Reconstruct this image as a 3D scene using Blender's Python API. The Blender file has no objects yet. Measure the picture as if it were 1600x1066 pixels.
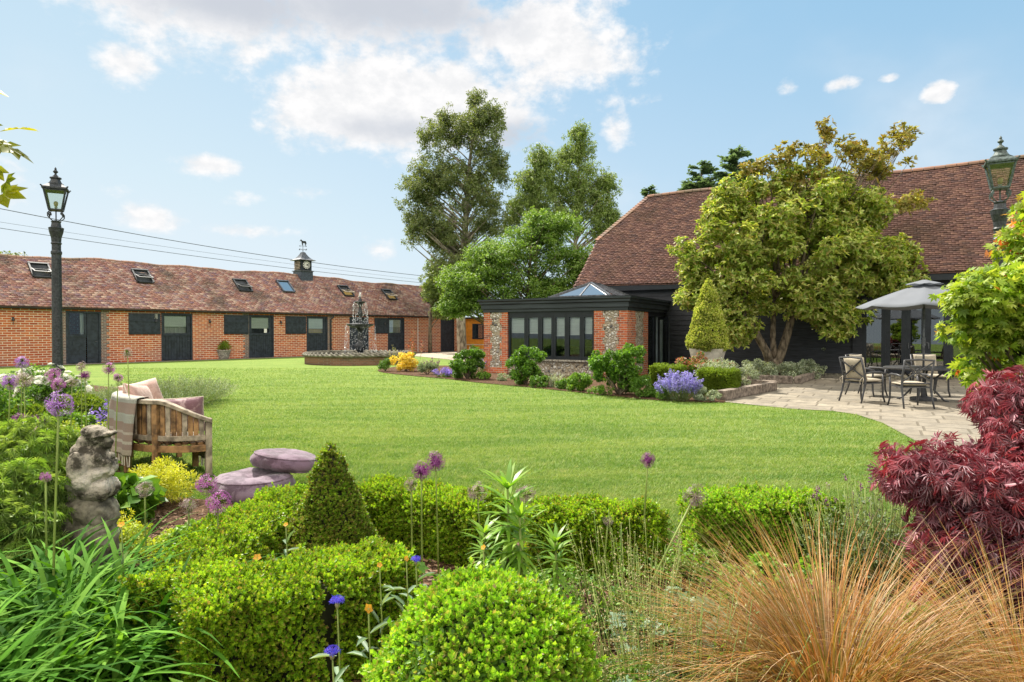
import bpy, math, random
import numpy as np
from math import radians, sin, cos, pi
from mathutils import Vector, Matrix

random.seed(7)
RNG = np.random.default_rng(11)
SC = bpy.context.scene

# ------------------------------------------------------------------ camera
EYE = 1.55
FPX = 1000.0          # focal length in pixels of the 1600 px wide photograph
HY = 518.0            # horizon row
cam_data = bpy.data.cameras.new("camera")
cam_data.sensor_width = 36.0
cam_data.lens = 36.0 * FPX / 1600.0
cam_data.clip_start = 0.05
cam_data.clip_end = 3000.0
cam = bpy.data.objects.new("camera", cam_data)
SC.collection.objects.link(cam)
cam.location = (0, 0, EYE)
cam.rotation_euler = (pi / 2 - math.atan(15.0 / FPX), 0, 0)
SC.camera = cam

# ------------------------------------------------------------------ colour management
SC.view_settings.view_transform = 'Standard'
SC.view_settings.look = 'None'
SC.view_settings.exposure = 0.93
SC.view_settings.gamma = 1.0
SC.render.engine = 'CYCLES'
SC.cycles.max_bounces = 8
SC.cycles.diffuse_bounces = 3
SC.cycles.glossy_bounces = 3
SC.cycles.transmission_bounces = 5
SC.cycles.transparent_max_bounces = 12
SC.cycles.use_denoising = True
SC.cycles.caustics_reflective = False
SC.cycles.caustics_refractive = False
SC.cycles.sample_clamp_indirect = 6.0

# ------------------------------------------------------------------ sun
SUN_AZ = radians(-35)     # measured from +Y (view direction), negative = left
SUN_EL = radians(52)
sd = Vector((sin(SUN_AZ) * cos(SUN_EL), cos(SUN_AZ) * cos(SUN_EL), sin(SUN_EL)))
sun_data = bpy.data.lights.new("sun", 'SUN')
sun_data.energy = 4.9
sun_data.angle = radians(0.6)
sun_data.color = (1.0, 0.93, 0.82)
sun = bpy.data.objects.new("sun", sun_data)
SC.collection.objects.link(sun)
sun.rotation_euler = (-sd).to_track_quat('-Z', 'Y').to_euler()
sun.location = sd * 60


# ------------------------------------------------------------------ node helpers
class NT:
    def __init__(self, tree):
        self.t = tree
        self.n = tree.nodes
        self.l = tree.links

    def new(self, typ, **kw):
        nd = self.n.new(typ)
        for k, v in kw.items():
            setattr(nd, k, v)
        return nd

    def link(self, a, b):
        self.l.new(a, b)

    def val(self, sock, v):
        if isinstance(v, bpy.types.NodeSocket):
            self.l.new(v, sock)
        elif v is not None:
            sock.default_value = v

    def math(self, op, a, b=None, c=None, clamp=False):
        nd = self.new('ShaderNodeMath', operation=op)
        nd.use_clamp = clamp
        self.val(nd.inputs[0], a)
        if b is not None: self.val(nd.inputs[1], b)
        if c is not None: self.val(nd.inputs[2], c)
        return nd.outputs[0]

    def maprange(self, v, a, b, c=0.0, d=1.0, smooth=True):
        nd = self.new('ShaderNodeMapRange')
        if smooth: nd.interpolation_type = 'SMOOTHSTEP'
        self.val(nd.inputs[0], v)
        for i, x in enumerate((a, b, c, d)):
            nd.inputs[i + 1].default_value = x
        return nd.outputs[0]

    def mix(self, f, a, b, mode='MIX'):
        nd = self.new('ShaderNodeMix', data_type='RGBA', blend_type=mode)
        nd.clamp_factor = True
        self.val(nd.inputs[0], f)
        for s, v in ((nd.inputs[6], a), (nd.inputs[7], b)):
            if isinstance(v, bpy.types.NodeSocket): self.l.new(v, s)
            else: s.default_value = (v[0], v[1], v[2], 1)
        return nd.outputs[2]

    def noise(self, vec=None, scale=5.0, detail=4.0, rough=0.55, dist=0.0):
        nd = self.new('ShaderNodeTexNoise')
        if vec is not None: self.l.new(vec, nd.inputs['Vector'])
        nd.inputs['Scale'].default_value = scale
        nd.inputs['Detail'].default_value = detail
        nd.inputs['Roughness'].default_value = rough
        nd.inputs['Distortion'].default_value = dist
        return nd.outputs[0]

    def ramp(self, f, stops, interp='LINEAR'):
        nd = self.new('ShaderNodeValToRGB')
        r = nd.color_ramp
        r.interpolation = interp
        while len(r.elements) < len(stops): r.elements.new(0.5)
        for e, (p, c) in zip(r.elements, stops):
            e.position = p
            e.color = (c[0], c[1], c[2], 1)
        self.val(nd.inputs[0], f)
        return nd.outputs[0]

    def mapping(self, vec, scale=(1, 1, 1), loc=(0, 0, 0), rot=(0, 0, 0)):
        nd = self.new('ShaderNodeMapping')
        self.l.new(vec, nd.inputs[0])
        nd.inputs['Scale'].default_value = scale
        nd.inputs['Location'].default_value = loc
        nd.inputs['Rotation'].default_value = rot
        return nd.outputs[0]

    def bump(self, h, strength=0.5, dist=0.02, normal=None):
        nd = self.new('ShaderNodeBump')
        nd.inputs['Strength'].default_value = strength
        nd.inputs['Distance'].default_value = dist
        self.l.new(h, nd.inputs['Height'])
        if normal is not None: self.l.new(normal, nd.inputs['Normal'])
        return nd.outputs[0]


def new_mat(name):
    m = bpy.data.materials.new(name)
    m.use_nodes = True
    nt = NT(m.node_tree)
    b = m.node_tree.nodes.get('Principled BSDF')
    return m, nt, b


def setp(nt, b, color=None, rough=None, metal=None, spec=None, normal=None):
    if color is not None:
        if isinstance(color, bpy.types.NodeSocket): nt.link(color, b.inputs['Base Color'])
        else: b.inputs['Base Color'].default_value = (color[0], color[1], color[2], 1)
    if rough is not None: nt.val(b.inputs['Roughness'], rough)
    if metal is not None: b.inputs['Metallic'].default_value = metal
    if spec is not None: b.inputs['Specular IOR Level'].default_value = spec
    if normal is not None: nt.link(normal, b.inputs['Normal'])


def objco(nt):
    return nt.new('ShaderNodeTexCoord').outputs['Object']


# ------------------------------------------------------------------ sky with clouds
world = bpy.data.worlds.new("World")
SC.world = world
world.use_nodes = True
wn = NT(world.node_tree)
bg = world.node_tree.nodes.get('Background')
sky = wn.new('ShaderNodeTexSky', sky_type='NISHITA')
sky.sun_disc = False
sky.sun_elevation = SUN_EL
sky.sun_rotation = SUN_AZ % (2 * pi)
sky.altitude = 100
sky.air_density = 1.1
sky.dust_density = 1.5
sky.ozone_density = 1.6
tc = wn.new('ShaderNodeTexCoord').outputs['Generated']
sep = wn.new('ShaderNodeSeparateXYZ')
wn.link(tc, sep.inputs[0])
sx, sy, sz = sep.outputs
az = wn.math('ARCTAN2', sx, sy)
hyp = wn.math('SQRT', wn.math('ADD', wn.math('MULTIPLY', sx, sx), wn.math('MULTIPLY', sy, sy)))
el = wn.math('ARCTAN2', sz, hyp)
comb = wn.new('ShaderNodeCombineXYZ')
wn.link(az, comb.inputs[0]); wn.link(el, comb.inputs[1])
ae = comb.outputs[0]


def sky_blob(px, py, w, h, amp=1.0):
    """soft elliptical cloud mask centred on a sky direction (azimuth, elevation)"""
    a0 = math.atan2(px - 800, FPX)
    e0 = math.atan2((HY - py), math.hypot(px - 800, FPX))
    k = FPX / math.hypot(px - 800, FPX)
    sa, se = 1.28 * w / FPX * k * k, 1.28 * h / FPX * k
    da = wn.math('DIVIDE', wn.math('SUBTRACT', az, a0), sa)
    de = wn.math('DIVIDE', wn.math('SUBTRACT', el, e0), se)
    r2 = wn.math('ADD', wn.math('MULTIPLY', da, da), wn.math('MULTIPLY', de, de))
    g = wn.math('POWER', 2.718, wn.math('MULTIPLY', r2, -1.0))
    return wn.math('MULTIPLY', g, amp)


def sky_sum(blobs):
    s = None
    for b in blobs:
        g = sky_blob(*b)
        s = g if s is None else wn.math('MAXIMUM', s, g)
    return s


cl_mask = sky_sum([(330, 20, 210, 75, 1.0), (580, 10, 260, 80, 1.0), (200, 95, 60, 32, .75),
                   (760, 60, 120, 60, .8), (860, 70, 130, 85, 1.0), (950, 95, 60, 40, .8),
                   (520, 170, 110, 60, 1.1), (630, 160, 150, 66, 1.25), (730, 180, 110, 50, 1.1),
                   (430, 195, 70, 22, .6), (560, 120, 110, 40, .7),
                   (830, 205, 70, 45, .6), (945, 160, 40, 26, .55), (960, 200, 24, 45, .6), (1010, 160, 40, 16, .5),
                   (325, 260, 60, 20, .9), (240, 345, 60, 26, .95), (370, 310, 55, 22, .55), (100, 258, 22, 26, .55),
                   (20, 270, 45, 60, .62), (600, 390, 34, 26, .68), (380, 360, 90, 12, .62), (150, 300, 60, 20, .5), (480, 300, 60, 14, .5),
                   (1225, 138, 22, 17, .72), (1320, 132, 34, 12, .85), (1385, 124, 30, 9, .8), (1462, 148, 30, 17, 1.0),
                   (-300, 100, 260, 90, .8), (2100, 200, 260, 50, .7)])
n1 = wn.noise(wn.mapping(ae, scale=(1, 1.35, 1)), scale=8.0, detail=12, rough=.62, dist=.15)
n1b = wn.noise(wn.mapping(ae, scale=(1, 1.5, 1), loc=(5.3, .7, 0)), scale=30, detail=8, rough=.6)
n2 = wn.noise(wn.mapping(ae, scale=(1, 1.3, 1), loc=(3.1, 1.7, 0)), scale=3.2, detail=4, rough=.5)
nn = wn.math('ADD', wn.math('MULTIPLY', wn.math('SUBTRACT', n1, .5), 1.5), wn.math('MULTIPLY', wn.math('SUBTRACT', n1b, .5), .7))
dens = wn.math('ADD', cl_mask, nn)
cov = wn.maprange(dens, .41, .86)
thin = wn.maprange(wn.math('ADD', wn.math('MULTIPLY', cl_mask, .0), n2), .50, .85, 0, .35)
# unseen bright cloud bank, added behind the camera to fill the shaded facades
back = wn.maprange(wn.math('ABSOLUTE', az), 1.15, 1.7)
fill_bank = wn.math('MULTIPLY', wn.maprange(el, .10, .38), wn.maprange(wn.math('ADD', back, wn.math('MULTIPLY', wn.math('SUBTRACT', n2, .5), 1.6)), .35, .7))
fill_bank = wn.math('MULTIPLY', fill_bank, back)
cov2 = wn.math('MAXIMUM', wn.math('MAXIMUM', cov, thin), fill_bank)
# grey undersides of the big clouds
grey_mask = sky_sum([(370, 5, 170, 38, 1.0), (600, 15, 190, 42, 1.0), (250, 10, 90, 30, .6), (640, 205, 130, 20, .7), (800, 215, 80, 26, .9),
                     (700, 60, 60, 25, .7), (540, 185, 60, 18, .3)])
gm = wn.maprange(wn.math('ADD', grey_mask, wn.math('MULTIPLY', wn.math('SUBTRACT', n1, .5), .8)), .15, 1.0)
cloud_col = wn.mix(gm, wn.mix(wn.maprange(n1b, .35, .65), (5.7, 5.75, 5.85), (6.5, 6.45, 6.45)), (4.0, 4.25, 4.7))
cloud_col = wn.mix(fill_bank, cloud_col, (16.0, 14.8, 13.2))
# pale summer haze: whiter low down and towards the sun, bluer high on the right
up = wn.maprange(el, 0.0, .55)
rt = wn.maprange(az, -.7, .75)
hi = wn.mix(rt, (3.0, 4.45, 5.5), (1.95, 3.75, 5.35))
lo = wn.mix(rt, (4.9, 5.6, 6.0), (3.7, 4.9, 5.8))
grad = wn.mix(up, lo, hi)
mn = wn.new('ShaderNodeMix', data_type='RGBA', blend_type='DARKEN')
mn.inputs[0].default_value = 1.0
wn.link(sky.outputs[0], mn.inputs[6]); mn.inputs[7].default_value = (6.5, 7.0, 7.6, 1)
pale = wn.mix(.85, mn.outputs[2], grad)
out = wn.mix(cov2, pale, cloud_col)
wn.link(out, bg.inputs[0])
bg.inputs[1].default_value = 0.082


# ------------------------------------------------------------------ scene graph helpers
def link(o, parent=None):
    SC.collection.objects.link(o)
    if parent is not None: o.parent = parent
    return o


def tag(o, label=None, cat=None, group=None, kind=None):
    if label: o['label'] = label
    if cat: o['category'] = cat
    if group: o['group'] = group
    if kind: o['kind'] = kind
    return o


def thing(name, label, cat, loc=(0, 0, 0), rz=0.0, group=None):
    o = bpy.data.objects.new(name, None)
    o.empty_display_size = 0.2
    link(o)
    o.location = loc
    o.rotation_euler = (0, 0, rz)
    return tag(o, label, cat, group)


def copy_tree(o, parent=None):
    c = o.copy()
    SC.collection.objects.link(c)
    c.parent = parent
    for ch in list(o.children):
        copy_tree(ch, c)
    return c


class MB:
    """collects simple solids and links them as one mesh"""
    def __init__(self):
        self.v = []; self.f = []

    def add(self, vs, fs):
        b = len(self.v)
        self.v.extend([tuple(p) for p in vs])
        self.f.extend([tuple(b + i for i in f) for f in fs])
        return self

    def box(self, x0, x1, y0, y1, z0, z1):
        vs = [(x0, y0, z0), (x1, y0, z0), (x1, y1, z0), (x0, y1, z0), (x0, y0, z1), (x1, y0, z1), (x1, y1, z1), (x0, y1, z1)]
        return self.add(vs, [(0, 3, 2, 1), (4, 5, 6, 7), (0, 1, 5, 4), (1, 2, 6, 5), (2, 3, 7, 6), (3, 0, 4, 7)])

    def bar(self, a, b, w, h, up=(0, 0, 1)):
        """box from a to b with width w and height h"""
        a = Vector(a); b = Vector(b)
        d = (b - a).normalized()
        s = d.cross(Vector(up))
        if s.length < 1e-4: s = d.cross(Vector((1, 0, 0)))
        s.normalize(); u = s.cross(d)
        s = s * w / 2; u = u * h / 2
        vs = [a - s - u, a + s - u, a + s + u, a - s + u, b - s - u, b + s - u, b + s + u, b - s + u]
        return self.add(vs, [(0, 1, 2, 3), (7, 6, 5, 4), (0, 4, 5, 1), (1, 5, 6, 2), (2, 6, 7, 3), (3, 7, 4, 0)])

    def tube(self, pts, rad, n=8, cap=True, closed=False):
        pts = [Vector(p) for p in pts]
        m = len(pts)
        if not hasattr(rad, '__len__'): rad = [rad] * m
        vs = []; fs = []
        ref = None
        for i, p in enumerate(pts):
            if closed: d = pts[(i + 1) % m] - pts[i - 1]
            else: d = pts[min(i + 1, m - 1)] - pts[max(i - 1, 0)]
            d = d.normalized() if d.length > 1e-9 else Vector((0, 0, 1))
            if ref is None:
                ref = Vector((0, 0, 1)) if abs(d.z) < .9 else Vector((1, 0, 0))
            s = d.cross(ref)
            if s.length < 1e-5: s = d.cross(Vector((0, 1, 0)))
            s.normalize(); u = s.cross(d).normalized(); ref = u
            for k in range(n):
                a = 2 * pi * k / n
                vs.append(p + (s * cos(a) + u * sin(a)) * rad[i])
        for i in range(m if closed else m - 1):
            j = (i + 1) % m
            for k in range(n):
                k2 = (k + 1) % n
                fs.append((i * n + k, i * n + k2, j * n + k2, j * n + k))
        if cap and not closed:
            fs.append(tuple(reversed(range(n))))
            fs.append(tuple(range((m - 1) * n, m * n)))
        return self.add(vs, fs)

    def lathe(self, prof, c=(0, 0, 0), n=20, sq=0.0, caps=True):
        """prof: list of (radius, z)"""
        vs = []; fs = []
        for r, z in prof:
            for k in range(n):
                a = 2 * pi * (k + .5) / n
                vs.append((c[0] + r * cos(a), c[1] + r * sin(a), c[2] + z))
        for i in range(len(prof) - 1):
            for k in range(n):
                k2 = (k + 1) % n
                fs.append((i * n + k, i * n + k2, (i + 1) * n + k2, (i + 1) * n + k))
        if caps:
            fs.append(tuple(reversed(range(n))))
            fs.append(tuple(range((len(prof) - 1) * n, len(prof) * n)))
        return self.add(vs, fs)

    def prism(self, poly, z0, z1):
        n = len(poly)
        vs = [(p[0], p[1], z0) for p in poly] + [(p[0], p[1], z1) for p in poly]
        fs = [tuple(reversed(range(n))), tuple(range(n, 2 * n))]
        for i in range(n):
            j = (i + 1) % n
            fs.append((i, j, n + j, n + i))
        return self.add(vs, fs)

    def quad(self, a, b, c, d):
        return self.add([a, b, c, d], [(0, 1, 2, 3)])

    def build(self, name, mat=None, parent=None, smooth=False, bevel=0.0, kind=None):
        me = bpy.data.meshes.new(name)
        me.from_pydata(self.v, [], self.f)
        me.validate()
        if mat is not None: me.materials.append(mat)
        if smooth:
            me.polygons.foreach_set('use_smooth', [True] * len(me.polygons))
        me.update()
        o = bpy.data.objects.new(name, me)
        link(o, parent)
        if bevel > 0:
            md = o.modifiers.new('bevel', 'BEVEL')
            md.width = bevel; md.segments = 2; md.limit_method = 'ANGLE'
        if smooth and hasattr(me, 'shade_auto_smooth'):
            pass
        if kind: o['kind'] = kind
        return o


def np_mesh(name, V, F, mat, parent=None, smooth=False, kindtag=None):
    """V (n,3) float array, F (m,k) int array"""
    me = bpy.data.meshes.new(name)
    n, (m, k) = len(V), F.shape
    me.vertices.add(n)
    me.vertices.foreach_set('co', np.ascontiguousarray(V, dtype=np.float32).ravel())
    me.loops.add(m * k)
    me.loops.foreach_set('vertex_index', np.ascontiguousarray(F, dtype=np.int32).ravel())
    me.polygons.add(m)
    me.polygons.foreach_set('loop_start', np.arange(0, m * k, k, dtype=np.int32))
    me.polygons.foreach_set('loop_total', np.full(m, k, dtype=np.int32))
    if smooth: me.polygons.foreach_set('use_smooth', np.ones(m, dtype=bool))
    me.materials.append(mat)
    me.update(calc_edges=True)
    o = bpy.data.objects.new(name, me)
    if kindtag: o['kind'] = kindtag
    return link(o, parent)


# pixel helpers (coordinates of the 1600x1066 photograph) used to survey the site
def gp(px, py, h=0.0):
    Y = (EYE - h) * FPX / (py - HY)
    return ((px - 800) / FPX * Y, Y, h)


def dp(px, py, Y):
    return ((px - 800) / FPX * Y, Y, EYE + (HY - py) / FPX * Y)


class Frame:
    """a facade frame: origin, direction along the facade"""
    def __init__(self, o, rz):
        self.o = Vector((o[0], o[1], 0)); self.rz = rz
        self.x = Vector((cos(rz), sin(rz), 0)); self.y = Vector((-sin(rz), cos(rz), 0))

    def at(self, px, yoff=0.0):
        o = self.o + self.y * yoff
        a = (px - 800) / FPX
        return (a * o.y - o.x) / (self.x.x - a * self.x.y)

    def z(self, px, py, yoff=0.0):
        t = self.at(px, yoff)
        Y = (self.o + self.y * yoff + self.x * t).y
        return EYE + (HY - py) / FPX * Y

    def world(self, x, y, z=0):
        p = self.o + self.x * x + self.y * y
        return Vector((p.x, p.y, z))

    def local(self, X, Y):
        d = Vector((X, Y, 0)) - self.o
        return d.dot(self.x), d.dot(self.y)


# ------------------------------------------------------------------ foliage kit (numpy)
def unit(a):
    return a / np.maximum(np.linalg.norm(a, axis=-1, keepdims=True), 1e-9)


def rdir(n, rng=RNG):
    return unit(rng.normal(size=(n, 3)))


# leaf templates in (along, across, normal) coordinates
T_LEAF = (np.array([[0, 0, 0], [.42, .5, .10], [1, 0, -.06], [.42, -.5, .10]]), np.array([[0, 2, 1], [0, 3, 2]]))
T_LONG = (np.array([[0, 0, 0], [.3, .42, .08], [.68, .40, .05], [1, 0, -.12], [.68, -.40, .05], [.3, -.42, .08], [.5, 0, -.03]]),
          np.array([[0, 6, 1], [1, 6, 2], [2, 6, 3], [3, 6, 4], [4, 6, 5], [5, 6, 0]]))


def star_template(n=5, spread=2.3, w=.20, droop=-.1):
    """palmate leaf: n pointed lobes"""
    vs = [[0, 0, 0]]; fs = []
    for i in range(n):
        a = (i - (n - 1) / 2) * spread / (n - 1) * 1.0
        L = 1.0 - .28 * abs(i - (n - 1) / 2) / ((n - 1) / 2)
        c, s = cos(a), sin(a)
        def pt(u, v, z): return [u * c - v * s, u * s + v * c, z]
        b = len(vs)
        vs += [pt(.5 * L, w, .02), pt(L, 0, droop), pt(.5 * L, -w, .02)]
        fs += [[0, b + 2, b + 1], [b + 2, b + 1 + 0, b]]
    return np.array(vs), np.array([[0, 1 + 3 * i + 2, 1 + 3 * i + 1] for i in range(n)] + [[0, 1 + 3 * i + 1, 1 + 3 * i] for i in range(n)])


def sprig_template(k=7, seed=1, llen=.6, lw=.34, open_=.8):
    """a shoot: k small leaves spiralling up a short stem along +a"""
    rg = np.random.default_rng(seed)
    V = []; F = []
    for i in range(k):
        t = i / (k - 1)
        base = np.array([t * .62, 0, 0])
        a = i * 2.4 + rg.uniform(-.3, .3)
        o = open_ * (1.05 - .55 * t)
        d = np.array([cos(o), sin(o) * cos(a), sin(o) * sin(a)])
        up = np.array([-sin(o), cos(o) * cos(a), cos(o) * sin(a)])
        s = np.cross(d, up)
        L = llen * rg.uniform(.8, 1.15) * (1 - .3 * t)
        tv = T_LEAF[0]
        vv = base + np.outer(tv[:, 0] * L, d) + np.outer(tv[:, 1] * lw, s) - np.outer(tv[:, 2] * L, up)
        F.append(T_LEAF[1] + len(V) * 4)
        V.append(vv)
    return np.concatenate(V), np.concatenate(F)


def place(T, P, A, N, L, W=None, Hs=None):
    """instances of template T at points P with axis A, normal N; lengths L, widths W"""
    tv, tf = T
    n = len(P)
    A = unit(A)
    S = unit(np.cross(A, N)); Nn = np.cross(S, A)
    L = np.broadcast_to(np.asarray(L, float), (n,))
    W = L if W is None else np.broadcast_to(np.asarray(W, float), (n,))
    Hs = L if Hs is None else Hs
    V = (P[:, None, :] + tv[None, :, 0, None] * (A * L[:, None])[:, None, :]
         + tv[None, :, 1, None] * (S * W[:, None])[:, None, :]
         + tv[None, :, 2, None] * (Nn * L[:, None])[:, None, :])
    F = tf[None, :, :] + (np.arange(n) * len(tv))[:, None, None]
    return V.reshape(-1, 3), F.reshape(-1, 3)


def merge(parts):
    Vs = []; Fs = []; b = 0
    for V, F in parts:
        Vs.append(V); Fs.append(F + b); b += len(V)
    return np.concatenate(Vs), np.concatenate(Fs)


def blades(B, az, L, W, lean, droop, segs=5, rng=RNG, twist=0.0):
    """curved ribbons. B base pts, az heading, L length, W width, lean start tilt from vertical, droop added tilt"""
    n = len(B)
    L, W, lean, droop = (np.broadcast_to(np.asarray(q, float), (n,)) for q in (L, W, lean, droop))
    V = np.zeros((n, (segs + 1) * 2, 3))
    p = B.copy().astype(float)
    h = np.stack([np.cos(az), np.sin(az), np.zeros(n)], 1)
    s = np.stack([-np.sin(az), np.cos(az), np.zeros(n)], 1)
    for i in range(segs + 1):
        t = i / segs
        w = W * (1 - t ** 2.2) * (.55 + .45 * min(1, t * 4)) + .0003
        V[:, 2 * i] = p - s * (w / 2)[:, None]
        V[:, 2 * i + 1] = p + s * (w / 2)[:, None]
        ang = lean + droop * (t + .5 / segs) ** 1.3
        d = h * np.sin(ang)[:, None] + np.array([0, 0, 1.0]) * np.cos(ang)[:, None]
        if twist: d = d + s * (twist * np.sin(3 * t + B[:, 0] * 37))[:, None]
        p = p + d * (L / segs)[:, None]
    F = []
    for i in range(segs):
        F += [[2 * i, 2 * i + 1, 2 * i + 3, 2 * i + 2]]
    F = np.array(F)[None] + (np.arange(n) * (segs + 1) * 2)[:, None, None]
    return V.reshape(-1, 3), F.reshape(-1, 4)


def fbm3(P, f=1.0, seed=0):
    """cheap smooth pseudo-noise in about [-1,1]"""
    r = np.random.default_rng(seed)
    out = np.zeros(len(P))
    amp = 1.0; tot = 0
    for o in range(3):
        for _ in range(3):
            k = r.normal(size=3) * f * (2 ** o); ph = r.uniform(0, 6.28)
            out += amp * np.sin(P @ k + ph); 
        tot += amp * 1.8
        amp *= .55
    return out / tot

# ================================================================== materials
def leaf_mat(name, cols, trans=.35, rough=.5, tcol=None, big=None, spec=.35):
    """cols: list of linear colours picked per leaf"""
    m, nt, b = new_mat(name)
    geo = nt.new('ShaderNodeNewGeometry')
    rnd = geo.outputs['Random Per Island']
    st = [(i / max(1, len(cols) - 1), c) for i, c in enumerate(cols)]
    c = nt.ramp(rnd, st)
    co = objco(nt)
    nz = nt.noise(co, scale=big or 3.0, detail=3)
    f = nt.maprange(nz, .3, .7, .72, 1.22)
    vm = nt.new('ShaderNodeVectorMath', operation='SCALE')
    nt.link(c, vm.inputs[0]); nt.link(f, vm.inputs[3])
    c = vm.outputs[0]
    setp(nt, b, color=c, rough=rough, spec=spec)
    tr = nt.new('ShaderNodeBsdfTranslucent')
    tcc = nt.mix(1.0, c, tcol or (1.5, 1.45, .6), mode='MULTIPLY')
    nt.link(tcc, tr.inputs[0])
    mx = nt.new('ShaderNodeMixShader')
    mx.inputs[0].default_value = trans
    nt.link(b.outputs[0], mx.inputs[1]); nt.link(tr.outputs[0], mx.inputs[2])
    out = m.node_tree.nodes.get('Material Output')
    nt.link(mx.outputs[0], out.inputs[0])
    return m


def plain_mat(name, col, rough=.6, metal=0.0, var=.18, scale=12.0, bump=.15, bdist=.004, col2=None, spec=.4, stretch=(1, 1, 1)):
    m, nt, b = new_mat(name)
    co = nt.mapping(objco(nt), scale=stretch)
    n = nt.noise(co, scale=scale, detail=6, rough=.6)
    lo = tuple(c * (1 - var * 1.6) for c in col)
    hi = col2 or tuple(min(1, c * (1 + var)) for c in col)
    f = nt.maprange(n, .3, .7)
    setp(nt, b, color=nt.mix(f, lo, hi), rough=rough, metal=metal, spec=spec)
    if bump: nt.link(nt.bump(n, bump, bdist), b.inputs['Normal'])
    return m


def brick_mat(name, cols, mortar, scale=1.0, msize=.013, dark=(.12, .04, .03), patch=None):
    m, nt, b = new_mat(name)
    co = objco(nt)
    s = nt.new('ShaderNodeSeparateXYZ'); nt.link(co, s.inputs[0])
    # along x on front faces; add y so that the returns tile as well
    along = nt.math('ADD', s.outputs[0], s.outputs[1])
    cv = nt.new('ShaderNodeCombineXYZ'); nt.link(along, cv.inputs[0]); nt.link(s.outputs[2], cv.inputs[1])
    br = nt.new('ShaderNodeTexBrick')
    nt.link(cv.outputs[0], br.inputs['Vector'])
    br.offset = .5
    br.inputs['Scale'].default_value = 1.0
    br.inputs['Brick Width'].default_value = .225 * scale
    br.inputs['Row Height'].default_value = .075 * scale
    br.inputs['Mortar Size'].default_value = msize * .5
    br.inputs['Mortar Smooth'].default_value = .25
    br.inputs['Bias'].default_value = 0
    br.inputs['Color1'].default_value = (0, 0, 0, 1); br.inputs['Color2'].default_value = (1, 1, 1, 1)
    br.inputs['Mortar'].default_value = (.5, .5, .5, 1)
    rb = nt.new('ShaderNodeSeparateColor'); nt.link(br.outputs['Color'], rb.inputs[0])
    st = [(i / (len(cols) - 1), c) for i, c in enumerate(cols)]
    bc = nt.ramp(rb.outputs[0], st)
    n = nt.noise(co, scale=28, detail=5, rough=.65)
    bc = nt.mix(nt.maprange(n, .55, .8, 0, .45), bc, dark)
    big = nt.noise(co, scale=.6, detail=4)
    if patch: bc = nt.mix(nt.maprange(big, .48, .66, 0, .7), bc, patch)
    mc = nt.mix(nt.maprange(n, .4, .7), mortar, tuple(c * .75 for c in mortar))
    c = nt.mix(br.outputs['Fac'], bc, mc)
    inv = nt.math('SUBTRACT', 1.0, br.outputs['Fac'])
    h = nt.math('ADD', inv, nt.math('MULTIPLY', n, .35))
    setp(nt, b, color=c, rough=.88, spec=.2, normal=nt.bump(h, .8, .006))
    return m


def tile_mat(name, cols, moss, lich=(.42, .36, .25), mossamt=.5, l0=.62, l1=.75):
    m, nt, b = new_mat(name)
    geo = nt.new('ShaderNodeNewGeometry')
    st = [(i / (len(cols) - 1), c) for i, c in enumerate(cols)]
    c = nt.ramp(geo.outputs['Random Per Island'], st)
    co = objco(nt)
    big = nt.noise(co, scale=.55, detail=6, rough=.65)
    c = nt.mix(nt.maprange(big, .45, .68, 0, mossamt), c, moss)
    fine = nt.noise(co, scale=22, detail=4, rough=.7)
    c = nt.mix(nt.maprange(fine, l0, l1, 0, .6), c, lich)
    c = nt.mix(nt.maprange(fine, .2, .42, .6, 0), c, (.05, .025, .02))
    setp(nt, b, color=c, rough=.85, spec=.25, normal=nt.bump(fine, .5, .006))
    return m


def glass_mat(name, tint=(.75, .8, .8), refl=.12, rough=.01):
    m, nt, b = new_mat(name)
    g = nt.new('ShaderNodeBsdfGlossy'); g.inputs['Roughness'].default_value = rough
    g.inputs[0].default_value = (.95, .97, 1, 1)
    t = nt.new('ShaderNodeBsdfTransparent'); t.inputs[0].default_value = (*tint, 1)
    lw = nt.new('ShaderNodeFresnel'); lw.inputs[0].default_value = 1.5
    f = nt.math('ADD', nt.math('MULTIPLY', lw.outputs[0], .9), refl, clamp=True)
    mx = nt.new('ShaderNodeMixShader')
    nt.link(f, mx.inputs[0]); nt.link(t.outputs[0], mx.inputs[1]); nt.link(g.outputs[0], mx.inputs[2])
    nt.link(mx.outputs[0], m.node_tree.nodes.get('Material Output').inputs[0])
    return m


M = {}
M['black_timber'] = plain_mat('black_timber', (.016, .018, .024), rough=.55, var=.5, scale=9, bump=.5, bdist=.004, col2=(.03, .034, .045), stretch=(.3, 1, 6))
M['dark_paint'] = plain_mat('dark_paint', (.016, .024, .036), rough=.5, var=.3, scale=7, bump=.2, bdist=.003, col2=(.028, .038, .054))
M['fascia_paint'] = plain_mat('fascia_paint', (.02, .027, .033), rough=.38, var=.3, scale=3, bump=.1, col2=(.035, .044, .05), stretch=(.3, 1, 5))
M['frame_paint'] = plain_mat('frame_paint', (.012, .015, .02), rough=.35, var=.2, scale=5, bump=.05)
M['iron'] = plain_mat('iron', (.02, .024, .028), rough=.5, var=.4, scale=40, bump=.4, bdist=.002, col2=(.05, .055, .06))
M['verdigris'] = plain_mat('verdigris', (.07, .095, .09), rough=.6, metal=.2, var=.35, scale=30, bump=.3, col2=(.12, .155, .145))
M['lead'] = plain_mat('lead', (.10, .105, .12), rough=.45, metal=.3, var=.3, scale=15, bump=.15, col2=(.17, .175, .19))
M['slate_blue'] = plain_mat('slate_blue', (.06, .075, .10), rough=.5, var=.3, scale=12, bump=.1)
M['interior'] = plain_mat('interior', (.26, .31, .34), rough=.9, var=.2, scale=2, bump=0)
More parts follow.
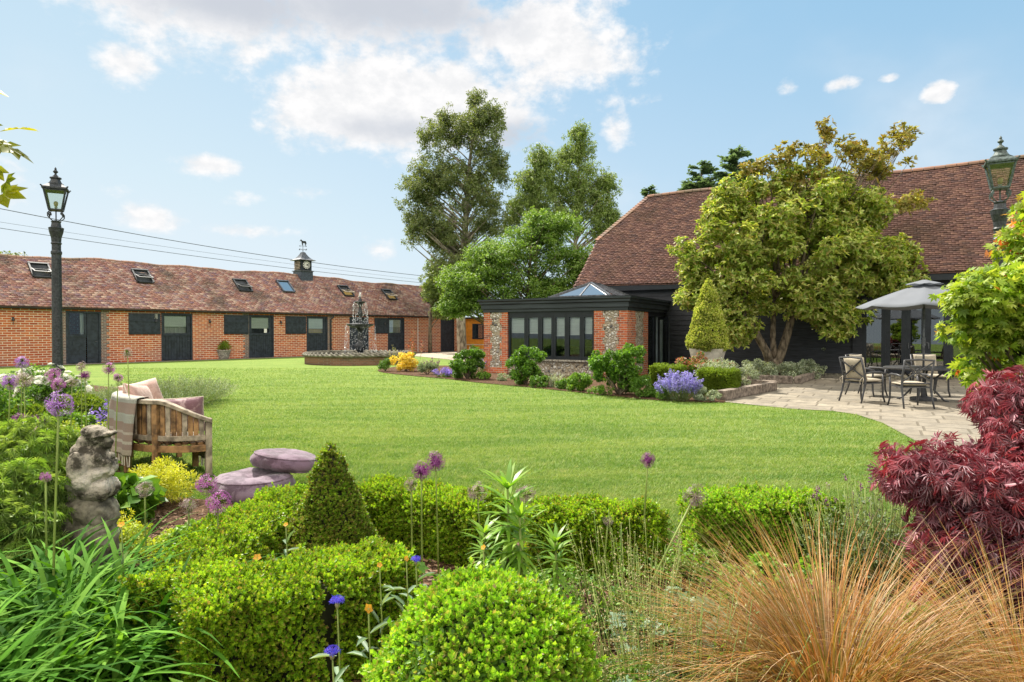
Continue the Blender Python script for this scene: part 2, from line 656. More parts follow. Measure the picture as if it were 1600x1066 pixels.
M['interior_dark'] = plain_mat('interior_dark', (.05, .055, .06), rough=.9, var=.3, scale=2, bump=0)
M['white'] = plain_mat('white', (.72, .71, .68), rough=.7, var=.06, scale=6, bump=.1)
M['blind'] = plain_mat('blind', (.84, .82, .76), rough=.9, var=.07, scale=4, bump=.15, stretch=(.3, 1, 9))
M['curtain'] = plain_mat('curtain', (.55, .53, .48), rough=.9, var=.2, scale=14, bump=.4, stretch=(3, 3, .1))
M['stable_brick'] = brick_mat('stable_brick', [(.30, .065, .028), (.46, .105, .038), (.54, .15, .05), (.37, .08, .034), (.50, .19, .08)], (.74, .64, .49), scale=1.45, msize=.025, patch=(.32, .10, .07))
M['grey_brick'] = brick_mat('grey_brick', [(.13, .10, .09), (.22, .12, .09), (.10, .085, .08), (.28, .12, .07)], (.42, .38, .33), msize=.02)
M['red_brick'] = brick_mat('red_brick', [(.42, .085, .035), (.52, .13, .045), (.30, .07, .035), (.58, .17, .06), (.20, .07, .05)], (.48, .42, .34), msize=.018)
M['basin_brick'] = brick_mat('basin_brick', [(.16, .08, .05), (.22, .11, .07), (.11, .065, .045)], (.24, .21, .16), msize=.016, patch=(.10, .11, .05))
M['stable_tile'] = tile_mat('stable_tile', [(.24, .10, .09), (.44, .22, .17), (.32, .15, .15), (.60, .42, .34), (.36, .17, .13), (.24, .14, .18), (.52, .36, .30)], (.09, .07, .055), lich=(.66,.56,.46), mossamt=.8, l0=.50, l1=.68)
M['barn_tile'] = tile_mat('barn_tile', [(.135, .075, .066), (.20, .105, .088), (.115, .07, .068), (.27, .15, .115), (.165, .088, .078)], (.09, .06, .04), lich=(.36, .26, .15), mossamt=.6)
M['ridge_tile'] = tile_mat('ridge_tile', [(.22, .13, .10), (.30, .16, .11), (.18, .12, .10)], (.10, .10, .06), mossamt=.6)
M['glass'] = glass_mat('glass', (.86, .90, .90), .0)
M['lamp_glass'] = glass_mat('lamp_glass', (.86, .9, .88), .06, .08)
M['door_glass'] = glass_mat('door_glass', (.5, .52, .5), .10)
M['roof_glass'] = glass_mat('roof_glass', (.35, .45, .45), .45, .03)
M['wood'] = plain_mat('wood', (.20, .105, .05), rough=.65, var=.45, scale=9, bump=.5, bdist=.004, col2=(.40, .22, .09), stretch=(1, 1, 1))
M['wood_grey'] = plain_mat('wood_grey', (.30, .24, .17), rough=.75, var=.35, scale=8, bump=.5, bdist=.004, col2=(.46, .38, .28))
M['sleeper'] = plain_mat('sleeper', (.19, .15, .115), rough=.85, var=.4, scale=9, bump=.7, bdist=.01, col2=(.32, .26, .21))
M['bark'] = plain_mat('bark', (.13, .095, .06), rough=.9, var=.45, scale=10, bump=.8, bdist=.02, col2=(.24, .19, .13), stretch=(1, 1, .4))
M['bark_pale'] = plain_mat('bark_pale', (.26, .20, .15), rough=.85, var=.4, scale=6, bump=.5, bdist=.02, col2=(.44, .38, .31), stretch=(1, 1, .4))
M['stone_trim'] = plain_mat('stone_trim', (.27, .245, .20), rough=.9, var=.35, scale=14, bump=.7, bdist=.01, col2=(.44, .41, .34))
M['stone_moss'] = plain_mat('stone_moss', (.12, .11, .08), rough=.95, var=.5, scale=9, bump=.8, bdist=.012, col2=(.33, .30, .22))
M['orange_render'] = plain_mat('orange_render', (.72, .27, .03), rough=.85, var=.12, scale=4, bump=.1)
M['mustard'] = plain_mat('mustard', (.55, .35, .10), rough=.8, var=.1, bump=0)


def flint_mat():
    m, nt, b = new_mat('flint')
    co = objco(nt)
    wob = nt.noise(co, scale=9, detail=3)
    vm = nt.new('ShaderNodeVectorMath', operation='MULTIPLY_ADD')
    cc = nt.new('ShaderNodeCombineXYZ')
    for i in range(3): nt.link(wob, cc.inputs[i])
    nt.link(cc.outputs[0], vm.inputs[0]); vm.inputs[1].default_value = (.05, .05, .05); nt.link(co, vm.inputs[2])
    v = nt.new('ShaderNodeTexVoronoi', feature='F1'); v.inputs['Scale'].default_value = 9.5; nt.link(vm.outputs[0], v.inputs['Vector'])
    e = nt.new('ShaderNodeTexVoronoi', feature='DISTANCE_TO_EDGE'); e.inputs['Scale'].default_value = 9.5; nt.link(vm.outputs[0], e.inputs['Vector'])
    sc = nt.new('ShaderNodeSeparateColor'); nt.link(v.outputs['Color'], sc.inputs[0])
    st = nt.ramp(sc.outputs[0], [(0, (.50, .46, .38)), (.3, (.62, .60, .54)), (.5, (.30, .28, .25)), (.62, (.68, .66, .60)), (.78, (.10, .10, .10)), (.86, (.45, .38, .27)), (1, (.58, .56, .5))], 'CONSTANT')
    fine = nt.noise(co, scale=40, detail=4)
    st = nt.mix(nt.maprange(fine, .52, .7, 0, .7), st, (.13, .12, .11))
    c = nt.mix(nt.maprange(e.outputs[0], .05, .14), (.33, .27, .19), st)
    h = nt.math('ADD', nt.maprange(e.outputs[0], .02, .3), nt.math('MULTIPLY', fine, .3))
    setp(nt, b, color=c, rough=.6, spec=.4, normal=nt.bump(h, 1.0, .04))
    return m


M['flint'] = flint_mat()


def lawn_mat():
    m, nt, b = new_mat('lawn')
    co = nt.new('ShaderNodeNewGeometry').outputs['Position']
    st = nt.mapping(co, scale=(.30, 1.5, 1), rot=(0, 0, radians(-12)))
    n1 = nt.noise(st, scale=1.0, detail=6, rough=.6)
    n2 = nt.noise(co, scale=5.5, detail=8, rough=.75)
    n3 = nt.noise(co, scale=60, detail=5, rough=.8)
    c = nt.ramp(n1, [(.34, (.10, .18, .026)), (.5, (.14, .225, .035)), (.66, (.19, .265, .05))])
    c = nt.mix(nt.maprange(n2, .42, .68, 0, .75), c, (.225, .265, .06))
    c = nt.mix(nt.maprange(n2, .3, .46, .75, 0), c, (.055, .125, .015))
    c = nt.mix(nt.maprange(n3, .5, .75, 0, .5), c, (.25, .29, .09))
    c = nt.mix(nt.maprange(n3, .25, .48, .7, 0), c, (.03, .08, .012))
    setp(nt, b, color=c, rough=.9, spec=.15, normal=nt.bump(n3, .9, .03))
    return m


def soil_mat():
    m, nt, b = new_mat('soil')
    co = nt.new('ShaderNodeNewGeometry').outputs['Position']
    n = nt.noise(co, scale=26, detail=8, rough=.75)
    v = nt.new('ShaderNodeTexVoronoi'); v.inputs['Scale'].default_value = 38; nt.link(co, v.inputs['Vector'])
    c = nt.ramp(n, [(.3, (.035, .02, .012)), (.5, (.10, .055, .03)), (.62, (.20, .12, .07)), (.75, (.30, .21, .14))])
    h = nt.math('ADD', n, v.outputs['Distance'])
    setp(nt, b, color=c, rough=.95, spec=.15, normal=nt.bump(h, 1, .03))
    return m


def paving_mat():
    m, nt, b = new_mat('paving')
    co = nt.mapping(nt.new('ShaderNodeNewGeometry').outputs['Position'], rot=(0, 0, radians(30)))
    br = nt.new('ShaderNodeTexBrick'); nt.link(co, br.inputs['Vector'])
    br.offset = .37; br.squash = .7; br.squash_frequency = 3
    br.inputs['Scale'].default_value = 1; br.inputs['Brick Width'].default_value = .85; br.inputs['Row Height'].default_value = .56
    br.inputs['Mortar Size'].default_value = .02; br.inputs['Mortar Smooth'].default_value = .3
    br.inputs['Color1'].default_value = (0, 0, 0, 1); br.inputs['Color2'].default_value = (1, 1, 1, 1); br.inputs['Mortar'].default_value = (.5, .5, .5, 1)
    s = nt.new('ShaderNodeSeparateColor'); nt.link(br.outputs['Color'], s.inputs[0])
    c = nt.ramp(s.outputs[0], [(0, (.20, .175, .135)), (.35, (.27, .235, .18)), (.7, (.22, .195, .155)), (1, (.30, .265, .205))])
    n = nt.noise(co, scale=3, detail=8, rough=.7)
    c = nt.mix(nt.maprange(n, .42, .62, 0, .7), c, (.14, .125, .10))
    f = nt.noise(co, scale=30, detail=6, rough=.7)
    c = nt.mix(nt.maprange(f, .5, .8, 0, .5), c, (.42, .36, .28))
    c = nt.mix(nt.math('MULTIPLY', br.outputs['Fac'], .75), c, (.10, .085, .06))
    h = nt.math('SUBTRACT', nt.math('MULTIPLY', f, .4), br.outputs['Fac'])
    setp(nt, b, color=c, rough=.85, spec=.25, normal=nt.bump(h, .7, .012))
    return m


M['lawn'] = lawn_mat(); M['soil'] = soil_mat(); M['paving'] = paving_mat()
M['gravel'] = plain_mat('gravel', (.34, .28, .20), rough=.95, var=.3, scale=40, bump=.6, bdist=.01, col2=(.52, .45, .35))
M['path'] = plain_mat('path', (.16, .14, .12), rough=.9, var=.3, scale=10, bump=.4, col2=(.26, .23, .20))


# ================================================================== ground
SF = Frame(gp(160, 567.4), 0.0)
_p1, _p2 = gp(160, 567.4), gp(700, 549.2)
SF = Frame(_p1, math.atan2(_p2[1] - _p1[1], _p2[0] - _p1[0]))
BL = gp(1345, 589.5)
BF0 = Frame(BL, radians(-30))
BF = Frame(BF0.world(-10.4, 0), radians(-30))      # barn: x=0 at its left gable


def sheet(name, pts, z, mat, sub=None):
    """flat sheet of ground from an outline; triangulated by from_pydata ngon"""
    mb = MB()
    mb.add([(p[0], p[1], z) for p in pts], [tuple(range(len(pts)))])
    o = mb.build(name, mat)
    o['kind'] = 'structure'
    return o


def smooth_loop(pts, n=4):
    out = []
    m = len(pts)
    for i in range(m):
        p0, p1, p2, p3 = (np.array(pts[(i + k - 1) % m][:2], float) for k in range(4))
        for j in range(n):
            t = j / n
            out.append(tuple(.5 * ((2 * p1) + (-p0 + p2) * t + (2 * p0 - 5 * p1 + 4 * p2 - p3) * t * t + (-p0 + 3 * p1 - 3 * p2 + p3) * t ** 3)))
    return out


# one sheet of lawn out to the horizon
gx = MB(); gx.quad((-900, -40, 0), (900, -40, 0), (900, 1500, 0), (-900, 1500, 0))
lawn = gx.build('lawn', M['lawn']); lawn['kind'] = 'structure'

# paved terrace by the barn
patio_pts = [gp(1133, 629), gp(1180, 634), gp(1240, 640), gp(1300, 643), gp(1340, 649), gp(1380, 662), gp(1420, 684), gp(1470, 712), (9.0, 6.0), (16, 5),
             tuple(BF.world(24, -.02)), tuple(BF.world(4.4, -.02)), gp(1075, 612)]
sheet('patio', [(p[0], p[1]) for p in patio_pts], .012, M['paving'])
# strip of path along the stable and the yard beyond the fountain
path_pts = [SF.world(-12, -.9), SF.world(12.5, -.9), SF.world(14.0, -1.6), SF.world(16, -5.5), SF.world(19, -8), SF.world(25, -10), SF.world(26, 0), SF.world(-12, 0)]
sheet('stable_path', [(p.x, p.y) for p in path_pts], .008, M['path'])
yard_pts = [gp(640, 556), gp(700, 562), gp(760, 571), gp(760, 556), gp(735, 549.5), gp(690, 551.5), gp(655, 552.5)]
sheet('yard', [(p[0], p[1]) for p in yard_pts], .016, M['gravel'])

# planting beds
bed_mid = [gp(592, 578), gp(600, 583), gp(650, 588.5), gp(700, 593), gp(760, 600), gp(837, 607), gp(944, 618.5), gp(1034, 627), gp(1121, 630), gp(1135, 626),
           gp(1150, 600), gp(1100, 590), gp(1000, 585), gp(860, 575), gp(768, 572), gp(690, 572), gp(630, 573)]
sheet('border_soil', smooth_loop(bed_mid, 3), .020, M['soil'])
bed_front = [gp(-160, 598), gp(60, 600), gp(180, 607), gp(300, 632), gp(275, 648), gp(215, 662), gp(178, 720), gp(230, 770), gp(320, 786), gp(420, 792), (-1.2, 4.95), (0, 4.75), (1.2, 4.7),
             (2.2, 4.8), (3.0, 4.7), (3.8, 5.0), (4.6, 5.2), (6, 4), (7, 1), (0, -1.5), (-8, -1), (-12, 5), (-14, 9), (-15.5, 13)]
sheet('bed_soil', smooth_loop(bed_front, 3), .024, M['soil'])


# ================================================================== stable building
SB = thing('stable_building', 'long low red brick stable range with dark doors and a rippled old tiled roof', 'stable', (SF.o.x, SF.o.y, 0), SF.rz)
EAVE, RIDGE_Z, RW = 2.62, 5.22, 2.8
XL, XR = -13.0, SF.at(722)
px = SF.at
# openings along the wall: list of (x0, x1, kind)
def dz(p, q): return SF.z(p, q)
door_px = [(103, 158, 'glazed'), (252, 301, 'stable'), (389, 428, 'stable'), (479, 512, 'stable'), (546, 576, 'plain'), (606, 632, 'stable'), (688.5, 710, 'plain')]
panel_px = [(201, 251), (350, 388), (446, 478), (585, 606)]
wall = MB()
ops = [(px(a), px(b)) for a, b, _ in door_px]
cur = XL
for a, b in ops:
    wall.box(cur, a, 0, .25, 0, EAVE); cur = b
wall.box(cur, XR, 0, .25, 0, EAVE)
for a, b in ops: wall.box(a, b, .0, .25, EAVE - .10, EAVE)
wall.box(XL, XR, 2 * RW - .25, 2 * RW, 0, EAVE)
wall.box(XR - .25, XR, .25, 2 * RW - .25, 0, EAVE)
wall.add([(XR - .01, 0.02, EAVE), (XR - .01, 2 * RW, EAVE), (XR - .01, RW, RIDGE_Z - .15)], [(0, 1, 2)])
wall.build('brick_wall', M['stable_brick'], SB)
# darker brick quoins beside the openings
for (a, b), s in ((ops[0], 1), (ops[0], 0), (ops[3], 1), (ops[2], 0)):
    q = MB(); x = b if s else a
    z = .02; k = 0
    while z < EAVE - .2:
        w = .24 if k % 2 else .36
        if s: q.box(x, x + w, -.004, .05, z, z + .15)
        else: q.box(x - w, x, -.004, .05, z, z + .15)
        z += .15; k += 1
    q.build('brick_quoin', M['grey_brick'], SB)
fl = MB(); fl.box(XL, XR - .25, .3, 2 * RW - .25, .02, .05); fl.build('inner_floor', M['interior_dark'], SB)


def stable_door(x0, x1, kind, i):
    fr = MB()
    t = .09
    top = EAVE - .10
    fr.box(x0, x0 + t, .0, .14, 0, top); fr.box(x1 - t, x1, .0, .14, 0, top); fr.box(x0 + t, x1 - t, .0, .14, top - t, top)
    root = fr.build('door', M['dark_paint'], SB)
    a, b = x0 + t, x1 - t
    if kind == 'stable':
        zt = 1.32
        pl = MB(); n = max(4, int((b - a) / .13)); w = (b - a) / n
        for k in range(n): pl.box(a + k * w + .006, a + (k + 1) * w - .006, .06, .10, .03, zt)
        pl.box(a, b, .085, .11, .03, zt)
        pl.build('lower_leaf', M['dark_paint'], root)
        r = MB(); r.box(a, b, .03, .09, zt, zt + .07); r.build('rail', M['dark_paint'], root)
        bb = MB(); bb.box(a, b, .05, .12, zt + .07, zt + .13)
        bb.box(a, a + .09, .05, .12, zt + .13, top - t); bb.box(b - .20, b, .05, .12, zt + .13, top - t); bb.box(a + .09, b - .2, .05, .12, top - t - .06, top - t)
        bb.build('window_frame', M['dark_paint'], root)
        g = MB(); g.box(a + .09, b - .2, .08, .09, zt + .13, top - t - .06); g.build('pane', M['glass'], root)
        z0, z1 = zt + .13, top - t - .06
        bl = MB(); bl.box(a + .09, b - .2, .12, .13, z0 + (z1 - z0) * (.42, .38, .3, .3, .3, .45, .3)[i], z1); bl.build('blind', M['blind'], root)
        cu = MB(); cu.box(a + .05, b - .1, .2, .22, z0 - .1, z1)
        cu.build('curtain', M['mustard'] if i == 3 else (M['interior_dark'] if i == 2 else M['curtain']), root)
        if i == 2:
            no = MB(); no.box(b - .5, b - .32, .075, .079, z0 + .02, z0 + .26); no.build('notice', M['white'], root)
    elif kind == 'plain':
        pl = MB(); n = 6; w = (b - a) / n
        for k in range(n): pl.box(a + k * w + .006, a + (k + 1) * w - .006, .06, .10, .03, top - t)
        pl.box(a, b, .085, .11, .03, top - t)
        pl.build('leaf', M['dark_paint'], root)
    else:
        mid = a + (b - a) * .60
        pl = MB(); pl.box(a, mid - .02, .07, .11, .03, 1.28); pl.box(mid + .02, b, .05, .10, .03, top - t); pl.build('leaf', M['dark_paint'], root)
        r = MB(); r.box(a, mid, .05, .12, 1.28, 1.4); r.box(a, a + .07, .05, .12, 1.4, top - t); r.box(mid - .09, mid, .05, .12, 1.4, top - t)
        r.box(a + .2, mid - .1, .055, .075, .85, 1.1); r.build('window_frame', M['dark_paint'], root)
        g = MB(); g.box(a + .07, mid - .09, .08, .09, 1.4, top - t); g.build('pane', M['glass'], root)
        cu = MB(); cu.box(a + .55, mid - .05, .2, .22, 1.3, top - t); cu.build('curtain', M['curtain'], root)
    h = MB(); h.tube([(b - .06, .045, 1.05), (b - .16, .03, 1.05)], .012, 6); h.build('handle', M['lead'], root)


for i, (a, b, k) in enumerate(door_px):
    stable_door(px(a), px(b), k, i)
for a, b in panel_px:
    p = MB(); x0, x1 = px(a), px(b) - .01
    p.box(x0, x1, -.05, -.005, 1.40, EAVE - .14)
    o = p.build('shutter', M['dark_paint'], SB)
    for zz_ in (2.05, 1.48):
        s = MB(); s.box(x0, x1, -.075, -.052, zz_, zz_ + .07); s.build('shutter_rail', M['dark_paint'], o)
pn = MB(); pn.box(XL, XR + .1, -.16, -.02, EAVE - .03, EAVE + .03)
pn.build('fascia', M['black_timber'], SB)
gt = MB()
prof = [(-.22, .05), (-.21, -.01), (-.17, -.045), (-.12, -.01), (-.11, .05)]
for (a, b) in zip(prof[:-1], prof[1:]):
    gt.quad((XL, a[0], EAVE + a[1]), (XR + .15, a[0], EAVE + a[1]), (XR + .15, b[0], EAVE + b[1]), (XL, b[0], EAVE + b[1]))
gt.build('gutter', M['iron'], SB)
for pp in (516,):
    x = px(pp); dn = MB()
    dn.tube([(x + .15, -.16, EAVE - .02), (x + .15, -.16, EAVE - .15), (x, -.07, EAVE - .3), (x, -.07, .05)], .045, 8)
    dn.build('downpipe', M['iron'], SB, smooth=True)
for pp in (20, 243, 327, 438, 600):     # small wall lamps and hooks
    x = px(pp); w_ = MB(); w_.box(x - .03, x + .03, -.1, 0, 2.15, 2.2); w_.lathe([(.05, 0), (.07, .04), (.05, .1), (.02, .14)], (x, -.11, 2.02), 8)
    w_.tube([(x, -.1, 2.0), (x, -.12, 1.85)], .012, 5)
    w_.build('wall_lamp', M['iron'], SB)
cb = MB(); cb.box(px(243) - .08, px(243) + .08, -.05, 0, 2.2, 2.45); cb.build('meter_box', M['white'], SB)
for pp in (653,):
    x = px(pp); w_ = MB(); w_.box(x - .03, x + .03, -.008, 0, .05, EAVE - .1); w_.build('mortar_joint', M['white'], SB)


def roof_tiles(x0, x1, y_e, z_e, y_r, z_r, sag, seed=1, expo=.105, tw=.17, xlim=None, th=.016):
    """real tiles course by course. sag(x,t)->dz ; xlim(t)->(xa,xb) limits per course. returns V,F in local coordinates"""
    rg = np.random.default_rng(seed)
    sl = math.hypot(y_r - y_e, z_r - z_e)
    ncr = int(sl / expo)
    dy, dzz = (y_r - y_e) / sl, (z_r - z_e) / sl        # up-slope direction
    ny, nz = -dzz, dy                                 # outward normal
    Vs = []
    for c in range(ncr):
        t = c * expo
        xa, xb = (x0, x1) if xlim is None else xlim(t / sl)
        k0 = math.ceil((xa - x0) / tw - .3)
        n = int((xb - x0) / tw) - k0
        if n < 1: continue
        xs = x0 + (np.arange(n) + k0 + .5) * tw + (tw / 2 if c % 2 else 0) + rg.normal(0, .004, n)
        w = tw * .5 - .004
        lift = .020 + th + rg.normal(0, .005, n)
        up = .006
        L = expo * 1.35
        tilt = rg.normal(0, .004, n)
        tj = rg.normal(0, .005, n)
        def pt(xx, tt, h):
            y = y_e + dy * tt + ny * h
            z = z_e + dzz * tt + nz * h + sag(xx, tt / sl)
            return np.stack([xx, y, z], -1)
        tt0 = t + tj; tt1 = t + tj + L
        a = pt(xs - w, tt0, lift + tilt); b_ = pt(xs + w, tt0, lift - tilt)
        c_ = pt(xs + w, tt1, up - tilt); d = pt(xs - w, tt1, up + tilt)
        e = pt(xs - w, tt0, lift + tilt - th); f = pt(xs + w, tt0, lift - tilt - th)
        c2 = pt(xs + w, tt1, up - tilt - th); d2 = pt(xs - w, tt1, up + tilt - th)
        Vs.append(np.stack([a, b_, c_, d, e, f, c2, d2], 1).reshape(-1, 3))
    V = np.concatenate(Vs)
    n = len(V) // 8
    F = np.array([[0, 1, 2, 3], [4, 5, 1, 0], [0, 3, 7, 4], [1, 5, 6, 2]])[None] + (np.arange(n) * 8)[:, None, None]
    return V, F.reshape(-1, 4)


def sag_stable(x, t):
    x = np.asarray(x, float)
    return (.05 * np.sin(x * .55 + 1) + .035 * np.sin(x * 1.3 + .4) + .02 * np.sin(x * 2.9)) * np.clip(t, 0, 1) + .03 * np.sin(x * .9 + t * 5) * np.sin(np.pi * np.clip(t, 0, 1)) + .10 * np.sin((x + 2) * .17) * t


ye = -.24; zeave = EAVE + .06
slope = (RIDGE_Z - zeave) / (RW - ye)
V, F = roof_tiles(XL, XR + .12, ye, zeave, RW, RIDGE_Z, sag_stable, 3, expo=.15, tw=.24, th=.034)
rf = np_mesh('roof', V, F, M['stable_tile'], SB)
ud = MB()
nseg = 60
for k in range(nseg):
    xa = XL + (XR + .1 - XL) * k / nseg; xb = XL + (XR + .1 - XL) * (k + 1) / nseg
    for j in range(6):
        t0, t1 = j / 6, (j + 1) / 6
        def pp_(x, t): return (x, ye + (RW - ye) * t, zeave + (RIDGE_Z - zeave) * t + float(sag_stable(x, t)) - .03)
        ud.quad(pp_(xa, t0), pp_(xb, t0), pp_(xb, t1), pp_(xa, t1))
    ud.quad((xa, RW, RIDGE_Z - .03 + float(sag_stable(xa, 1))), (xb, RW, RIDGE_Z - .03 + float(sag_stable(xb, 1))), (xb, 2 * RW + .2, zeave), (xa, 2 * RW + .2, zeave))
ud.build('roof_deck', M['barn_tile'], rf)
rd = MB(); x = XL
while x < XR:
    z = RIDGE_Z + float(sag_stable(x, 1)); z2 = RIDGE_Z + float(sag_stable(x + .32, 1))
    r = .11 + random.uniform(-.006, .006)
    vs = []
    for (xx, zz) in ((x, z), (x + .31, z2 + random.uniform(-.01, .01))):
        for k in range(7):
            a = pi * k / 6
            vs.append((xx, RW - r * cos(a) * 1.15, zz - .05 + r * sin(a)))
    rd.add(vs, [(k, k + 1, 8 + k, 7 + k) for k in range(6)] + [tuple(range(7)), tuple(range(13, 6, -1))])
    x += .33
rd.build('ridge_tiles', M['ridge_tile'], rf)


def skylight(pxc, pyc, w_=.78, h_=1.1, open_=True, idx=0, blindc=None):
    """roof window lying on the slope; local frame: x along wall, t up-slope"""
    # find y on the slope for this pixel row
    best = None
    for k in range(200):
        t = k / 199
        y = ye + (RW - ye) * t
        x = SF.at(pxc, y); z = zeave + (RIDGE_Z - zeave) * t
        e = abs(SF.z(pxc, pyc, y) - z)
        if best is None or e < best[0]: best = (e, x, y, z)
    _, x, y, z = best
    z += float(sag_stable(x, (y - ye) / (RW - ye)))
    d = Vector((0, RW - ye, RIDGE_Z - zeave)).normalized(); n = Vector((0, -d.z, d.y)); X = Vector((1, 0, 0))
    c = Vector((x, y, z)) + n * .085
    fr = MB()
    def P(u, v, h): return c + X * u + d * v + n * h
    w, h = w_ / 2, h_ / 2
    fr.bar(P(-w, -h, .03), P(-w, h, .03), .07, .10, n); fr.bar(P(w, -h, .03), P(w, h, .03), .07, .10, n)
    fr.bar(P(-w - .034, h, .035), P(w + .034, h, .035), .09, .11, n); fr.bar(P(-w + .036, -h, .03), P(w - .036, -h, .03), .07, .09, n)
    o = fr.build('skylight', M['slate_blue'] if idx == 3 else M['iron'], SB)
    if open_:
        a = radians(24)     # centre-pivot sash tipped open
        d2 = (d * cos(a) + n * sin(a) * -1).normalized(); n2 = X.cross(d2)
        c2 = c + n * .08
        def Q(u, v, hh): return c2 + X * u + d2 * v + n2 * hh
        s = MB(); w2, h2 = w - .05, h - .04
        s.bar(Q(-w2, -h2, 0), Q(-w2, h2, 0), .05, .05, n2); s.bar(Q(w2, -h2, 0), Q(w2, h2, 0), .05, .05, n2)
        s.bar(Q(-w2, h2, 0), Q(w2, h2, 0), .05, .05, n2); s.bar(Q(-w2, -h2, 0), Q(w2, -h2, 0), .09, .06, n2); s.bar(Q(-w2, 0, 0.01), Q(w2, 0, .01), .03, .03, n2)
        s.build('sash', M['wood_grey'] if idx >= 4 else M['iron'], o)
        g = MB(); g.quad(Q(-w2, -h2, 0), Q(w2, -h2, 0), Q(w2, h2, 0), Q(-w2, h2, 0)); g.build('pane', M['glass'], o)
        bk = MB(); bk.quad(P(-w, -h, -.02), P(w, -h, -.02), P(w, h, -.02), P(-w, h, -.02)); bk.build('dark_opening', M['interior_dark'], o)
        if idx in (4, 5):
            bb = MB(); bb.quad(P(-w, -h, .0), P(w, -h, .0), P(w, -h * .1, .0), P(-w, -h * .1, .0)); bb.build('blind', M['mustard'], o)
    else:
        g = MB(); g.quad(P(-w, -h, .03), P(w, -h, .03), P(w, h, .03), P(-w, h, .03)); g.build('pane', M['roof_glass'], o)
        bk = MB(); bk.quad(P(-w, -h, -.01), P(w, -h, -.01), P(w, h, -.01), P(-w, h, -.01)); bk.build('blind', M['white'], o)


for i, (a, b, op) in enumerate([(64, 426, True), (223, 436, True), (379, 448, True), (446, 452, False), (540, 457, True), (608, 462, True), (668, 467, True)]):
    skylight(a, b, open_=op, idx=i)

# ------------------------------------------------------------------ clock turret on the ridge
tx = SF.at(474, RW); sq = math.sqrt(2)
zt0 = RIDGE_Z + float(sag_stable(tx, 1))
hw = .43
zs = SF.z(474, 408, RW)
tb = MB(); tb.box(tx - hw - .03, tx + hw + .03, RW - hw - .03, RW + hw + .03, zt0 - .75, zt0 + .28)
turret = tb.build('clock_turret', M['slate_blue'], SB)
t2 = MB(); t2.box(tx - hw - .09, tx + hw + .09, RW - hw - .09, RW + hw + .09, zt0 + .28, zt0 + .33); t2.build('moulding', M['lead'], turret)
top = zs
t3 = MB(); t3.box(tx - hw + .03, tx + hw - .03, RW - hw + .03, RW + hw - .03, zt0 + .33, top); t3.build('drum', M['dark_paint'], turret)
lv = MB(); z = zt0 + .40
while z < top - .08:
    lv.add([(tx - hw - .04, RW - hw + .08, z), (tx - hw + .04, RW - hw + .08, z + .08), (tx - hw + .04, RW + hw - .08, z + .08), (tx - hw - .04, RW + hw - .08, z),
            (tx - hw - .03, RW - hw + .08, z - .012), (tx - hw - .03, RW + hw - .08, z - .012)], [(0, 1, 2, 3), (0, 3, 5, 4)])
    z += .10
lv.build('louvres', M['wood_grey'], turret)
rf2 = MB(); prof = [(.60, 0), (.60, .03), (.48, .08), (.36, .17), (.26, .29), (.17, .43), (.11, .56), (.10, .58)]
rf2.lathe([(r * sq, z) for r, z in prof], (0, 0, 0), 4)
o = rf2.build('turret_roof', M['lead'], turret); o.location = (tx, RW, top)
ck = MB()
cy = RW - hw + .03; cz = (zt0 + .33 + top) / 2 + .05
def disc(mb, r0, r1, y, n=28):
    vs = []
    for r in (r0, r1):
        for k in range(n):
            a = 2 * pi * k / n; vs.append((tx + r * cos(a), y, cz + r * sin(a)))
    if r0 == 0: mb.add(vs[n:], [tuple(range(n))])
    else: mb.add(vs, [(k, (k + 1) % n, n + (k + 1) % n, n + k) for k in range(n)])
disc(ck, 0, .29, cy - .020); cfo = ck.build('clock_face', M['white'], turret)
ring = MB(); disc(ring, .275, .32, cy - .026)
for k in range(12):
    a = 2 * pi * k / 12; r0, r1 = .18, .26
    ring.bar((tx + r0 * cos(a), cy - .028, cz + r0 * sin(a)), (tx + r1 * cos(a), cy - .028, cz + r1 * sin(a)), .05, .006, (0, 1, 0))
ring.build('numerals', M['frame_paint'], cfo)
hd = MB()
for ang, L, w in ((radians(-22), .15, .045), (radians(-62), .0, .03), (radians(25), .22, .03)):
    if L: hd.bar((tx, cy - .036, cz), (tx + L * cos(ang), cy - .036, cz + L * sin(ang)), w, .006, (0, 1, 0))
hd.build('clock_hands', M['frame_paint'], cfo)
# weather vane with a standing horse
VS_ = .72
wv = MB(); zt = top + .56
wv.tube([(tx, RW, zt), (tx, RW, zt + .95)], .02, 6)
wv.lathe([(.02, 0), (.06, .04), (.02, .08)], (tx, RW, zt + .12), 8)
for a in (0.3, 0.3 + pi / 2):
    wv.tube([(tx - .42 * cos(a), RW - .42 * sin(a), zt + .28), (tx + .42 * cos(a), RW + .42 * sin(a), zt + .28)], .012, 5)
    for s in (-1, 1): wv.lathe([(.01, -.05), (.05, 0), (.01, .05)], (tx + s * .42 * cos(a), RW + s * .42 * sin(a), zt + .28), 6)
wv.bar((tx - .32, RW, zt + .58), (tx + .30, RW, zt + .62), .02, .03); wv.add([(tx - .42, RW, zt + .575), (tx - .28, RW, zt + .64), (tx - .28, RW, zt + .52)], [(0, 1, 2)])
wv.add([(tx + .2, RW, zt + .62), (tx + .38, RW, zt + .68), (tx + .38, RW, zt + .56)], [(0, 1, 2)])
for M_ in (wv,): M_.v = [(tx + (p[0] - tx) * VS_, RW + (p[1] - RW) * VS_, zt + (p[2] - zt) * VS_) for p in M_.v]
vane = wv.build('weather_vane', M['iron'], turret)
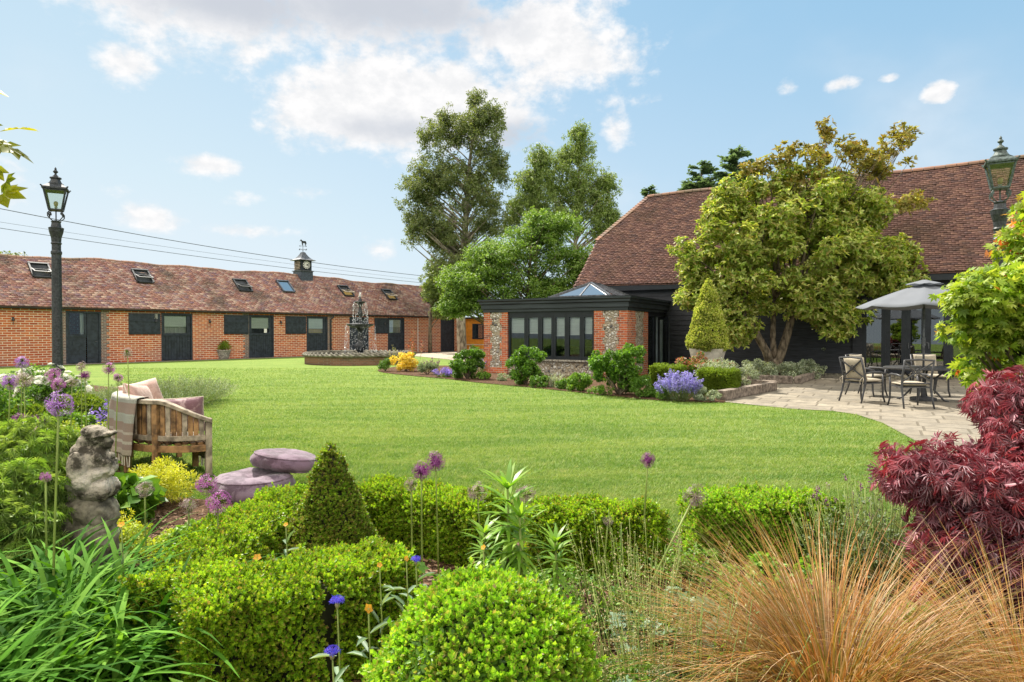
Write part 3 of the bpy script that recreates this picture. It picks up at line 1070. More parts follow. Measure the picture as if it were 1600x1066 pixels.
hp = [(-.36, .40), (-.30, .47), (-.26, .56), (-.22, .575), (-.14, .50), (-.04, .44), (.12, .45), (.24, .46), (.33, .40), (.37, .22), (.33, .10), (.30, .28),
      (.27, .26), (.28, .12), (.27, 0), (.22, 0), (.22, .14), (.17, .24), (.02, .22), (-.06, .20), (-.07, .08), (-.06, 0), (-.11, 0), (-.12, .12), (-.16, .28), (-.20, .42), (-.27, .42), (-.34, .36)]
hm = MB(); zz = zt + .66
n = len(hp)
hm.add([(tx + .02 + a * .95, RW - .02, zz + b * .95) for a, b in hp] + [(tx + .02 + a * .95, RW + .02, zz + b * .95) for a, b in hp],
       [tuple(range(n)), tuple(range(2 * n - 1, n - 1, -1))] + [(i, n + i, n + (i + 1) % n, (i + 1) % n) for i in range(n)])
hm.v = [(tx + (p[0] - tx) * VS_, RW + (p[1] - RW) * VS_, zt + (p[2] - zt) * VS_) for p in hm.v]
hm.build('horse', M['iron'], vane)

# ------------------------------------------------------------------ orange building at the end
OBo = SF.world(XR, 0)
OB = thing('orange_outbuilding', 'small orange rendered outbuilding with a dark green window, between stable and orangery', 'outbuilding', (OBo.x, OBo.y, 0), radians(-36))
w = MB(); w.box(0, 7, 0, .25, 0, 2.55); w.box(0, .25, .25, 3, 0, 2.55); w.build('wall', M['orange_render'], OB)
OFr = Frame(OBo, radians(-36))
a, b = OFr.at(738.5), OFr.at(756)
w = MB(); w.box(a, b, -.05, 0, .95, 2.15); wf = w.build('window_frame', M['dark_paint'], OB)
w = MB(); w.box(a + .08, b - .08, -.06, -.052, 1.03, 2.07); w.build('pane', M['roof_glass'], wf)
w = MB(); w.box(-.1, 7.1, -.25, 3.1, 2.56, 2.66); w.build('roof', M['black_timber'], OB)

# ================================================================== barn
BN = thing('barn', 'large black weatherboarded barn with a tall mossy brown tiled roof', 'barn', (BF.o.x, BF.o.y, 0), BF.rz)
BX1 = 24.0; BE = 3.34; BR = 7.80; BW = 4.5
GW0, GW1 = BF.at(1347), BF.at(1545)
bd = MB()
z = .05
def boards(mb, x0, x1, z0, z1, y=0.0, hh=.19):
    z = z0
    while z < z1 - .01:
        zt_ = min(z + hh, z1)
        mb.add([(x0, y - .035, z), (x1, y - .035, z), (x1, y - .012, zt_), (x0, y - .012, zt_), (x0, y + .02, z), (x1, y + .02, z)], [(0, 1, 2, 3), (0, 4, 5, 1)])
        z = zt_
boards(bd, 0, GW0 - .2, .08, BE - .1)
boards(bd, GW0 - .2, GW1 + .1, 2.72, BE - .1)
boards(bd, GW1 + .1, BX1, .08, BE - .1)
bd.box(0, GW0 - .2, .02, .2, 0, BE + .2); bd.box(GW1 + .1, BX1, .02, .2, 0, BE + .2); bd.box(GW0 - .2, GW1 + .1, .02, .2, 2.72, BE + .2)
bd.box(GW0 - .28, GW0, -.10, .22, 0, 2.72); bd.box(GW1, GW1 + .2, -.10, .22, 0, 2.72)
bd.box(0, .2, .2, 2 * BW, 0, BE)
bd.build('weatherboard_wall', M['black_timber'], BN)
pl = MB(); pl.box(0, BX1, -.06, -.036, 0, .10); pl.build('plinth', M['stone_moss'], BN)
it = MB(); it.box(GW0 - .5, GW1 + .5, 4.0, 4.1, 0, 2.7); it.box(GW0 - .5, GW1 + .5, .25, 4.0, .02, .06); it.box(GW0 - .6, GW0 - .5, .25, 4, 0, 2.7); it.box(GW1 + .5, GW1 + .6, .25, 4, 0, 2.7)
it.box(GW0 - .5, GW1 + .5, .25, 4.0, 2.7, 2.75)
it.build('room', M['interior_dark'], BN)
# glazed doors
glz = [1356, 1384, 1415.5, 1447, 1482, 1518, 1545]
xs = [BF.at(p) for p in glz]
xs[0] = GW0
for i in range(len(xs) - 1):
    x0, x1 = xs[i], xs[i + 1]
    f = MB(); t = .13
    f.box(x0, x0 + t, -.06, .06, .06, 2.72); f.box(x1 - t, x1 - .002, -.06, .06, .06, 2.72); f.box(x0 + t, x1 - t, -.05, .05, .06, .28); f.box(x0 + t, x1 - t, -.05, .05, 2.56, 2.72)
    o = f.build('glazed_door', M['frame_paint'], BN)
    g = MB(); g.box(x0 + t, x1 - t, -.01, .01, .28, 2.56); g.build('pane', M['door_glass'], o)
    if i in (2, 3): h = MB(); h.tube([(x0 + .07, -.065, 1.0), (x0 + .07, -.11, 1.0), (x0 + .07, -.11, 1.18)], .012, 6); h.build('handle', M['lead'], o)
cu = MB()
for k in range(14):
    a = GW0 + .12 + k * .04; yy = .3 + .03 * (k % 2)
    cu.quad((a, yy, .1), (a + .04, .3 + .03 * ((k + 1) % 2), .1), (a + .04, .3 + .03 * ((k + 1) % 2), 2.6), (a, yy, 2.6))
cu.build('curtain', M['curtain'], BN)
stp = MB(); stp.prism([(xs[0] - .1 + 1.0 * (1 - cos(a)) , -.02 - .75 * sin(a)) for a in [pi * k / 16 for k in range(17)]], .012, .15)
stp.build('door_step', M['stone_moss'], BN)
bye, bze = -.32, BE - .05
def hip_lim(t):
    """x limits of a course: plain verge below, half hip above"""
    z = bze + (BR - bze) * t
    x0 = -.12
    if z > 5.6: x0 = -.12 + (z - 5.6) / (BR - 5.6) * 1.65
    return x0, BX1
def sag_barn(x, t):
    x = np.asarray(x, float); t = np.clip(t, 0, 1)
    return .05 * np.sin(x * .35 + .5) * t + .02 * np.sin(x * 1.1 + t * 4) + .12 * (1 - t) ** 5 - .05 * np.sin(pi * t)
V, F = roof_tiles(-.12, BX1, bye, bze, BW, BR, sag_barn, 5, expo=.125, tw=.19, xlim=hip_lim, th=.030)
br_ = np_mesh('roof', V, F, M['barn_tile'], BN)
dk = MB()
N = 30
for j in range(N):
    t0, t1 = j / N, (j + 1) / N
    for k in range(40):
        a0, a1 = hip_lim(t0); b0, b1 = hip_lim(t1)
        u0, u1 = k / 40, (k + 1) / 40
        def Q(t, lo, hi, u):
            x = lo + (hi - lo) * u
            return (x, bye + (BW - bye) * t, bze + (BR - bze) * t + float(sag_barn(x, t)) - .035)
        dk.quad(Q(t0, a0, a1, u0), Q(t0, a0, a1, u1), Q(t1, b0, b1, u1), Q(t1, b0, b1, u0))
dk.quad((1.5, BW, BR - .04), (BX1, BW, BR - .04), (BX1, 2 * BW + .3, bze), (0, 2 * BW + .3, bze))
dk.add([(-.12, 2.17, 5.56), (1.53, BW, BR - .04), (-.12, 2 * BW - 2.17, 5.56)], [(0, 1, 2)])
dk.add([(-.0, .0, BE), (-.0, 2.17, 5.5), (0, 2 * BW - 2.17, 5.5), (0, 2 * BW, BE)], [(0, 1, 2, 3)])
dk.build('roof_deck', M['barn_tile'], br_)
sf = MB(); sf.box(-.1, BX1, -.28, 0.0, BE - .14, BE - .105); sf.box(-.1, BX1, -.285, -.255, BE - .16, BE + .035); sf.build('eaves_board', M['frame_paint'], BN)
rd = MB(); x = 1.5
while x < BX1:
    r = .14; z = BR + float(sag_barn(x, 1)) - .04; z2 = BR + float(sag_barn(x + .34, 1)) - .04 + random.uniform(-.008, .008)
    vs = []
    for (xx, zz) in ((x, z), (x + .335, z2)):
        for k in range(7):
            a = pi * k / 6; vs.append((xx, BW - r * cos(a), zz + r * sin(a)))
    rd.add(vs, [(k, k + 1, 8 + k, 7 + k) for k in range(6)] + [tuple(range(7)), tuple(range(13, 6, -1))]); x += .35
rd.build('ridge_tiles', M['ridge_tile'], br_)
# bonnet tiles down the half hip and the verge
bt = MB()
nb = 22
for k in range(nb):
    t = k / nb
    p = Vector((-.12 + 1.62 * t, 2.17 + (BW - 2.17) * t, 5.6 + (BR - 5.6) * t + .02))
    d = Vector((1.62, BW - 2.17, BR - 5.6)).normalized()
    bt.bar(p + Vector((0, 0, .03)), p + d * .17 + Vector((0, 0, .0)), .22, .05, (0, -.5, .8))
bt.build('bonnet_tiles', M['ridge_tile'], br_)

# ================================================================== orangery
_c = BF0.world(0, 0)
CF = Frame((3.80, 21.12), radians(-30))      # origin: front right corner of the walls; x negative to the left
CN = thing('orangery', 'orangery with brick and flint piers, black fascia, tall black windows and glass roof lantern', 'orangery', (CF.o.x, CF.o.y, 0), CF.rz)
CL = CF.at(756)           # left end (negative)
CD = 4.25                 # depth back to the barn
WT = 2.26; PW0 = CF.at(793); WIN1 = CF.at(928); TH = .34
lx0, lx1 = CL, PW0
bk = MB()
def pier(mb, fm, x0, x1, y0, side, z1=WT, tooth=True):
    """brick pier facing -y (side=0) or +x (side=1) with a flint panel let in"""
    mid0 = x0 + (x1 - x0) * .26; mid1 = x1 - (x1 - x0) * .24
    z = .0; k = 0
    while z < z1 - .01:
        h = min(.225, z1 - z)
        w = .0 if k % 2 else .085
        base = z < .12
        a, b = (mid0 + w, mid1 - w)
        if base: a = b = (x0 + x1) / 2
        for u0, u1, m_, dd in ((x0, a, mb, 0), (b, x1, mb, 0), (a, b, fm, .012)):
            if u1 - u0 < .005: continue
            if side == 0: m_.box(u0, u1, y0 + dd, y0 + .34, z, z + h)
            else: m_.box(y0 - .34, y0 - dd, u0, u1, z, z + h)
        z += h; k += 1
fm = MB()
bk = MB(); pier(bk, fm, lx0, lx1, 0, 0); bk.box(lx0 - .02, lx1, -.03, 0.0 - .001, 0, .09); bk.build('brick_pier', M['red_brick'], CN)
bk = MB(); pier(bk, fm, WIN1, 0, 0, 0)
# right hand return pier
sx1 = .0
def side_at(p):          # depth along the right return at pixel p
    o = CF.o; d = CF.y; a = (p - 800) / FPX
    return (a * o.y - o.x) / (d.x - a * d.y)
SD = side_at(1012.5)
pier(bk, fm, .342, SD, 0, 1)
bk.build('brick_pier', M['red_brick'], CN)
fm.box(lx1, WIN1, .05, .33, 0, .50)
fm.box(lx0, lx0 + .3, .345, CD, 0, WT)
fm.build('flint_panel', M['flint'], CN)
sl = MB(); sl.box(lx1 - .0, WIN1, -.06, .33, .502, .56); sl.build('window_sill', M['stone_trim'], CN)
# windows
wpx = [799.5, 821, 842.5, 863.5, 884.5, 908, 928.5]
wxs = [CF.at(p) for p in wpx]; wxs[0] = lx1; wxs[-1] = WIN1
hdm = MB(); hdm.box(lx1, WIN1, .06, .2, WT - .12, WT); hdm.build('window_head', M['frame_paint'], CN)
for i in range(6):
    x0, x1 = wxs[i], wxs[i + 1]
    f = MB(); t = .085
    f.box(x0 + .003, x0 + t, .06, .16, .565, WT - .12); f.box(x1 - t, x1 - .003, .06, .16, .565, WT - .12)
    f.box(x0 + t, x1 - t, .06, .16, .565, .68); f.box(x0 + t, x1 - t, .06, .16, WT - .22, WT - .12)
    o = f.build('window', M['frame_paint'], CN)
    g = MB(); g.box(x0 + t, x1 - t, .10, .11, .68, WT - .22); g.build('pane', M['glass'], o)
    b_ = MB(); zb = WT - .22 - (.55, .58, .58, .66, .62, .58)[i]
    b_.box(x0 + t * .6, x1 - t * .6, .169, .175, zb, WT - .1)
    for q in range(3): b_.box(x0 + t * .6, x1 - t * .6, .162, .169, zb + q * .19, zb + q * .19 + .02)
    b_.build('blind', M['blind'], o)
# side doors
sdo = [1013, 1022, 1026, 1046, 1058]
ys = [side_at(p) for p in sdo]
f = MB(); f.box(-.14, -.04, SD, SD + .1, 0, WT); f.box(-.14, -.04, CD - .1, CD, 0, WT); f.box(-.14, -.04, SD + .1, CD - .1, WT - .15, WT)
yA = side_at(1024)
f.box(-.14, -.04, yA, yA + .14, 0, WT - .15)
dfr = f.build('door_frame', M['frame_paint'], CN)
g = MB(); g.box(-.10, -.09, SD + .1, yA, .1, WT - .15); g.build('pane', M['glass'], dfr)
yB = CD - .75
f = MB(); f.box(-.12, -.06, yB, CD - .1, .02, WT - .15); f.build('panel', M['interior'], dfr)
# open door leaf swung outward
hinge = (-.03, yB, 0); ang = radians(-48)
dl = MB()
Lw = .86
dx, dyv = cos(ang), sin(ang)
def DP(u, z): return (hinge[0] + dx * u, hinge[1] + dyv * u, z)
nn = Vector((-dyv, dx, 0))
dl.bar(DP(.05, .03), DP(.05, WT - .17), .10, .05, tuple(nn)); dl.bar(DP(Lw, .03), DP(Lw, WT - .17), .10, .05, tuple(nn))
dl.bar(DP(.1, .12), DP(Lw - .05, .12), .05, .2); dl.bar(DP(.1, WT - .22), DP(Lw - .05, WT - .22), .05, .1)
dlo = dl.build('open_door', M['frame_paint'], CN)
g = MB(); g.quad(DP(.1, .2), DP(Lw - .05, .2), DP(Lw - .05, WT - .27), DP(.1, WT - .27)); g.build('pane', M['glass'], dlo)
# interior
it = MB(); it.box(CL + .35, -.2, 4.0, 4.1, 0, WT + .2); it.box(CL + .31, CL + .35, .36, 4.1, 0, WT + .2)
it.build('room_wall', M['interior'], CN)
it = MB(); it.box(CL + .35, -.15, .35, 4.0, .03, .06); it.build('room_floor', M['stone_trim'], CN)
it = MB()
for (a, b) in ((-4.3, -3.5), (-2.4, -1.6)): it.box(a, b, 3.0, 3.5, .06, .92)
it.box(-4.6, -1.2, 2.6, 3.4, .92, .96); it.box(-3.2, -2.7, 3.85, 3.98, 0.2, 2.0)
it.box(-1.2, -.6, 3.3, 3.9, .06, 1.9)
it.build('kitchen_units', M['interior_dark'], CN)
# ceiling ring and fascia
fs = MB()
ov = .16
prof = [(0, WT), (0, WT + .09), (.05, WT + .11), (.05, WT + .26), (.10, WT + .29), (.10, WT + .36), (.15, WT + .40), (.15, WT + .47)]
def ringp(o): return [(CL - .02 - o, CD + .3), (CL - .02 - o, -.03 - o), (.03 + o, -.03 - o), (.03 + o, CD + .3)]
for (o0, z0), (o1, z1) in zip(prof[:-1], prof[1:]):
    A, B_ = ringp(o0), ringp(o1)
    for i in range(3):
        fs.quad((*A[i], z0), (*A[i + 1], z0), (*B_[i + 1], z1), (*B_[i], z1))
R = ringp(.15)
LZ = WT + .47
lx_a, lx_b, ly_a, ly_b = CF.at(862) + .1, CF.at(1010, .8), .75, 3.6
lx_a = CF.at(858, .75); lx_b = CF.at(954, .75)
fs.box(R[0][0], lx_a, R[1][1], CD + .3, LZ - .02, LZ); fs.box(lx_b, R[2][0], R[1][1], CD + .3, LZ - .02, LZ)
fs.box(lx_a, lx_b, R[1][1], ly_a, LZ - .02, LZ); fs.box(lx_a, lx_b, ly_b, CD + .3, LZ - .02, LZ)
fs.box(CL + .05, -.05, .05, .34, WT, WT + .05)
fs.build('fascia', M['fascia_paint'], CN)
cl = MB(); cl.box(CL + .1, lx_a, .1, CD, LZ - .2, LZ - .15); cl.box(lx_b, -.1, .1, CD, LZ - .2, LZ - .15); cl.box(lx_a, lx_b, .1, ly_a, LZ - .2, LZ - .15); cl.build('ceiling', M['white'], CN)
# glass lantern, its ridge running back towards the barn
lt = MB(); LR = LZ + .62; mx_ = (lx_a + lx_b) / 2
ra, rb_ = (mx_, ly_a + 1.05, LR), (mx_, ly_b - .9, LR)
cs = [(lx_a, ly_a, LZ + .05), (lx_b, ly_a, LZ + .05), (lx_b, ly_b, LZ + .05), (lx_a, ly_b, LZ + .05)]
for a_, b_ in ((ra, rb_), (cs[0], ra), (cs[1], ra), (cs[2], rb_), (cs[3], rb_)): lt.bar(a_, b_, .09, .07)
for i in range(4): lt.bar(cs[i], cs[(i + 1) % 4], .10, .10)
for k in (.33, .5, .67):
    yy = ly_a + (ly_b - ly_a) * k
    for xe in (lx_a, lx_b): lt.bar((xe, yy, LZ + .05), (mx_, min(max(yy, ra[1]), rb_[1]), LR), .045, .045)
lt.bar((mx_, ly_a, LZ + .05), ra, .045, .045)
lo_ = lt.build('roof_lantern', M['lead'], CN)
g = MB()
g.quad(cs[1], cs[2], rb_, ra); g.quad(cs[3], cs[0], ra, rb_); g.add([cs[0], cs[1], ra], [(0, 1, 2)]); g.add([cs[2], cs[3], rb_], [(0, 1, 2)])
g.build('pane', M['roof_glass'], lo_)

# ================================================================== lamp posts
def lamp_post(loc, H, label, rz=0.0, body='iron', head='iron'):
    t = thing('lamp_post', label, 'lamp post', loc, rz, 'Victorian style lamp posts')
    ib, ih = M[body], M[head]
    z1 = H - 1.36 * .70                       # top of the column
    p = MB()
    p.lathe([(.16, 0), (.16, .08), (.14, .10), (.13, .35), (.14, .38), (.11, .44), (.085, .55), (.08, .9), (.095, .93), (.095, .97), (.072, 1.0), (.066, z1 - .42),
             (.075, z1 - .40), (.075, z1 - .37), (.062, z1 - .35), (.062, z1 - .26), (.075, z1 - .24), (.064, z1 - .22), (.07, z1 - .15), (.095, z1 - .06), (.10, z1 - .02), (.105, z1), (.07, z1 + .02), (.06, z1 + .08), (.07, z1 + .10), (.03, z1 + .12)], n=16)
    p.build('column', ib, t, smooth=False)
    zb = z1 + .40                       # lantern base
    br = MB()
    br.tube([(0, 0, z1 + .1), (0, 0, zb)], .012, 6)
    for k in range(4):
        a = pi / 4 + k * pi / 2
        pts = []
        for u, v in ((.03, .10), (.06, .15), (.12, .19), (.17, .24), (.175, .31), (.145, .35), (.12, .33), (.13, .29)):
            pts.append((u * cos(a), u * sin(a), z1 + v))
        br.tube(pts, .010, 5)
        br.tube([(.17 * cos(a), .17 * sin(a), z1 + .24), (.12 * cos(a), .12 * sin(a), zb + .01)], .009, 5)
    br.build('scroll_bracket', ih, t)
    r0, r1, hl = .105, .180, .46        # half widths bottom / top, glass height
    fr = MB()
    zt = zb + hl
    for sx_, sy_ in ((-1, -1), (1, -1), (1, 1), (-1, 1)):
        fr.bar((sx_ * r0, sy_ * r0, zb), (sx_ * r1, sy_ * r1, zt), .024, .024)
    def ring(r, z, w, h):
        c4 = [(-r, -r, z), (r, -r, z), (r, r, z), (-r, r, z)]
        for i in range(4): fr.bar(c4[i], c4[(i + 1) % 4], w, h)
    ring(r0, zb, .03, .03); ring(r1 + .012, zt, .035, .03)
    fr.box(-r0, r0, -r0, r0, zb - .012, zb - .004)
    fr.box(-r1, r1, -r1 - .005, -r1 + .004, zt - .05, zt - .015); fr.box(-r1, r1, r1 - .004, r1 + .005, zt - .05, zt - .015)
    for sx_ in (-1, 1):
        for sy_ in (-1, 1): fr.bar((sx_ * (r1 + .005), sy_ * (r1 + .005), zt), (sx_ * (r1 + .04), sy_ * (r1 + .04), zt + .045), .02, .02)
    lf = fr.build('lantern_frame', ih, t)
    for k in range(4):
        a = k * pi / 2
        def R(x, y, z): return (x * cos(a) - y * sin(a), x * sin(a) + y * cos(a), z)
        g = MB(); g.quad(R(-r0, -r0, zb + .015), R(r0, -r0, zb + .015), R(r1, -r1, zt - .02), R(-r1, -r1, zt - .02))
        g.build('pane', M['lamp_glass'], lf)
    cp = MB()
    s2 = sq
    cp.lathe([((r1 + .02) * s2, zt + .012), ((r1 + .01) * s2, zt + .03), (.125 * s2, zt + .095), (.11 * s2, zt + .10)], n=4)
    cp.lathe([(.135, zt + .10), (.135, zt + .12), (.115, zt + .135), (.09, zt + .18), (.075, zt + .23), (.098, zt + .24), (.098, zt + .265), (.06, zt + .28), (.04, zt + .31), (.02, zt + .33),
              (.018, zt + .36), (.035, zt + .375), (.045, zt + .395), (.03, zt + .42), (.015, zt + .44), (.022, zt + .455), (.012, zt + .48), (.002, zt + .50)], n=14)
    cp_o = cp.build('lantern_cap', ih, t)
    b = MB(); b.lathe([(.02, 0), (.022, .05), (.028, .06), (.03, .07)], (0, 0, zb), 10)
    hol = b.build('bulb_holder', M['white'], t)
    b = MB(); b.lathe([(.015, .07), (.034, .11), (.04, .15), (.03, .185), (.004, .20)], (0, 0, zb), 12); b.build('bulb', M['bulb'], t, smooth=True)
    for ch in t.children:
        if not ch.name.startswith('column'):
            ch.scale = (.80, .80, .70); ch.location = (0, 0, z1 * .30)
    return t


_m, _nt, _b = new_mat('bulb'); setp(_nt, _b, color=(.62, .48, .28), rough=.25); M['bulb'] = _m
lamp_post((-7.14, 10.05, 0), 4.12, 'dark iron lamp post with glass lantern rising from the left flower bed', radians(29))
lamp_post((6.27, 8.25, 0), 4.06, 'lamp post with green patinated lantern rising behind the green maple', radians(-31), head='verdigris')

# ================================================================== fountain
FY = 31.5; fx = (563 - 800) / FPX * FY
FT = thing('fountain', 'cast iron tiered fountain playing in a round brick basin on the lawn', 'fountain', (fx, FY, 0))
R_ = 2.62
b = MB(); b.lathe([(R_, 0), (R_, .40), (R_ - .3, .40), (R_ - .3, .05)], n=48); b.build('basin_wall', M['basin_brick'], FT)
cp = MB()
nn_ = 60
for k in range(nn_):                    # twisted rope coping
    a0 = 2 * pi * k / nn_; a1 = a0 + 2 * pi / nn_ * 2.0
    pts = []
    for j in range(5):
        u = j / 4; a = a0 + (a1 - a0) * u; ph = pi * (1 - u) 
        pts.append(((R_ - .12 + .21 * cos(ph + pi) * -1) * cos(a), (R_ - .12 + .21 * cos(ph + pi) * -1) * sin(a), .44 + .10 * sin(ph)))
    cp.tube(pts, [.03, .045, .05, .045, .03], 6)
cp.lathe([(R_ + .08, .38), (R_ + .10, .44), (R_ + .02, .50), (R_ - .26, .50), (R_ - .34, .42), (R_ - .3, .36)], n=48, caps=False)
cp.build('rope_coping', plain_mat('rope_stone', (.13, .12, .09), rough=.95, var=.3, scale=5, bump=.5, bdist=.01, col2=(.24, .225, .175)), FT)
wt = MB(); wt.lathe([(R_ - .28, .30), (0.01, .30)], n=48)
_m, _nt, _b = new_mat('water'); _n = _nt.noise(objco(_nt), scale=9, detail=4); setp(_nt, _b, color=(.03, .04, .035), rough=.06, spec=.6, normal=_nt.bump(_n, .6, .03)); M['water'] = _m
wt.build('water', M['water'], FT)
pd = MB(); pd.lathe([(.30, .3), (.30, .36), (.14, .42), (.11, .50), (.14, .54), (.20, .62), (.26, .76), (.27, .86), (.22, .96), (.17, 1.0), (.19, 1.04), (.12, 1.1), (.10, 1.2), (.14, 1.3), (.12, 1.4), (.09, 1.5), (.12, 1.62), (.20, 1.72), (.22, 1.76)], n=20)
pd.build('pedestal', M['iron'], FT, smooth=True)
bw = MB(); bw.lathe([(.18, 1.72), (.45, 1.76), (.62, 1.84), (.66, 1.90), (.69, 1.91), (.66, 1.925), (.60, 1.88), (.2, 1.84), (.05, 1.84)], n=28); bw.build('lower_bowl', M['lead'], FT, smooth=True)
p2 = MB(); p2.lathe([(.10, 1.84), (.12, 1.95), (.06, 2.05), (.05, 2.2), (.10, 2.35), (.12, 2.45), (.08, 2.6), (.05, 2.72), (.08, 2.85), (.16, 2.93)], n=14); p2.build('upper_stem', M['iron'], FT, smooth=True)
b2 = MB(); b2.lathe([(.14, 2.92), (.25, 2.97), (.30, 3.02), (.27, 3.03), (.1, 2.99), (.05, 2.99)], n=20); b2.build('upper_bowl', M['iron'], FT, smooth=True)
f2 = MB(); f2.lathe([(.05, 2.98), (.09, 3.06), (.07, 3.14), (.03, 3.18), (.05, 3.23), (.01, 3.29)], n=12); f2.build('finial', M['iron'], FT, smooth=True)
# falling water: many small separate drops
_m, _nt, _b = new_mat('drops'); setp(_nt, _b, color=(.9, .93, .95), rough=.1, spec=.8); _b.inputs['Alpha'].default_value = .45; M['drops'] = _m
rg = np.random.default_rng(4)
P = []
for r0_, z0, z1, n in ((.29, 3.0, 1.95, 330), (.68, 1.90, .32, 620)):
    k_ = 26 if r0_ < .5 else 34
    a = rg.integers(0, k_, n) * 2 * pi / k_ + rg.normal(0, .05, n); u = rg.random(n)
    r = r0_ + .10 * np.sqrt(u) + rg.normal(0, .012, n)
    P.append(np.stack([r * np.cos(a), r * np.sin(a), z0 - (z0 - z1) * u], 1))
P.append(np.stack([rg.normal(0, .03, 60), rg.normal(0, .03, 60), rg.uniform(3.25, 3.5, 60)], 1))
P = np.concatenate(P)
octa = (np.array([[.0, 0, 0], [.5, .22, 0], [.5, 0, .22], [.5, -.22, 0], [.5, 0, -.22], [1, 0, 0]]), np.array([[0, 1, 2], [0, 2, 3], [0, 3, 4], [0, 4, 1], [5, 2, 1], [5, 3, 2], [5, 4, 3], [5, 1, 4]]))
V, F = place(octa, P, np.tile([0, 0, -1.0], (len(P), 1)) + rg.normal(0, .1, (len(P), 3)), rdir(len(P), rg), rg.uniform(.03, .07, len(P)))
np_mesh('falling_water', V, F, M['drops'], FT)

# ================================================================== terrace furniture
M['alu'] = plain_mat('alu', (.045, .045, .048), rough=.42, var=.15, scale=20, bump=.05, col2=(.07, .07, .075))
M['cushion'] = plain_mat('cushion', (.40, .345, .26), rough=.95, var=.1, scale=60, bump=.3, bdist=.003, col2=(.50, .44, .34))
TC = Vector((9.45, 14.2, 0))


def pillow(mb, c, X, Y, Z, w, h, t, n=8, puff=1.0):
    """soft pillow centred c, half extents w (along X), h (along Y), thickness t (along Z)"""
    c, X, Y, Z = Vector(c), Vector(X), Vector(Y), Vector(Z)
    vs = []; idx = {}
    for s in (0, 1):
        for i in range(n + 1):
            for j in range(n + 1):
                u = 2 * i / n - 1; v = 2 * j / n - 1
                e = (1 - abs(u) ** 3.5) * (1 - abs(v) ** 3.5)
                hgt = t * (.18 + .82 * e ** .5) * puff
                k = 1 - .05 * (1 - abs(u) ** 2) * (abs(v) ** 6) ; k2 = 1 - .05 * (1 - abs(v) ** 2) * (abs(u) ** 6)
                idx[s, i, j] = len(vs)
                vs.append(c + X * (u * w * k2) + Y * (v * h * k) + Z * (hgt if s else -hgt))
    fs = []
    for i in range(n):
        for j in range(n):
            fs.append((idx[1, i, j], idx[1, i + 1, j], idx[1, i + 1, j + 1], idx[1, i, j + 1]))
            fs.append((idx[0, i, j], idx[0, i, j + 1], idx[0, i + 1, j + 1], idx[0, i + 1, j]))
    for i in range(n):
        fs.append((idx[0, i, 0], idx[0, i + 1, 0], idx[1, i + 1, 0], idx[1, i, 0])); fs.append((idx[1, i, n], idx[1, i + 1, n], idx[0, i + 1, n], idx[0, i, n]))
        fs.append((idx[1, 0, i], idx[1, 0, i + 1], idx[0, 0, i + 1], idx[0, 0, i])); fs.append((idx[0, n, i], idx[0, n, i + 1], idx[1, n, i + 1], idx[1, n, i]))
    mb.add(vs, fs)


def make_chair(label, grp='cushioned metal chairs round the table'):
    """garden armchair facing +y, origin on the ground under the seat"""
    t = thing('garden_chair', label, 'chair', (0, 0, 0), 0, grp)
    w, d = .27, .27
    for sx_ in (-1, 1):
        l = MB(); l.tube([(sx_ * (w + .02), d + .03, 0), (sx_ * w, d - .01, .15), (sx_ * w, d - .02, .42), (sx_ * w, d, .63)], [.017, .02, .022, .02], 8); l.build('leg', M['alu'], t, smooth=True)
        l = MB(); l.tube([(sx_ * (w + .01), -d - .13, 0), (sx_ * w, -d - .06, .2), (sx_ * w, -d, .42), (sx_ * w, -d - .03, .65), (sx_ * w, -d - .13, .97)], [.017, .02, .024, .022, .02], 8); l.build('leg', M['alu'], t, smooth=True)
        a = MB(); a.tube([(sx_ * w, -d - .04, .63), (sx_ * (w + .02), -.1, .66), (sx_ * (w + .02), .15, .66), (sx_ * (w + .01), d + .03, .62), (sx_ * w, d + .04, .58)], [.015, .022, .024, .024, .015], 8); a.build('armrest', M['alu'], t, smooth=True)
    s = MB(); s.box(-w, w, -d, d, .405, .43); s.build('seat_frame', M['alu'], t)
    def bp(x, z): return (x, -d - .03 - .10 * max(0, (z - .65)) / .32 - (.03 if z > .65 else .03 * (z - .42) / .23) + .03, z)
    b = MB(); b.tube([bp(-w, .96), bp(0, .98), bp(w, .96)], .020, 8); b.tube([bp(-w, .50), bp(w, .50)], .015, 8)
    b.bar(bp(-w, .93), bp(w, .53), .03, .026); b.bar(bp(w, .93), bp(-w, .53), .03, .026)
    b.tube([bp(-.07, .73), bp(0, .80), bp(.07, .73), bp(0, .66), bp(-.07, .73)], .009, 6)
    b.build('backrest', M['alu'], t)
    c = MB(); pillow(c, (0, .01, .475), (1, 0, 0), (0, 1, 0), (0, 0, 1), w - .01, d + .0, .045); c.build('seat_cushion', M['cushion'], t, smooth=True)
    c = MB(); up = Vector((0, -.24, 1)).normalized(); fw = Vector((0, 1, .24)).normalized()
    pillow(c, (0, -d + .02, .735), (1, 0, 0), up, fw, w - .015, .25, .045); cu_ = c.build('back_cushion', M['cushion'], t, smooth=True)
    tie = MB()
    for sx_ in (-1, 1):
        tie.tube([(sx_ * (w - .02), -d - .05, .56), (sx_ * (w + .03), -d - .09, .50), (sx_ * (w - .0), -d - .08, .42)], .006, 5)
        tie.tube([(sx_ * (w - .02), -d - .05, .56), (sx_ * (w - .05), -d - .10, .48), (sx_ * (w - .05), -d - .09, .40)], .006, 5)
    tie.build('ties', M['cushion'], cu_)
    return t


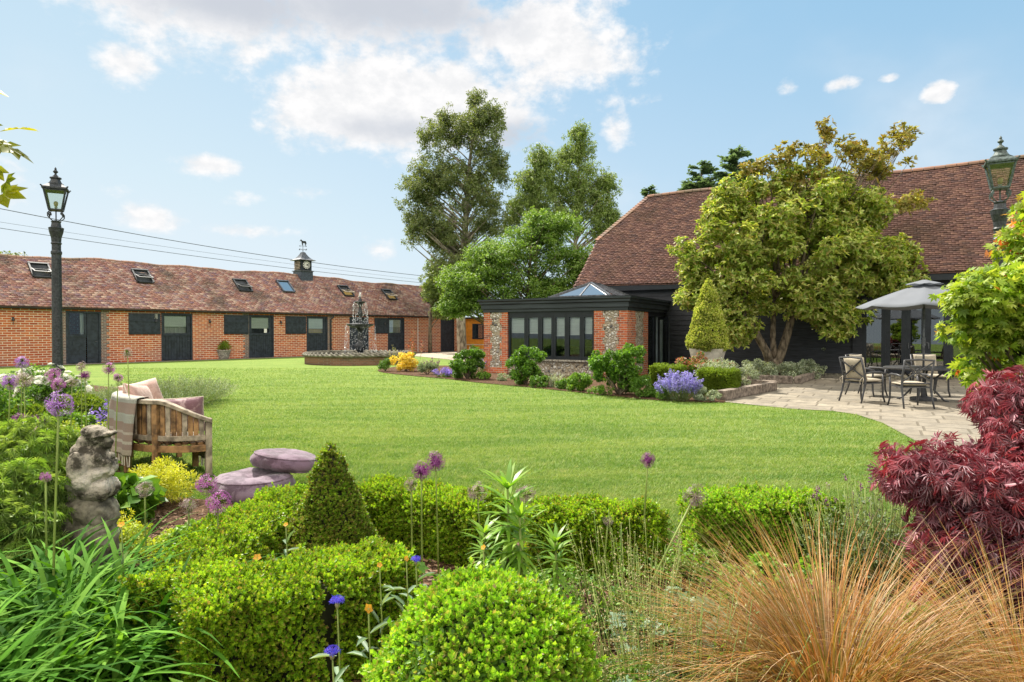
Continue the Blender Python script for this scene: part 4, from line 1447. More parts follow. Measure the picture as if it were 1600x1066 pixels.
ch0 = make_chair('metal garden chair nearest the camera, turned away with its crossed back showing')
chair_spots = [
    ((8.12, 13.05), -8, None),
    ((7.72, 14.05), -68, 'metal garden chair at the left end of the table, its cushion ties hanging behind'),
    ((8.55, 15.35), -148, 'cushioned chair on the far left of the table in front of the glazed doors'),
    ((10.05, 15.35), 172, 'cushioned chair on the far side of the table right of the parasol pole'),
    ((10.25, 13.75), 68, 'cushioned chair at the right end of the table beside the red maple'),
]
for (xy, deg, lab) in chair_spots:
    c = ch0 if lab is None else copy_tree(ch0)
    c.location = (xy[0], xy[1], .012); c.rotation_euler = (0, 0, radians(deg))
    if lab: c['label'] = lab
for ch in [q for q in ch0.children if q.name.startswith('back_cushion')]:
    for g_ in list(ch.children): bpy.data.objects.remove(g_)
    bpy.data.objects.remove(ch)

tb_ = thing('garden_table', 'round dark metal garden table on the paved terrace under the parasol', 'table', (9.15, 14.25, .012))
b = MB(); b.lathe([(.74, .70), (.77, .715), (.77, .735), (.74, .745), (.03, .745)], n=40); b.build('tabletop', M['alu'], tb_)
for k in range(4):
    a = pi / 4 + k * pi / 2
    l = MB(); l.tube([(.50 * cos(a), .50 * sin(a), 0), (.40 * cos(a), .40 * sin(a), .04), (.22 * cos(a), .22 * sin(a), .25), (.24 * cos(a), .24 * sin(a), .5), (.45 * cos(a), .45 * sin(a), .70)], .022, 7); l.build('leg', M['alu'], tb_, smooth=True)
# parasol
PC = (9.20, 14.3, .012)
ps = thing('parasol', 'open grey parasol standing through the round garden table', 'parasol', PC, radians(12))
b = MB(); b.lathe([(.26, 0), (.26, .06), (.05, .10), (.04, .3)], n=24); b.build('base', M['alu'], ps)
b = MB(); b.tube([(0, 0, .1), (0, 0, 2.66)], .022, 10); pole = b.build('pole', M['lead'], ps, smooth=True)
b = MB(); b.tube([(0, 0, 1.22), (0, 0, 1.40)], .038, 8); b.tube([(.03, 0, 1.3), (.10, -.02, 1.28), (.11, -.02, 1.2)], .012, 6); b.build('crank', M['lead'], pole)
_m, _nt, _b = new_mat('canopy'); _n = _nt.noise(objco(_nt), scale=3, detail=4); setp(_nt, _b, color=_nt.mix(_n, (.15, .165, .19), (.22, .235, .26)), rough=.85)
_tr = _nt.new('ShaderNodeBsdfTranslucent'); _tr.inputs[0].default_value = (.12, .13, .15, 1); _mx = _nt.new('ShaderNodeMixShader'); _mx.inputs[0].default_value = .25
_nt.link(_b.outputs[0], _mx.inputs[1]); _nt.link(_tr.outputs[0], _mx.inputs[2]); _nt.link(_mx.outputs[0], _m.node_tree.nodes['Material Output'].inputs[0]); M['canopy'] = _m
cn = MB(); NR = 8; RR = 1.36; sub_ = 6
rows = []
for j in range(9):
    u = j / 8; row = []
    for k in range(NR * sub_):
        a = 2 * pi * k / (NR * sub_); f = (k % sub_) / sub_
        edge = cos(pi / NR) / cos(((k % sub_) - sub_ / 2) / sub_ * 2 * pi / NR)
        sagz = -.05 * sin(pi * f) * u
        r = RR * u * edge
        row.append((r * cos(a), r * sin(a), 2.60 - .50 * u ** 1.25 + sagz))
    rows.append(row)
n = NR * sub_
vs = [p for r in rows for p in r]
cn.add(vs, [(j * n + k, (j + 1) * n + k, (j + 1) * n + (k + 1) % n, j * n + (k + 1) % n) for j in range(8) for k in range(n)])
co_ = cn.build('canopy', M['canopy'], ps, smooth=True)
sm = co_.modifiers.new('thick', 'SOLIDIFY'); sm.thickness = .004
vn = MB(); vs = []
for j in range(3):
    u = j / 2
    for k in range(24):
        a = 2 * pi * k / 24; vs.append(((.03 + .33 * u) * cos(a), (.03 + .33 * u) * sin(a), 2.69 - .10 * u + .012 * sin(a * 8) * u))
vn.add(vs, [(j * 24 + k, (j + 1) * 24 + k, (j + 1) * 24 + (k + 1) % 24, j * 24 + (k + 1) % 24) for j in range(2) for k in range(24)])
vn.build('vent', M['canopy'], co_, smooth=True)
for k in range(8):
    a = 2 * pi * k / 8; r = MB(); r.tube([(0, 0, 2.57), (.7 * cos(a), .7 * sin(a), 2.36), (1.35 * cos(a), 1.35 * sin(a), 2.09)], .009, 5); r.build('rib', M['lead'], ps)

# ================================================================== curved wooden seat
SM = Vector((-3.83, 7.52, 0))
cdir = Vector((.657, -.754, 0)).normalized()        # local +x : towards the near arm
bdir = Vector((-.754, -.657, 0)).normalized()       # local +y : towards the back
BNr = math.atan2(cdir.y, cdir.x)
# x=cdir, rotating +90deg must equal bdir or its opposite
_l = Vector((-sin(BNr), cos(BNr), 0))
SGN = 1 if _l.dot(bdir) > 0 else -1
BC = thing('curved_bench', 'weathered curved wooden garden seat with slatted back, at the edge of the flower bed', 'bench', tuple(SM), BNr)
HA, HB = .95, .66


def arc(th, off=0.0):
    """th 0..pi from the near arm round the back to the far arm; off = outward offset"""
    x = (HA + off) * cos(th); y = SGN * (HB + off) * sin(th)
    return x, y


def rail_z(th):
    return .60 + .21 * min(1, sin(th) / .62) ** 1.1


rb = MB()
N = 40
vs = []
for k in range(N + 1):
    th = pi * k / N; z = rail_z(th)
    x0, y0 = arc(th, -.045); x1, y1 = arc(th, .04)
    vs += [(x0, y0, z - .02), (x1, y1, z - .025), (x1, y1, z + .02), (x0, y0, z + .025)]
fs = []
for k in range(N):
    for j in range(4): fs.append((4 * k + j, 4 * k + (j + 1) % 4, 4 * k + 4 + (j + 1) % 4, 4 * k + 4 + j))
fs += [(0, 1, 2, 3), (4 * N + 3, 4 * N + 2, 4 * N + 1, 4 * N)]
rb.add(vs, fs); rb.build('top_rail', M['wood_grey'], BC, bevel=.008)


def arc_rail(name, z0, z1, o0, o1, th0=0.0, th1=pi, mat='wood'):
    mb = MB(); vs = []; N = 36
    for k in range(N + 1):
        th = th0 + (th1 - th0) * k / N
        x0, y0 = arc(th, o0); x1, y1 = arc(th, o1)
        vs += [(x0, y0, z0), (x1, y1, z0), (x1, y1, z1), (x0, y0, z1)]
    fs = []
    for k in range(N):
        for j in range(4): fs.append((4 * k + j, 4 * k + (j + 1) % 4, 4 * k + 4 + (j + 1) % 4, 4 * k + 4 + j))
    fs += [(0, 1, 2, 3), (4 * N + 3, 4 * N + 2, 4 * N + 1, 4 * N)]
    mb.add(vs, fs); return mb.build(name, M[mat], BC, bevel=.004)


arc_rail('seat_rail', .28, .35, -.03, .02)
arc_rail('back_rail', .40, .455, -.012, .018, mat='wood_grey')
seat = MB()
for k in range(9):
    y0 = .0 + k * .066
    xw = HA * math.sqrt(max(0, 1 - ((y0 + .06) / HB) ** 2)) - .02
    if xw > .1: seat.box(-xw, xw, min(SGN * y0, SGN * (y0 + .052)), max(SGN * y0, SGN * (y0 + .052)), .352, .375)
seat.build('seat_slats', M['wood'], BC)
fr = MB(); fr.box(-HA + .03, HA - .03, -.02, .02, .27, .35); fr.build('front_rail', M['wood'], BC)
for th in (.04, .78, 1.35, pi - 1.35, pi - .78, pi - .04):
    x, y = arc(th); l = MB()
    zt = rail_z(th) - .02
    a = math.atan2(SGN * sin(th) / HB, cos(th) / HA)
    cx_, sx_ = cos(a) * .03, sin(a) * .03
    l.bar((x, y, .02), (x, y, zt), .062, .062, (cos(a), sin(a), 0))
    l.build('leg', M['wood'] if .1 < th < 3.0 else M['wood_grey'], BC, bevel=.004)
for xx in (-.35, .35):
    l = MB(); l.bar((xx, 0, .02), (xx, 0, .28), .055, .055); l.build('leg', M['wood'], BC)
# back slats: a panel of uprights between each pair of posts
ns = 0
for (a0, a1, n_) in ((.10, .72, 8), (.84, 1.29, 5), (1.41, 1.73, 4), (1.85, 2.30, 5), (2.42, 3.04, 8)):
    for k in range(n_):
        th = a0 + (a1 - a0) * (k + .5) / n_
        x, y = arc(th); a = math.atan2(SGN * sin(th) / HB, cos(th) / HA)
        s = MB(); s.bar((x, y, .45), (x, y, rail_z(th) - .02), .046, .016, (cos(a), sin(a), 0))
        s.build('back_slat', M['wood'] if k % 3 else M['wood_grey'], BC)

# throw over the back
_m, _nt, _b = new_mat('throw')
_co = _nt.new('ShaderNodeUVMap').outputs[0]
_s = _nt.new('ShaderNodeSeparateXYZ'); _nt.link(_co, _s.inputs[0])
_st = _nt.ramp(_s.outputs[1], [(0, (.50, .42, .33)), (.06, (.36, .26, .22)), (.12, (.55, .50, .42)), (.15, (.36, .26, .21)), (.22, (.52, .45, .37)), (.25, (.34, .25, .20)), (.31, (.33, .24, .19)),
                               (.34, (.40, .41, .35)), (.42, (.44, .46, .39)), (.44, (.36, .27, .22)), (.50, (.35, .26, .21)), (.56, (.40, .41, .35)), (.64, (.44, .45, .39)), (.67, (.38, .28, .23)), (.78, (.42, .33, .27)), (.82, (.50, .45, .38))], 'CONSTANT')
_w = _nt.new('ShaderNodeTexWave'); _w.bands_direction = 'Y'; _w.inputs['Scale'].default_value = 30; _w.inputs['Distortion'].default_value = 1.5; _nt.link(_co, _w.inputs['Vector'])
_n = _nt.noise(_nt.mapping(_co, scale=(60, 120, 1)), scale=1, detail=3)
setp(_nt, _b, color=_nt.mix(_nt.maprange(_n, .35, .7, .0, .35), _st, (.22, .17, .14)), rough=.95, normal=_nt.bump(_nt.math('ADD', _n, _w.outputs[0]), 1, .006)); M['throw'] = _m
M['fringe'] = plain_mat('fringe', (.62, .56, .46), rough=.95, var=.1, bump=0)
BCM = Matrix.Translation(SM) @ Matrix.Rotation(BNr, 4, 'Z')


def cloth_strip(name, path_fn, nu, nv, mat, parent=None):
    """grid surface path_fn(u,v)->Vector with UVs"""
    me = bpy.data.meshes.new(name)
    vs = [tuple(path_fn(i / nu, j / nv)) for j in range(nv + 1) for i in range(nu + 1)]
    fs = [(j * (nu + 1) + i, j * (nu + 1) + i + 1, (j + 1) * (nu + 1) + i + 1, (j + 1) * (nu + 1) + i) for j in range(nv) for i in range(nu)]
    me.from_pydata(vs, [], fs)
    uv = me.uv_layers.new(name='UVMap')
    for p in me.polygons:
        for li in p.loop_indices:
            vi = me.loops[li].vertex_index
            uv.data[li].uv = ((vi % (nu + 1)) / nu, (vi // (nu + 1)) / nv)
    me.polygons.foreach_set('use_smooth', [True] * len(me.polygons))
    me.materials.append(mat)
    o = bpy.data.objects.new(name, me); link(o, parent)
    md = o.modifiers.new('thick', 'SOLIDIFY'); md.thickness = .008
    return o


TW = thing('throw_blanket', 'woven cream and brown striped throw with fringe draped over the curved seat back', 'blanket', tuple(SM), BNr)


def throw_fn(u, v):
    # u across (angle along the rail), v 0 = outer hem .. 1 = inner hem on the seat
    th = 1.0 + 1.15 * u
    rz_ = rail_z(th) + .032
    fold = .022 * sin(u * 21) + .015 * sin(u * 9 + 1)
    if v < .62:
        k = 1 - v / .62                       # distance down outside
        x, y = arc(th + .05 * k, .055 + .03 * k ** .7 + fold * min(1, k * 2.2) + .012)
        return Vector((x, y, rz_ - .60 * k ** 1.05 + (.03 if k > 0 else 0) * 0))
    k = (v - .62) / .38
    if k < .22:
        x, y = arc(th, .055 - .13 * k / .22); return Vector((x, y, rz_ + .004))
    kk = (k - .22) / .78
    x, y = arc(th, -.075 - .05 * kk + fold * .4 * kk); return Vector((x, y, rz_ - .38 * kk))


cloth_strip('throw_cloth', throw_fn, 60, 60, M['throw'], TW)
fg = MB()
for k in range(34):
    u = (k + .5) / 34; p = throw_fn(u, 0); q = p + Vector((random.uniform(-.012, .012), random.uniform(-.012, .012), -random.uniform(.08, .12)))
    fg.tube([p + Vector((0, 0, .01)), (p + q) / 2 + Vector((random.uniform(-.006, .006), 0, 0)), q], [.005, .005, .006], 5)
fg.build('fringe', M['fringe'], TW)
# second end of the throw hanging over the front edge of the seat


def thr2(u, v):
    x = .16 + .62 * u
    fold = .012 * sin(u * 16)
    if v < .5:
        return Vector((x, SGN * (.34 - .36 * v / .5), .385 + .01 * sin(u * 9)))
    k = (v - .5) / .5
    return Vector((x, SGN * (-.035 - .02 * k + fold * k), .385 - .26 * k))


cloth_strip('throw_end', thr2, 30, 24, M['throw'], TW)
fg = MB()
for k in range(30):
    p = thr2((k + .5) / 30, 1.0); q = p + Vector((random.uniform(-.01, .01), random.uniform(-.01, .01), -random.uniform(.06, .10)))
    fg.tube([p + Vector((0, 0, .01)), q], [.0045, .005], 5)
fg.build('fringe', M['fringe'], TW)


def cushion_mat(name, a, b, scale=5):
    m, nt, bb = new_mat(name)
    n = nt.noise(objco(nt), scale=scale, detail=5, rough=.6, dist=.6)
    f = nt.noise(objco(nt), scale=120, detail=2)
    setp(nt, bb, color=nt.mix(nt.maprange(n, .42, .58), a, b), rough=.9, normal=nt.bump(nt.math('ADD', nt.math('MULTIPLY', n, 2.0), f), .5, .008))
    bb.inputs['Sheen Weight'].default_value = .3
    return m


M['pink'] = cushion_mat('pink', (.42, .25, .20), (.52, .33, .27), 14)
M['mauve'] = cushion_mat('mauve', (.17, .085, .10), (.40, .28, .28), 9)
M['plum'] = cushion_mat('plum', (.07, .035, .055), (.15, .09, .13), 6)
M['plum_pale'] = cushion_mat('plum_pale', (.085, .05, .075), (.19, .135, .175), 6)
M['fabric_piping'] = plain_mat('fabric_piping', (.30, .16, .20), rough=.9, var=.1, bump=0)


def scatter_cushion(label, th, offx, z, size, mat, tilt, lean=.0, yaw=0.0, h=None, edge=None):
    x, y = arc(th, -.17 + offx)
    a = math.atan2(SGN * sin(th) / HB, cos(th) / HA) + yaw
    n = Vector((-cos(a), -sin(a), 0)); up = Vector((0, 0, 1))
    n2 = (n * cos(tilt) + up * sin(tilt)).normalized(); s = up.cross(n).normalized(); u2 = n2.cross(s) * 1
    if u2.z < 0: u2 = -u2
    s2 = (s * cos(lean) + u2 * sin(lean)); u3 = (u2 * cos(lean) - s * sin(lean))
    mb = MB(); h = h or size
    pillow(mb, (x, y, z), s2, u3, n2, size, h, .085, n=14)
    o = thing('cushion', label, 'cushion', tuple(SM), BNr, 'scatter cushions on the curved seat')
    mb.build('cover', M[mat], o, smooth=True)
    e = MB(); pts = []
    c = Vector((x, y, z))
    for k in range(40):
        ang = 2 * pi * k / 40; cu_, su = cos(ang), sin(ang)
        f = max(abs(cu_), abs(su)); uu, vv = cu_ / f, su / f
        pts.append(c + s2 * uu * size * (1 - .05 * (1 - vv * vv) * abs(uu) ** 6) + u3 * vv * h * (1 - .05 * (1 - uu * uu) * abs(vv) ** 6))
    e.tube(pts, .008, 5, closed=True); e.build('piping', M[edge or mat], o)
    return o


scatter_cushion('pale pink ruffled cushion leaning furthest round the curved seat', 2.42, .0, .70, .25, 'pink', .35, .15, edge='fringe', yaw=-.5)
scatter_cushion('pale pink pleated cushion in the middle of the curved seat back', 1.98, -.04, .69, .25, 'pink', .35, -.15, edge='fringe', yaw=-.3)
scatter_cushion('rectangular dark and light mauve patterned cushion by the near arm of the curved seat', .74, -.10, .635, .33, 'mauve', .12, -.04, yaw=.35, h=.19, edge='cushion')

# two round floor cushions on the lawn


def floor_cushion(label, c, r, h, tiltv, mat, seed):
    o = thing('floor_cushion', label, 'floor cushion', c, 0, 'plum floor cushions on the lawn')
    o.rotation_euler = tiltv
    V = []; n = 56; rg = np.random.default_rng(seed)
    prof = [(0, .42), (.2, .46), (.4, .52), (.6, .55), (.75, .53), (.86, .47), (.94, .36), (.99, .2), (1.02, .04), (1.02, -.12), (.99, -.27), (.94, -.38), (.82, -.45), (.4, -.46), (0, -.46)]
    P = []
    for (rr, z) in prof:
        for k in range(n):
            a = 2 * pi * k / n
            P.append((rr * r * cos(a), rr * r * sin(a), z * h + h * .46))
    P = np.array(P)
    def disp(P):
        d = fbm3(P, 6, seed) * .026 + fbm3(P, 16, seed + 1) * .014 - np.abs(fbm3(P * np.array([1, 1, 3]), 11, seed + 2)) * .022
        return P + unit(P - np.array([0, 0, h * .4])) * d[:, None]
    P = disp(P)
    mb = MB(); m = len(prof)
    mb.add(P.tolist(), [(i * n + k, i * n + (k + 1) % n, (i + 1) * n + (k + 1) % n, (i + 1) * n + k) for i in range(m - 1) for k in range(n)])
    mb.build('cover', M[mat], o, smooth=True)
    for zz, rr in ((.825, .945), (.075, .945)):
        e = MB()
        a_ = np.arange(48) * 2 * pi / 48
        pts = [tuple(q) for q in disp(np.stack([rr * r * np.cos(a_), rr * r * np.sin(a_), np.full(48, zz * h)], 1))]
        e.tube(pts, .006, 5, closed=True); e.build('piping', M['plum'], o)
    return o


fc1 = gp(422, 781)
floor_cushion('round pale plum floor cushion lying flat on the lawn, the lower of the two', (-2.44, 6.05, .01), .37, .20, (0, 0, 0), 'plum_pale', 3)
floor_cushion('round plum floor cushion resting tilted on top of the other one', (-2.24, 6.30, .205), .325, .155, (radians(-4), radians(8), 0), 'plum', 8)

# ================================================================== weathered statue
_m, _nt, _b = new_mat('statue_stone')
_co = objco(_nt); _sp = _nt.new('ShaderNodeSeparateXYZ'); _nt.link(_co, _sp.inputs[0])
_n = _nt.noise(_co, scale=9, detail=8, rough=.7); _n2 = _nt.noise(_co, scale=60, detail=5, rough=.7)
_c = _nt.mix(_nt.maprange(_n, .43, .56), (.055, .048, .036), (.34, .30, .24))
# the lap and face have kept their clean pale stone, the rest is lichened
_belly = _nt.maprange(_nt.math('ADD', _nt.math('ABSOLUTE', _nt.math('SUBTRACT', _sp.outputs[2], .655)), _nt.math('MULTIPLY', _n, .06)), .06, .11, 1, 0)
_c = _nt.mix(_nt.math('MULTIPLY', _belly, .85), _c, (.62, .56, .47))
_c = _nt.mix(_nt.maprange(_n2, .5, .72, 0, .6), _c, (.07, .06, .045))
setp(_nt, _b, color=_c, rough=.95, spec=.2, normal=_nt.bump(_nt.math('ADD', _n, _n2), .9, .010)); M['statue_stone'] = _m
ST = thing('garden_statue', 'weathered stone statue of a kneeling girl clasping birds to her chest in the flower bed', 'statue', (-2.60, 3.95, 0), radians(6))


def blob(mb, c, r, rot=None, n=18):
    vs = []; m = n // 2
    Rm = Matrix.Rotation(rot, 3, 'Y') if rot else Matrix.Identity(3)
    for i in range(m + 1):
        ph = pi * i / m
        for k in range(n):
            th = 2 * pi * k / n
            p = Rm @ Vector((r[0] * sin(ph) * cos(th), r[1] * sin(ph) * sin(th), r[2] * cos(ph)))
            vs.append(Vector(c) + p)
    mb.add(vs, [(i * n + k, (i + 1) * n + k, (i + 1) * n + (k + 1) % n, i * n + (k + 1) % n) for i in range(m) for k in range(n)])


s = MB()
# figure faces +x (right): capped head, long hair, wide sleeves, bundle of birds held at the chest, smooth lap
blob(s, (.035, 0, .895), (.068, .062, .066)); blob(s, (.02, 0, .925), (.080, .070, .045), .15); blob(s, (.095, 0, .915), (.055, .055, .016), -.18); blob(s, (.045, 0, .905), (.09, .075, .018), -.12)
blob(s, (.085, 0, .865), (.030, .035, .042)); blob(s, (.117, 0, .868), (.011, .011, .014)); blob(s, (.095, 0, .836), (.022, .024, .016)); blob(s, (.110, 0, .850), (.010, .014, .006))
blob(s, (-.035, 0, .865), (.045, .060, .050)); blob(s, (-.03, 0, .825), (.05, .062, .04)); blob(s, (.03, 0, .825), (.05, .05, .05))
blob(s, (-.02, 0, .69), (.115, .108, .16)); blob(s, (.0, .0, .60), (.125, .115, .07)); blob(s, (-.045, 0, .80), (.075, .085, .075)); blob(s, (-.01, 0, .79), (.07, .08, .06)); blob(s, (-.03, 0, .61), (.12, .12, .08)); blob(s, (.0, 0, .72), (.115, .11, .135), .08); blob(s, (-.045, 0, .69), (.085, .115, .125)); blob(s, (-.05, 0, .76), (.07, .125, .06)); blob(s, (-.045, 0, .62), (.095, .11, .085))
for sy_ in (-1, 1):
    blob(s, (-.03, sy_ * .10, .72), (.060, .050, .105), -.15); blob(s, (-.015, sy_ * .105, .645), (.068, .045, .055), .25); blob(s, (.045, sy_ * .085, .675), (.065, .034, .036), -.35); blob(s, (.10, sy_ * .05, .70), (.030, .026, .028))
    blob(s, (.02, sy_ * .06, .585), (.12, .062, .062), .10); blob(s, (.085, sy_ * .055, .575), (.045, .055, .065))
for (bx_, by_, bz_, br2) in ((.07, 0, .765, .045), (.095, .04, .735, .036), (.10, -.035, .74, .036), (.085, 0, .69, .05), (.11, .0, .71, .036), (.06, -.06, .78, .03), (.05, .05, .80, .03), (.10, .02, .775, .026), (.115, -.02, .68, .026)): blob(s, (bx_, by_, bz_), (br2, br2, br2 * .9))
blob(s, (.02, 0, .57), (.11, .115, .075)); blob(s, (-.07, 0, .56), (.07, .10, .07))
fig = s.build('figure', M['statue_stone'], ST)
md = fig.modifiers.new('remesh', 'REMESH'); md.mode = 'VOXEL'; md.voxel_size = .005; md.use_smooth_shade = True
md = fig.modifiers.new('smooth', 'SMOOTH'); md.factor = .5; md.iterations = 3
tx_ = bpy.data.textures.new('stone_clouds', 'CLOUDS'); tx_.noise_scale = .022; tx_.noise_depth = 4
md = fig.modifiers.new('displace', 'DISPLACE'); md.texture = tx_; md.strength = .010; md.texture_coords = 'LOCAL'
tx3 = bpy.data.textures.new('stone_pits', 'CLOUDS'); tx3.noise_scale = .009; tx3.noise_depth = 2
md = fig.modifiers.new('pits', 'DISPLACE'); md.texture = tx3; md.strength = .007; md.texture_coords = 'LOCAL'
s = MB()
blob(s, (.0, 0, .36), (.17, .15, .085)); blob(s, (.08, 0, .33), (.10, .12, .09)); blob(s, (-.08, .0, .30), (.12, .14, .10)); blob(s, (.02, .0, .22), (.15, .15, .14)); blob(s, (-.13, .02, .24), (.09, .10, .09)); s.box(-.13, .14, -.12, .12, .0, .24)
s.v = [(p[0] * .88 - .01, p[1] * .9, p[2] * 1.24) for p in s.v]
rk = s.build('rock_base', M['stone_moss'], ST)
md = rk.modifiers.new('remesh', 'REMESH'); md.mode = 'VOXEL'; md.voxel_size = .010; md.use_smooth_shade = True
tx2 = bpy.data.textures.new('rock_clouds', 'CLOUDS'); tx2.noise_scale = .06; tx2.noise_depth = 3
md = rk.modifiers.new('displace', 'DISPLACE'); md.texture = tx2; md.strength = .04; md.texture_coords = 'LOCAL'

# ================================================================== sleepers, planter, picnic bench, wires
def sleeper(label, a, b, w=.2, h=.22, z=.02):
    o = thing('timber_sleeper', label, 'sleeper', ((a[0] + b[0]) / 2, (a[1] + b[1]) / 2, z), math.atan2(b[1] - a[1], b[0] - a[0]), 'weathered timber sleepers edging the raised beds')
    L = math.hypot(b[0] - a[0], b[1] - a[1])
    mb = MB(); mb.box(-L / 2, L / 2, -w / 2, w / 2, 0, h)
    c = mb.build('beam', M['sleeper'], o, bevel=.015)
    return o


sleeper('long timber sleeper running from the lawn edge along the near side of the terrace bed', (4.66, 14.25), (6.85, 16.75), z=.014)
sleeper('timber sleeper end facing the house at the back corner of the clipped hedge bed', (6.98, 16.95), (6.1, 18.0), z=.018)
sleeper('timber sleeper in front of the silver shrubs below the magnolia', (7.15, 19.55), (8.22, 18.75), z=.018)
sleeper('timber sleeper on the right side of the magnolia bed running back to the barn wall', (8.42, 18.85), (10.15, 21.4), h=.2, z=.019)
pt_ = dp(1106, 545, 17.6)
PL = thing('stone_planter', 'square pale stone planter holding a clipped variegated cone', 'planter', (pt_[0], pt_[1], 0), radians(-25), None)
mb = MB(); mb.lathe([(.40, 0), (.42, .1), (.44, .5), (.60, 1.02), (.62, 1.08), (.56, 1.08), (.52, 1.0)], n=4); mb.build('pot', plain_mat('pale_stone', (.40, .37, .31), rough=.85, var=.15, scale=7, bump=.3, col2=(.50, .47, .40)), PL)
mb = MB(); mb.lathe([(.53, .98), (.01, 1.0)], n=4); mb.build('compost', M['soil'], PL)
pb = dp(752, 544, 39)
PB = thing('picnic_table', 'pale wooden picnic table in front of the orange wall', 'picnic table', (pb[0], pb[1], 0), radians(-10))
mb = MB()
for k in range(4): mb.box(-.9, .9, -.32 + k * .165, -.17 + k * .165, .72, .76)
mb.build('tabletop', M['wood_pale'] if 'wood_pale' in M else M['wood_grey'], PB)
for yy in (-.72, .72):
    mb = MB(); mb.box(-.9, .9, yy - .13, yy + .13, .42, .46); mb.build('bench_seat', M['wood_grey'], PB)
for xx in (-.65, .65):
    mb = MB(); mb.bar((xx, -.15, .72), (xx, -.6, 0), .05, .09); mb.bar((xx, .15, .72), (xx, .6, 0), .05, .09); mb.bar((xx - .05, -.8, .40), (xx - .05, .8, .40), .05, .09); mb.build('trestle', M['wood_grey'], PB)


def wire(label, a, b, sagd, r=.014):
    pts = []
    for k in range(41):
        u = k / 40; p = Vector(a).lerp(Vector(b), u); p.z -= sagd * 4 * u * (1 - u); pts.append(p)
    mb = MB(); mb.tube(pts, r, 5)
    o = mb.build('overhead_cable', M['iron']); tag(o, label, 'cable', 'overhead cables above the stable roof')
    return o


wire('upper black overhead cable passing behind the clock turret', dp(-160, 294, 50), dp(760, 440, 90), 1.0, .030)
wire('lower black overhead cable crossing the sky just above the stable roof', dp(-160, 332, 52), dp(760, 451, 92), .6, .024)
wire('thin faint overhead cable running between the two thicker ones', dp(-160, 322, 54), dp(760, 448, 95), .5, .013)

# ================================================================== vegetation
G1 = lambda *c: list(c)
L_ = {}
L_['box'] = leaf_mat('box', [(.09, .21, .012), (.15, .31, .018), (.26, .43, .02), (.38, .50, .03), (.12, .25, .015), (.24, .40, .02), (.33, .47, .025), (.28, .19, .06), (.20, .36, .02)], .42, .42, big=5)
L_['box_bright'] = leaf_mat('box_bright', [(.10, .25, .014), (.19, .40, .02), (.30, .52, .03), (.40, .56, .05), (.14, .31, .015), (.26, .48, .025), (.34, .26, .09), (.24, .45, .02)], .42, .42, big=5)
L_['box_brown'] = leaf_mat('box_brown', [(.09, .18, .015), (.16, .28, .02), (.24, .17, .06), (.28, .42, .03), (.16, .12, .04), (.13, .25, .018), (.22, .36, .02)], .35, .42, big=6)
L_['hedge_far'] = leaf_mat('hedge_far', [(.08, .15, .012), (.16, .25, .018), (.26, .33, .04), (.11, .20, .016)], .35, .45)
L_['rose'] = leaf_mat('rose', [(.05, .12, .015), (.09, .20, .02), (.15, .28, .03), (.07, .15, .018)], .32, .42)
L_['mid_green'] = leaf_mat('mid_green', [(.05, .13, .015), (.10, .22, .022), (.17, .32, .035), (.08, .17, .02)], .38, .45)
L_['lush'] = leaf_mat('lush', [(.08, .19, .02), (.15, .30, .03), (.24, .40, .05), (.11, .22, .025)], .40, .45)
L_['lime'] = leaf_mat('lime', [(.24, .36, .03), (.36, .46, .04), (.48, .52, .06), (.20, .32, .025)], .40, .5)
L_['gold'] = leaf_mat('gold', [(.48, .50, .04), (.58, .58, .05), (.38, .44, .035), (.66, .62, .09)], .35, .5)
L_['yellow_shrub'] = leaf_mat('yellow_shrub', [(.74, .56, .05), (.82, .60, .06), (.62, .50, .06), (.80, .66, .16)], .35, .5)
L_['silver'] = leaf_mat('silver', [(.16, .22, .12), (.32, .38, .26), (.46, .50, .38), (.20, .27, .15)], .25, .6)
L_['lavender_leaf'] = leaf_mat('lavender_leaf', [(.13, .20, .09), (.20, .27, .14), (.26, .30, .18), (.16, .22, .10)], .25, .7)
L_['varieg'] = leaf_mat('varieg', [(.26, .36, .04), (.50, .52, .12), (.62, .60, .24), (.32, .40, .05), (.18, .28, .04)], .32, .42)
L_['magnolia'] = leaf_mat('magnolia', [(.14, .24, .025), (.24, .35, .04), (.38, .46, .08), (.56, .58, .22), (.18, .29, .03), (.36, .29, .09), (.48, .52, .14)], .38, .45, spec=.28)
L_['magnolia_top'] = leaf_mat('magnolia_top', [(.22, .21, .04), (.32, .29, .06), (.34, .22, .06), (.25, .27, .05), (.44, .38, .14)], .35, .45, spec=.28)
L_['euca'] = leaf_mat('euca', [(.10, .14, .045), (.15, .20, .075), (.22, .26, .12), (.12, .16, .05), (.26, .27, .15)], .38, .5)
L_['birch'] = leaf_mat('birch', [(.14, .21, .05), (.20, .28, .075), (.28, .35, .12), (.16, .23, .055)], .35, .5)
L_['hornbeam'] = leaf_mat('hornbeam', [(.08, .17, .018), (.12, .23, .03), (.19, .31, .06), (.27, .38, .12), (.10, .19, .02)], .38, .5)
L_['cedar'] = leaf_mat('cedar', [(.09, .15, .10), (.13, .20, .13), (.17, .25, .17)], .35, .6)
L_['acer_red'] = leaf_mat('acer_red', [(.14, .022, .038), (.24, .05, .07), (.34, .12, .145), (.48, .27, .31), (.18, .03, .048), (.58, .42, .46), (.32, .05, .055), (.28, .08, .10)], .24, .42, tcol=(1.35, .5, .55))
L_['acer_green'] = leaf_mat('acer_green', [(.14, .26, .018), (.23, .35, .028), (.33, .43, .05), (.40, .45, .09), (.17, .30, .022)], .42, .45)
L_['acer_tip'] = leaf_mat('acer_tip', [(.55, .20, .06), (.60, .14, .07), (.50, .30, .06), (.42, .40, .06)], .42, .45, tcol=(1.5, .9, .6))
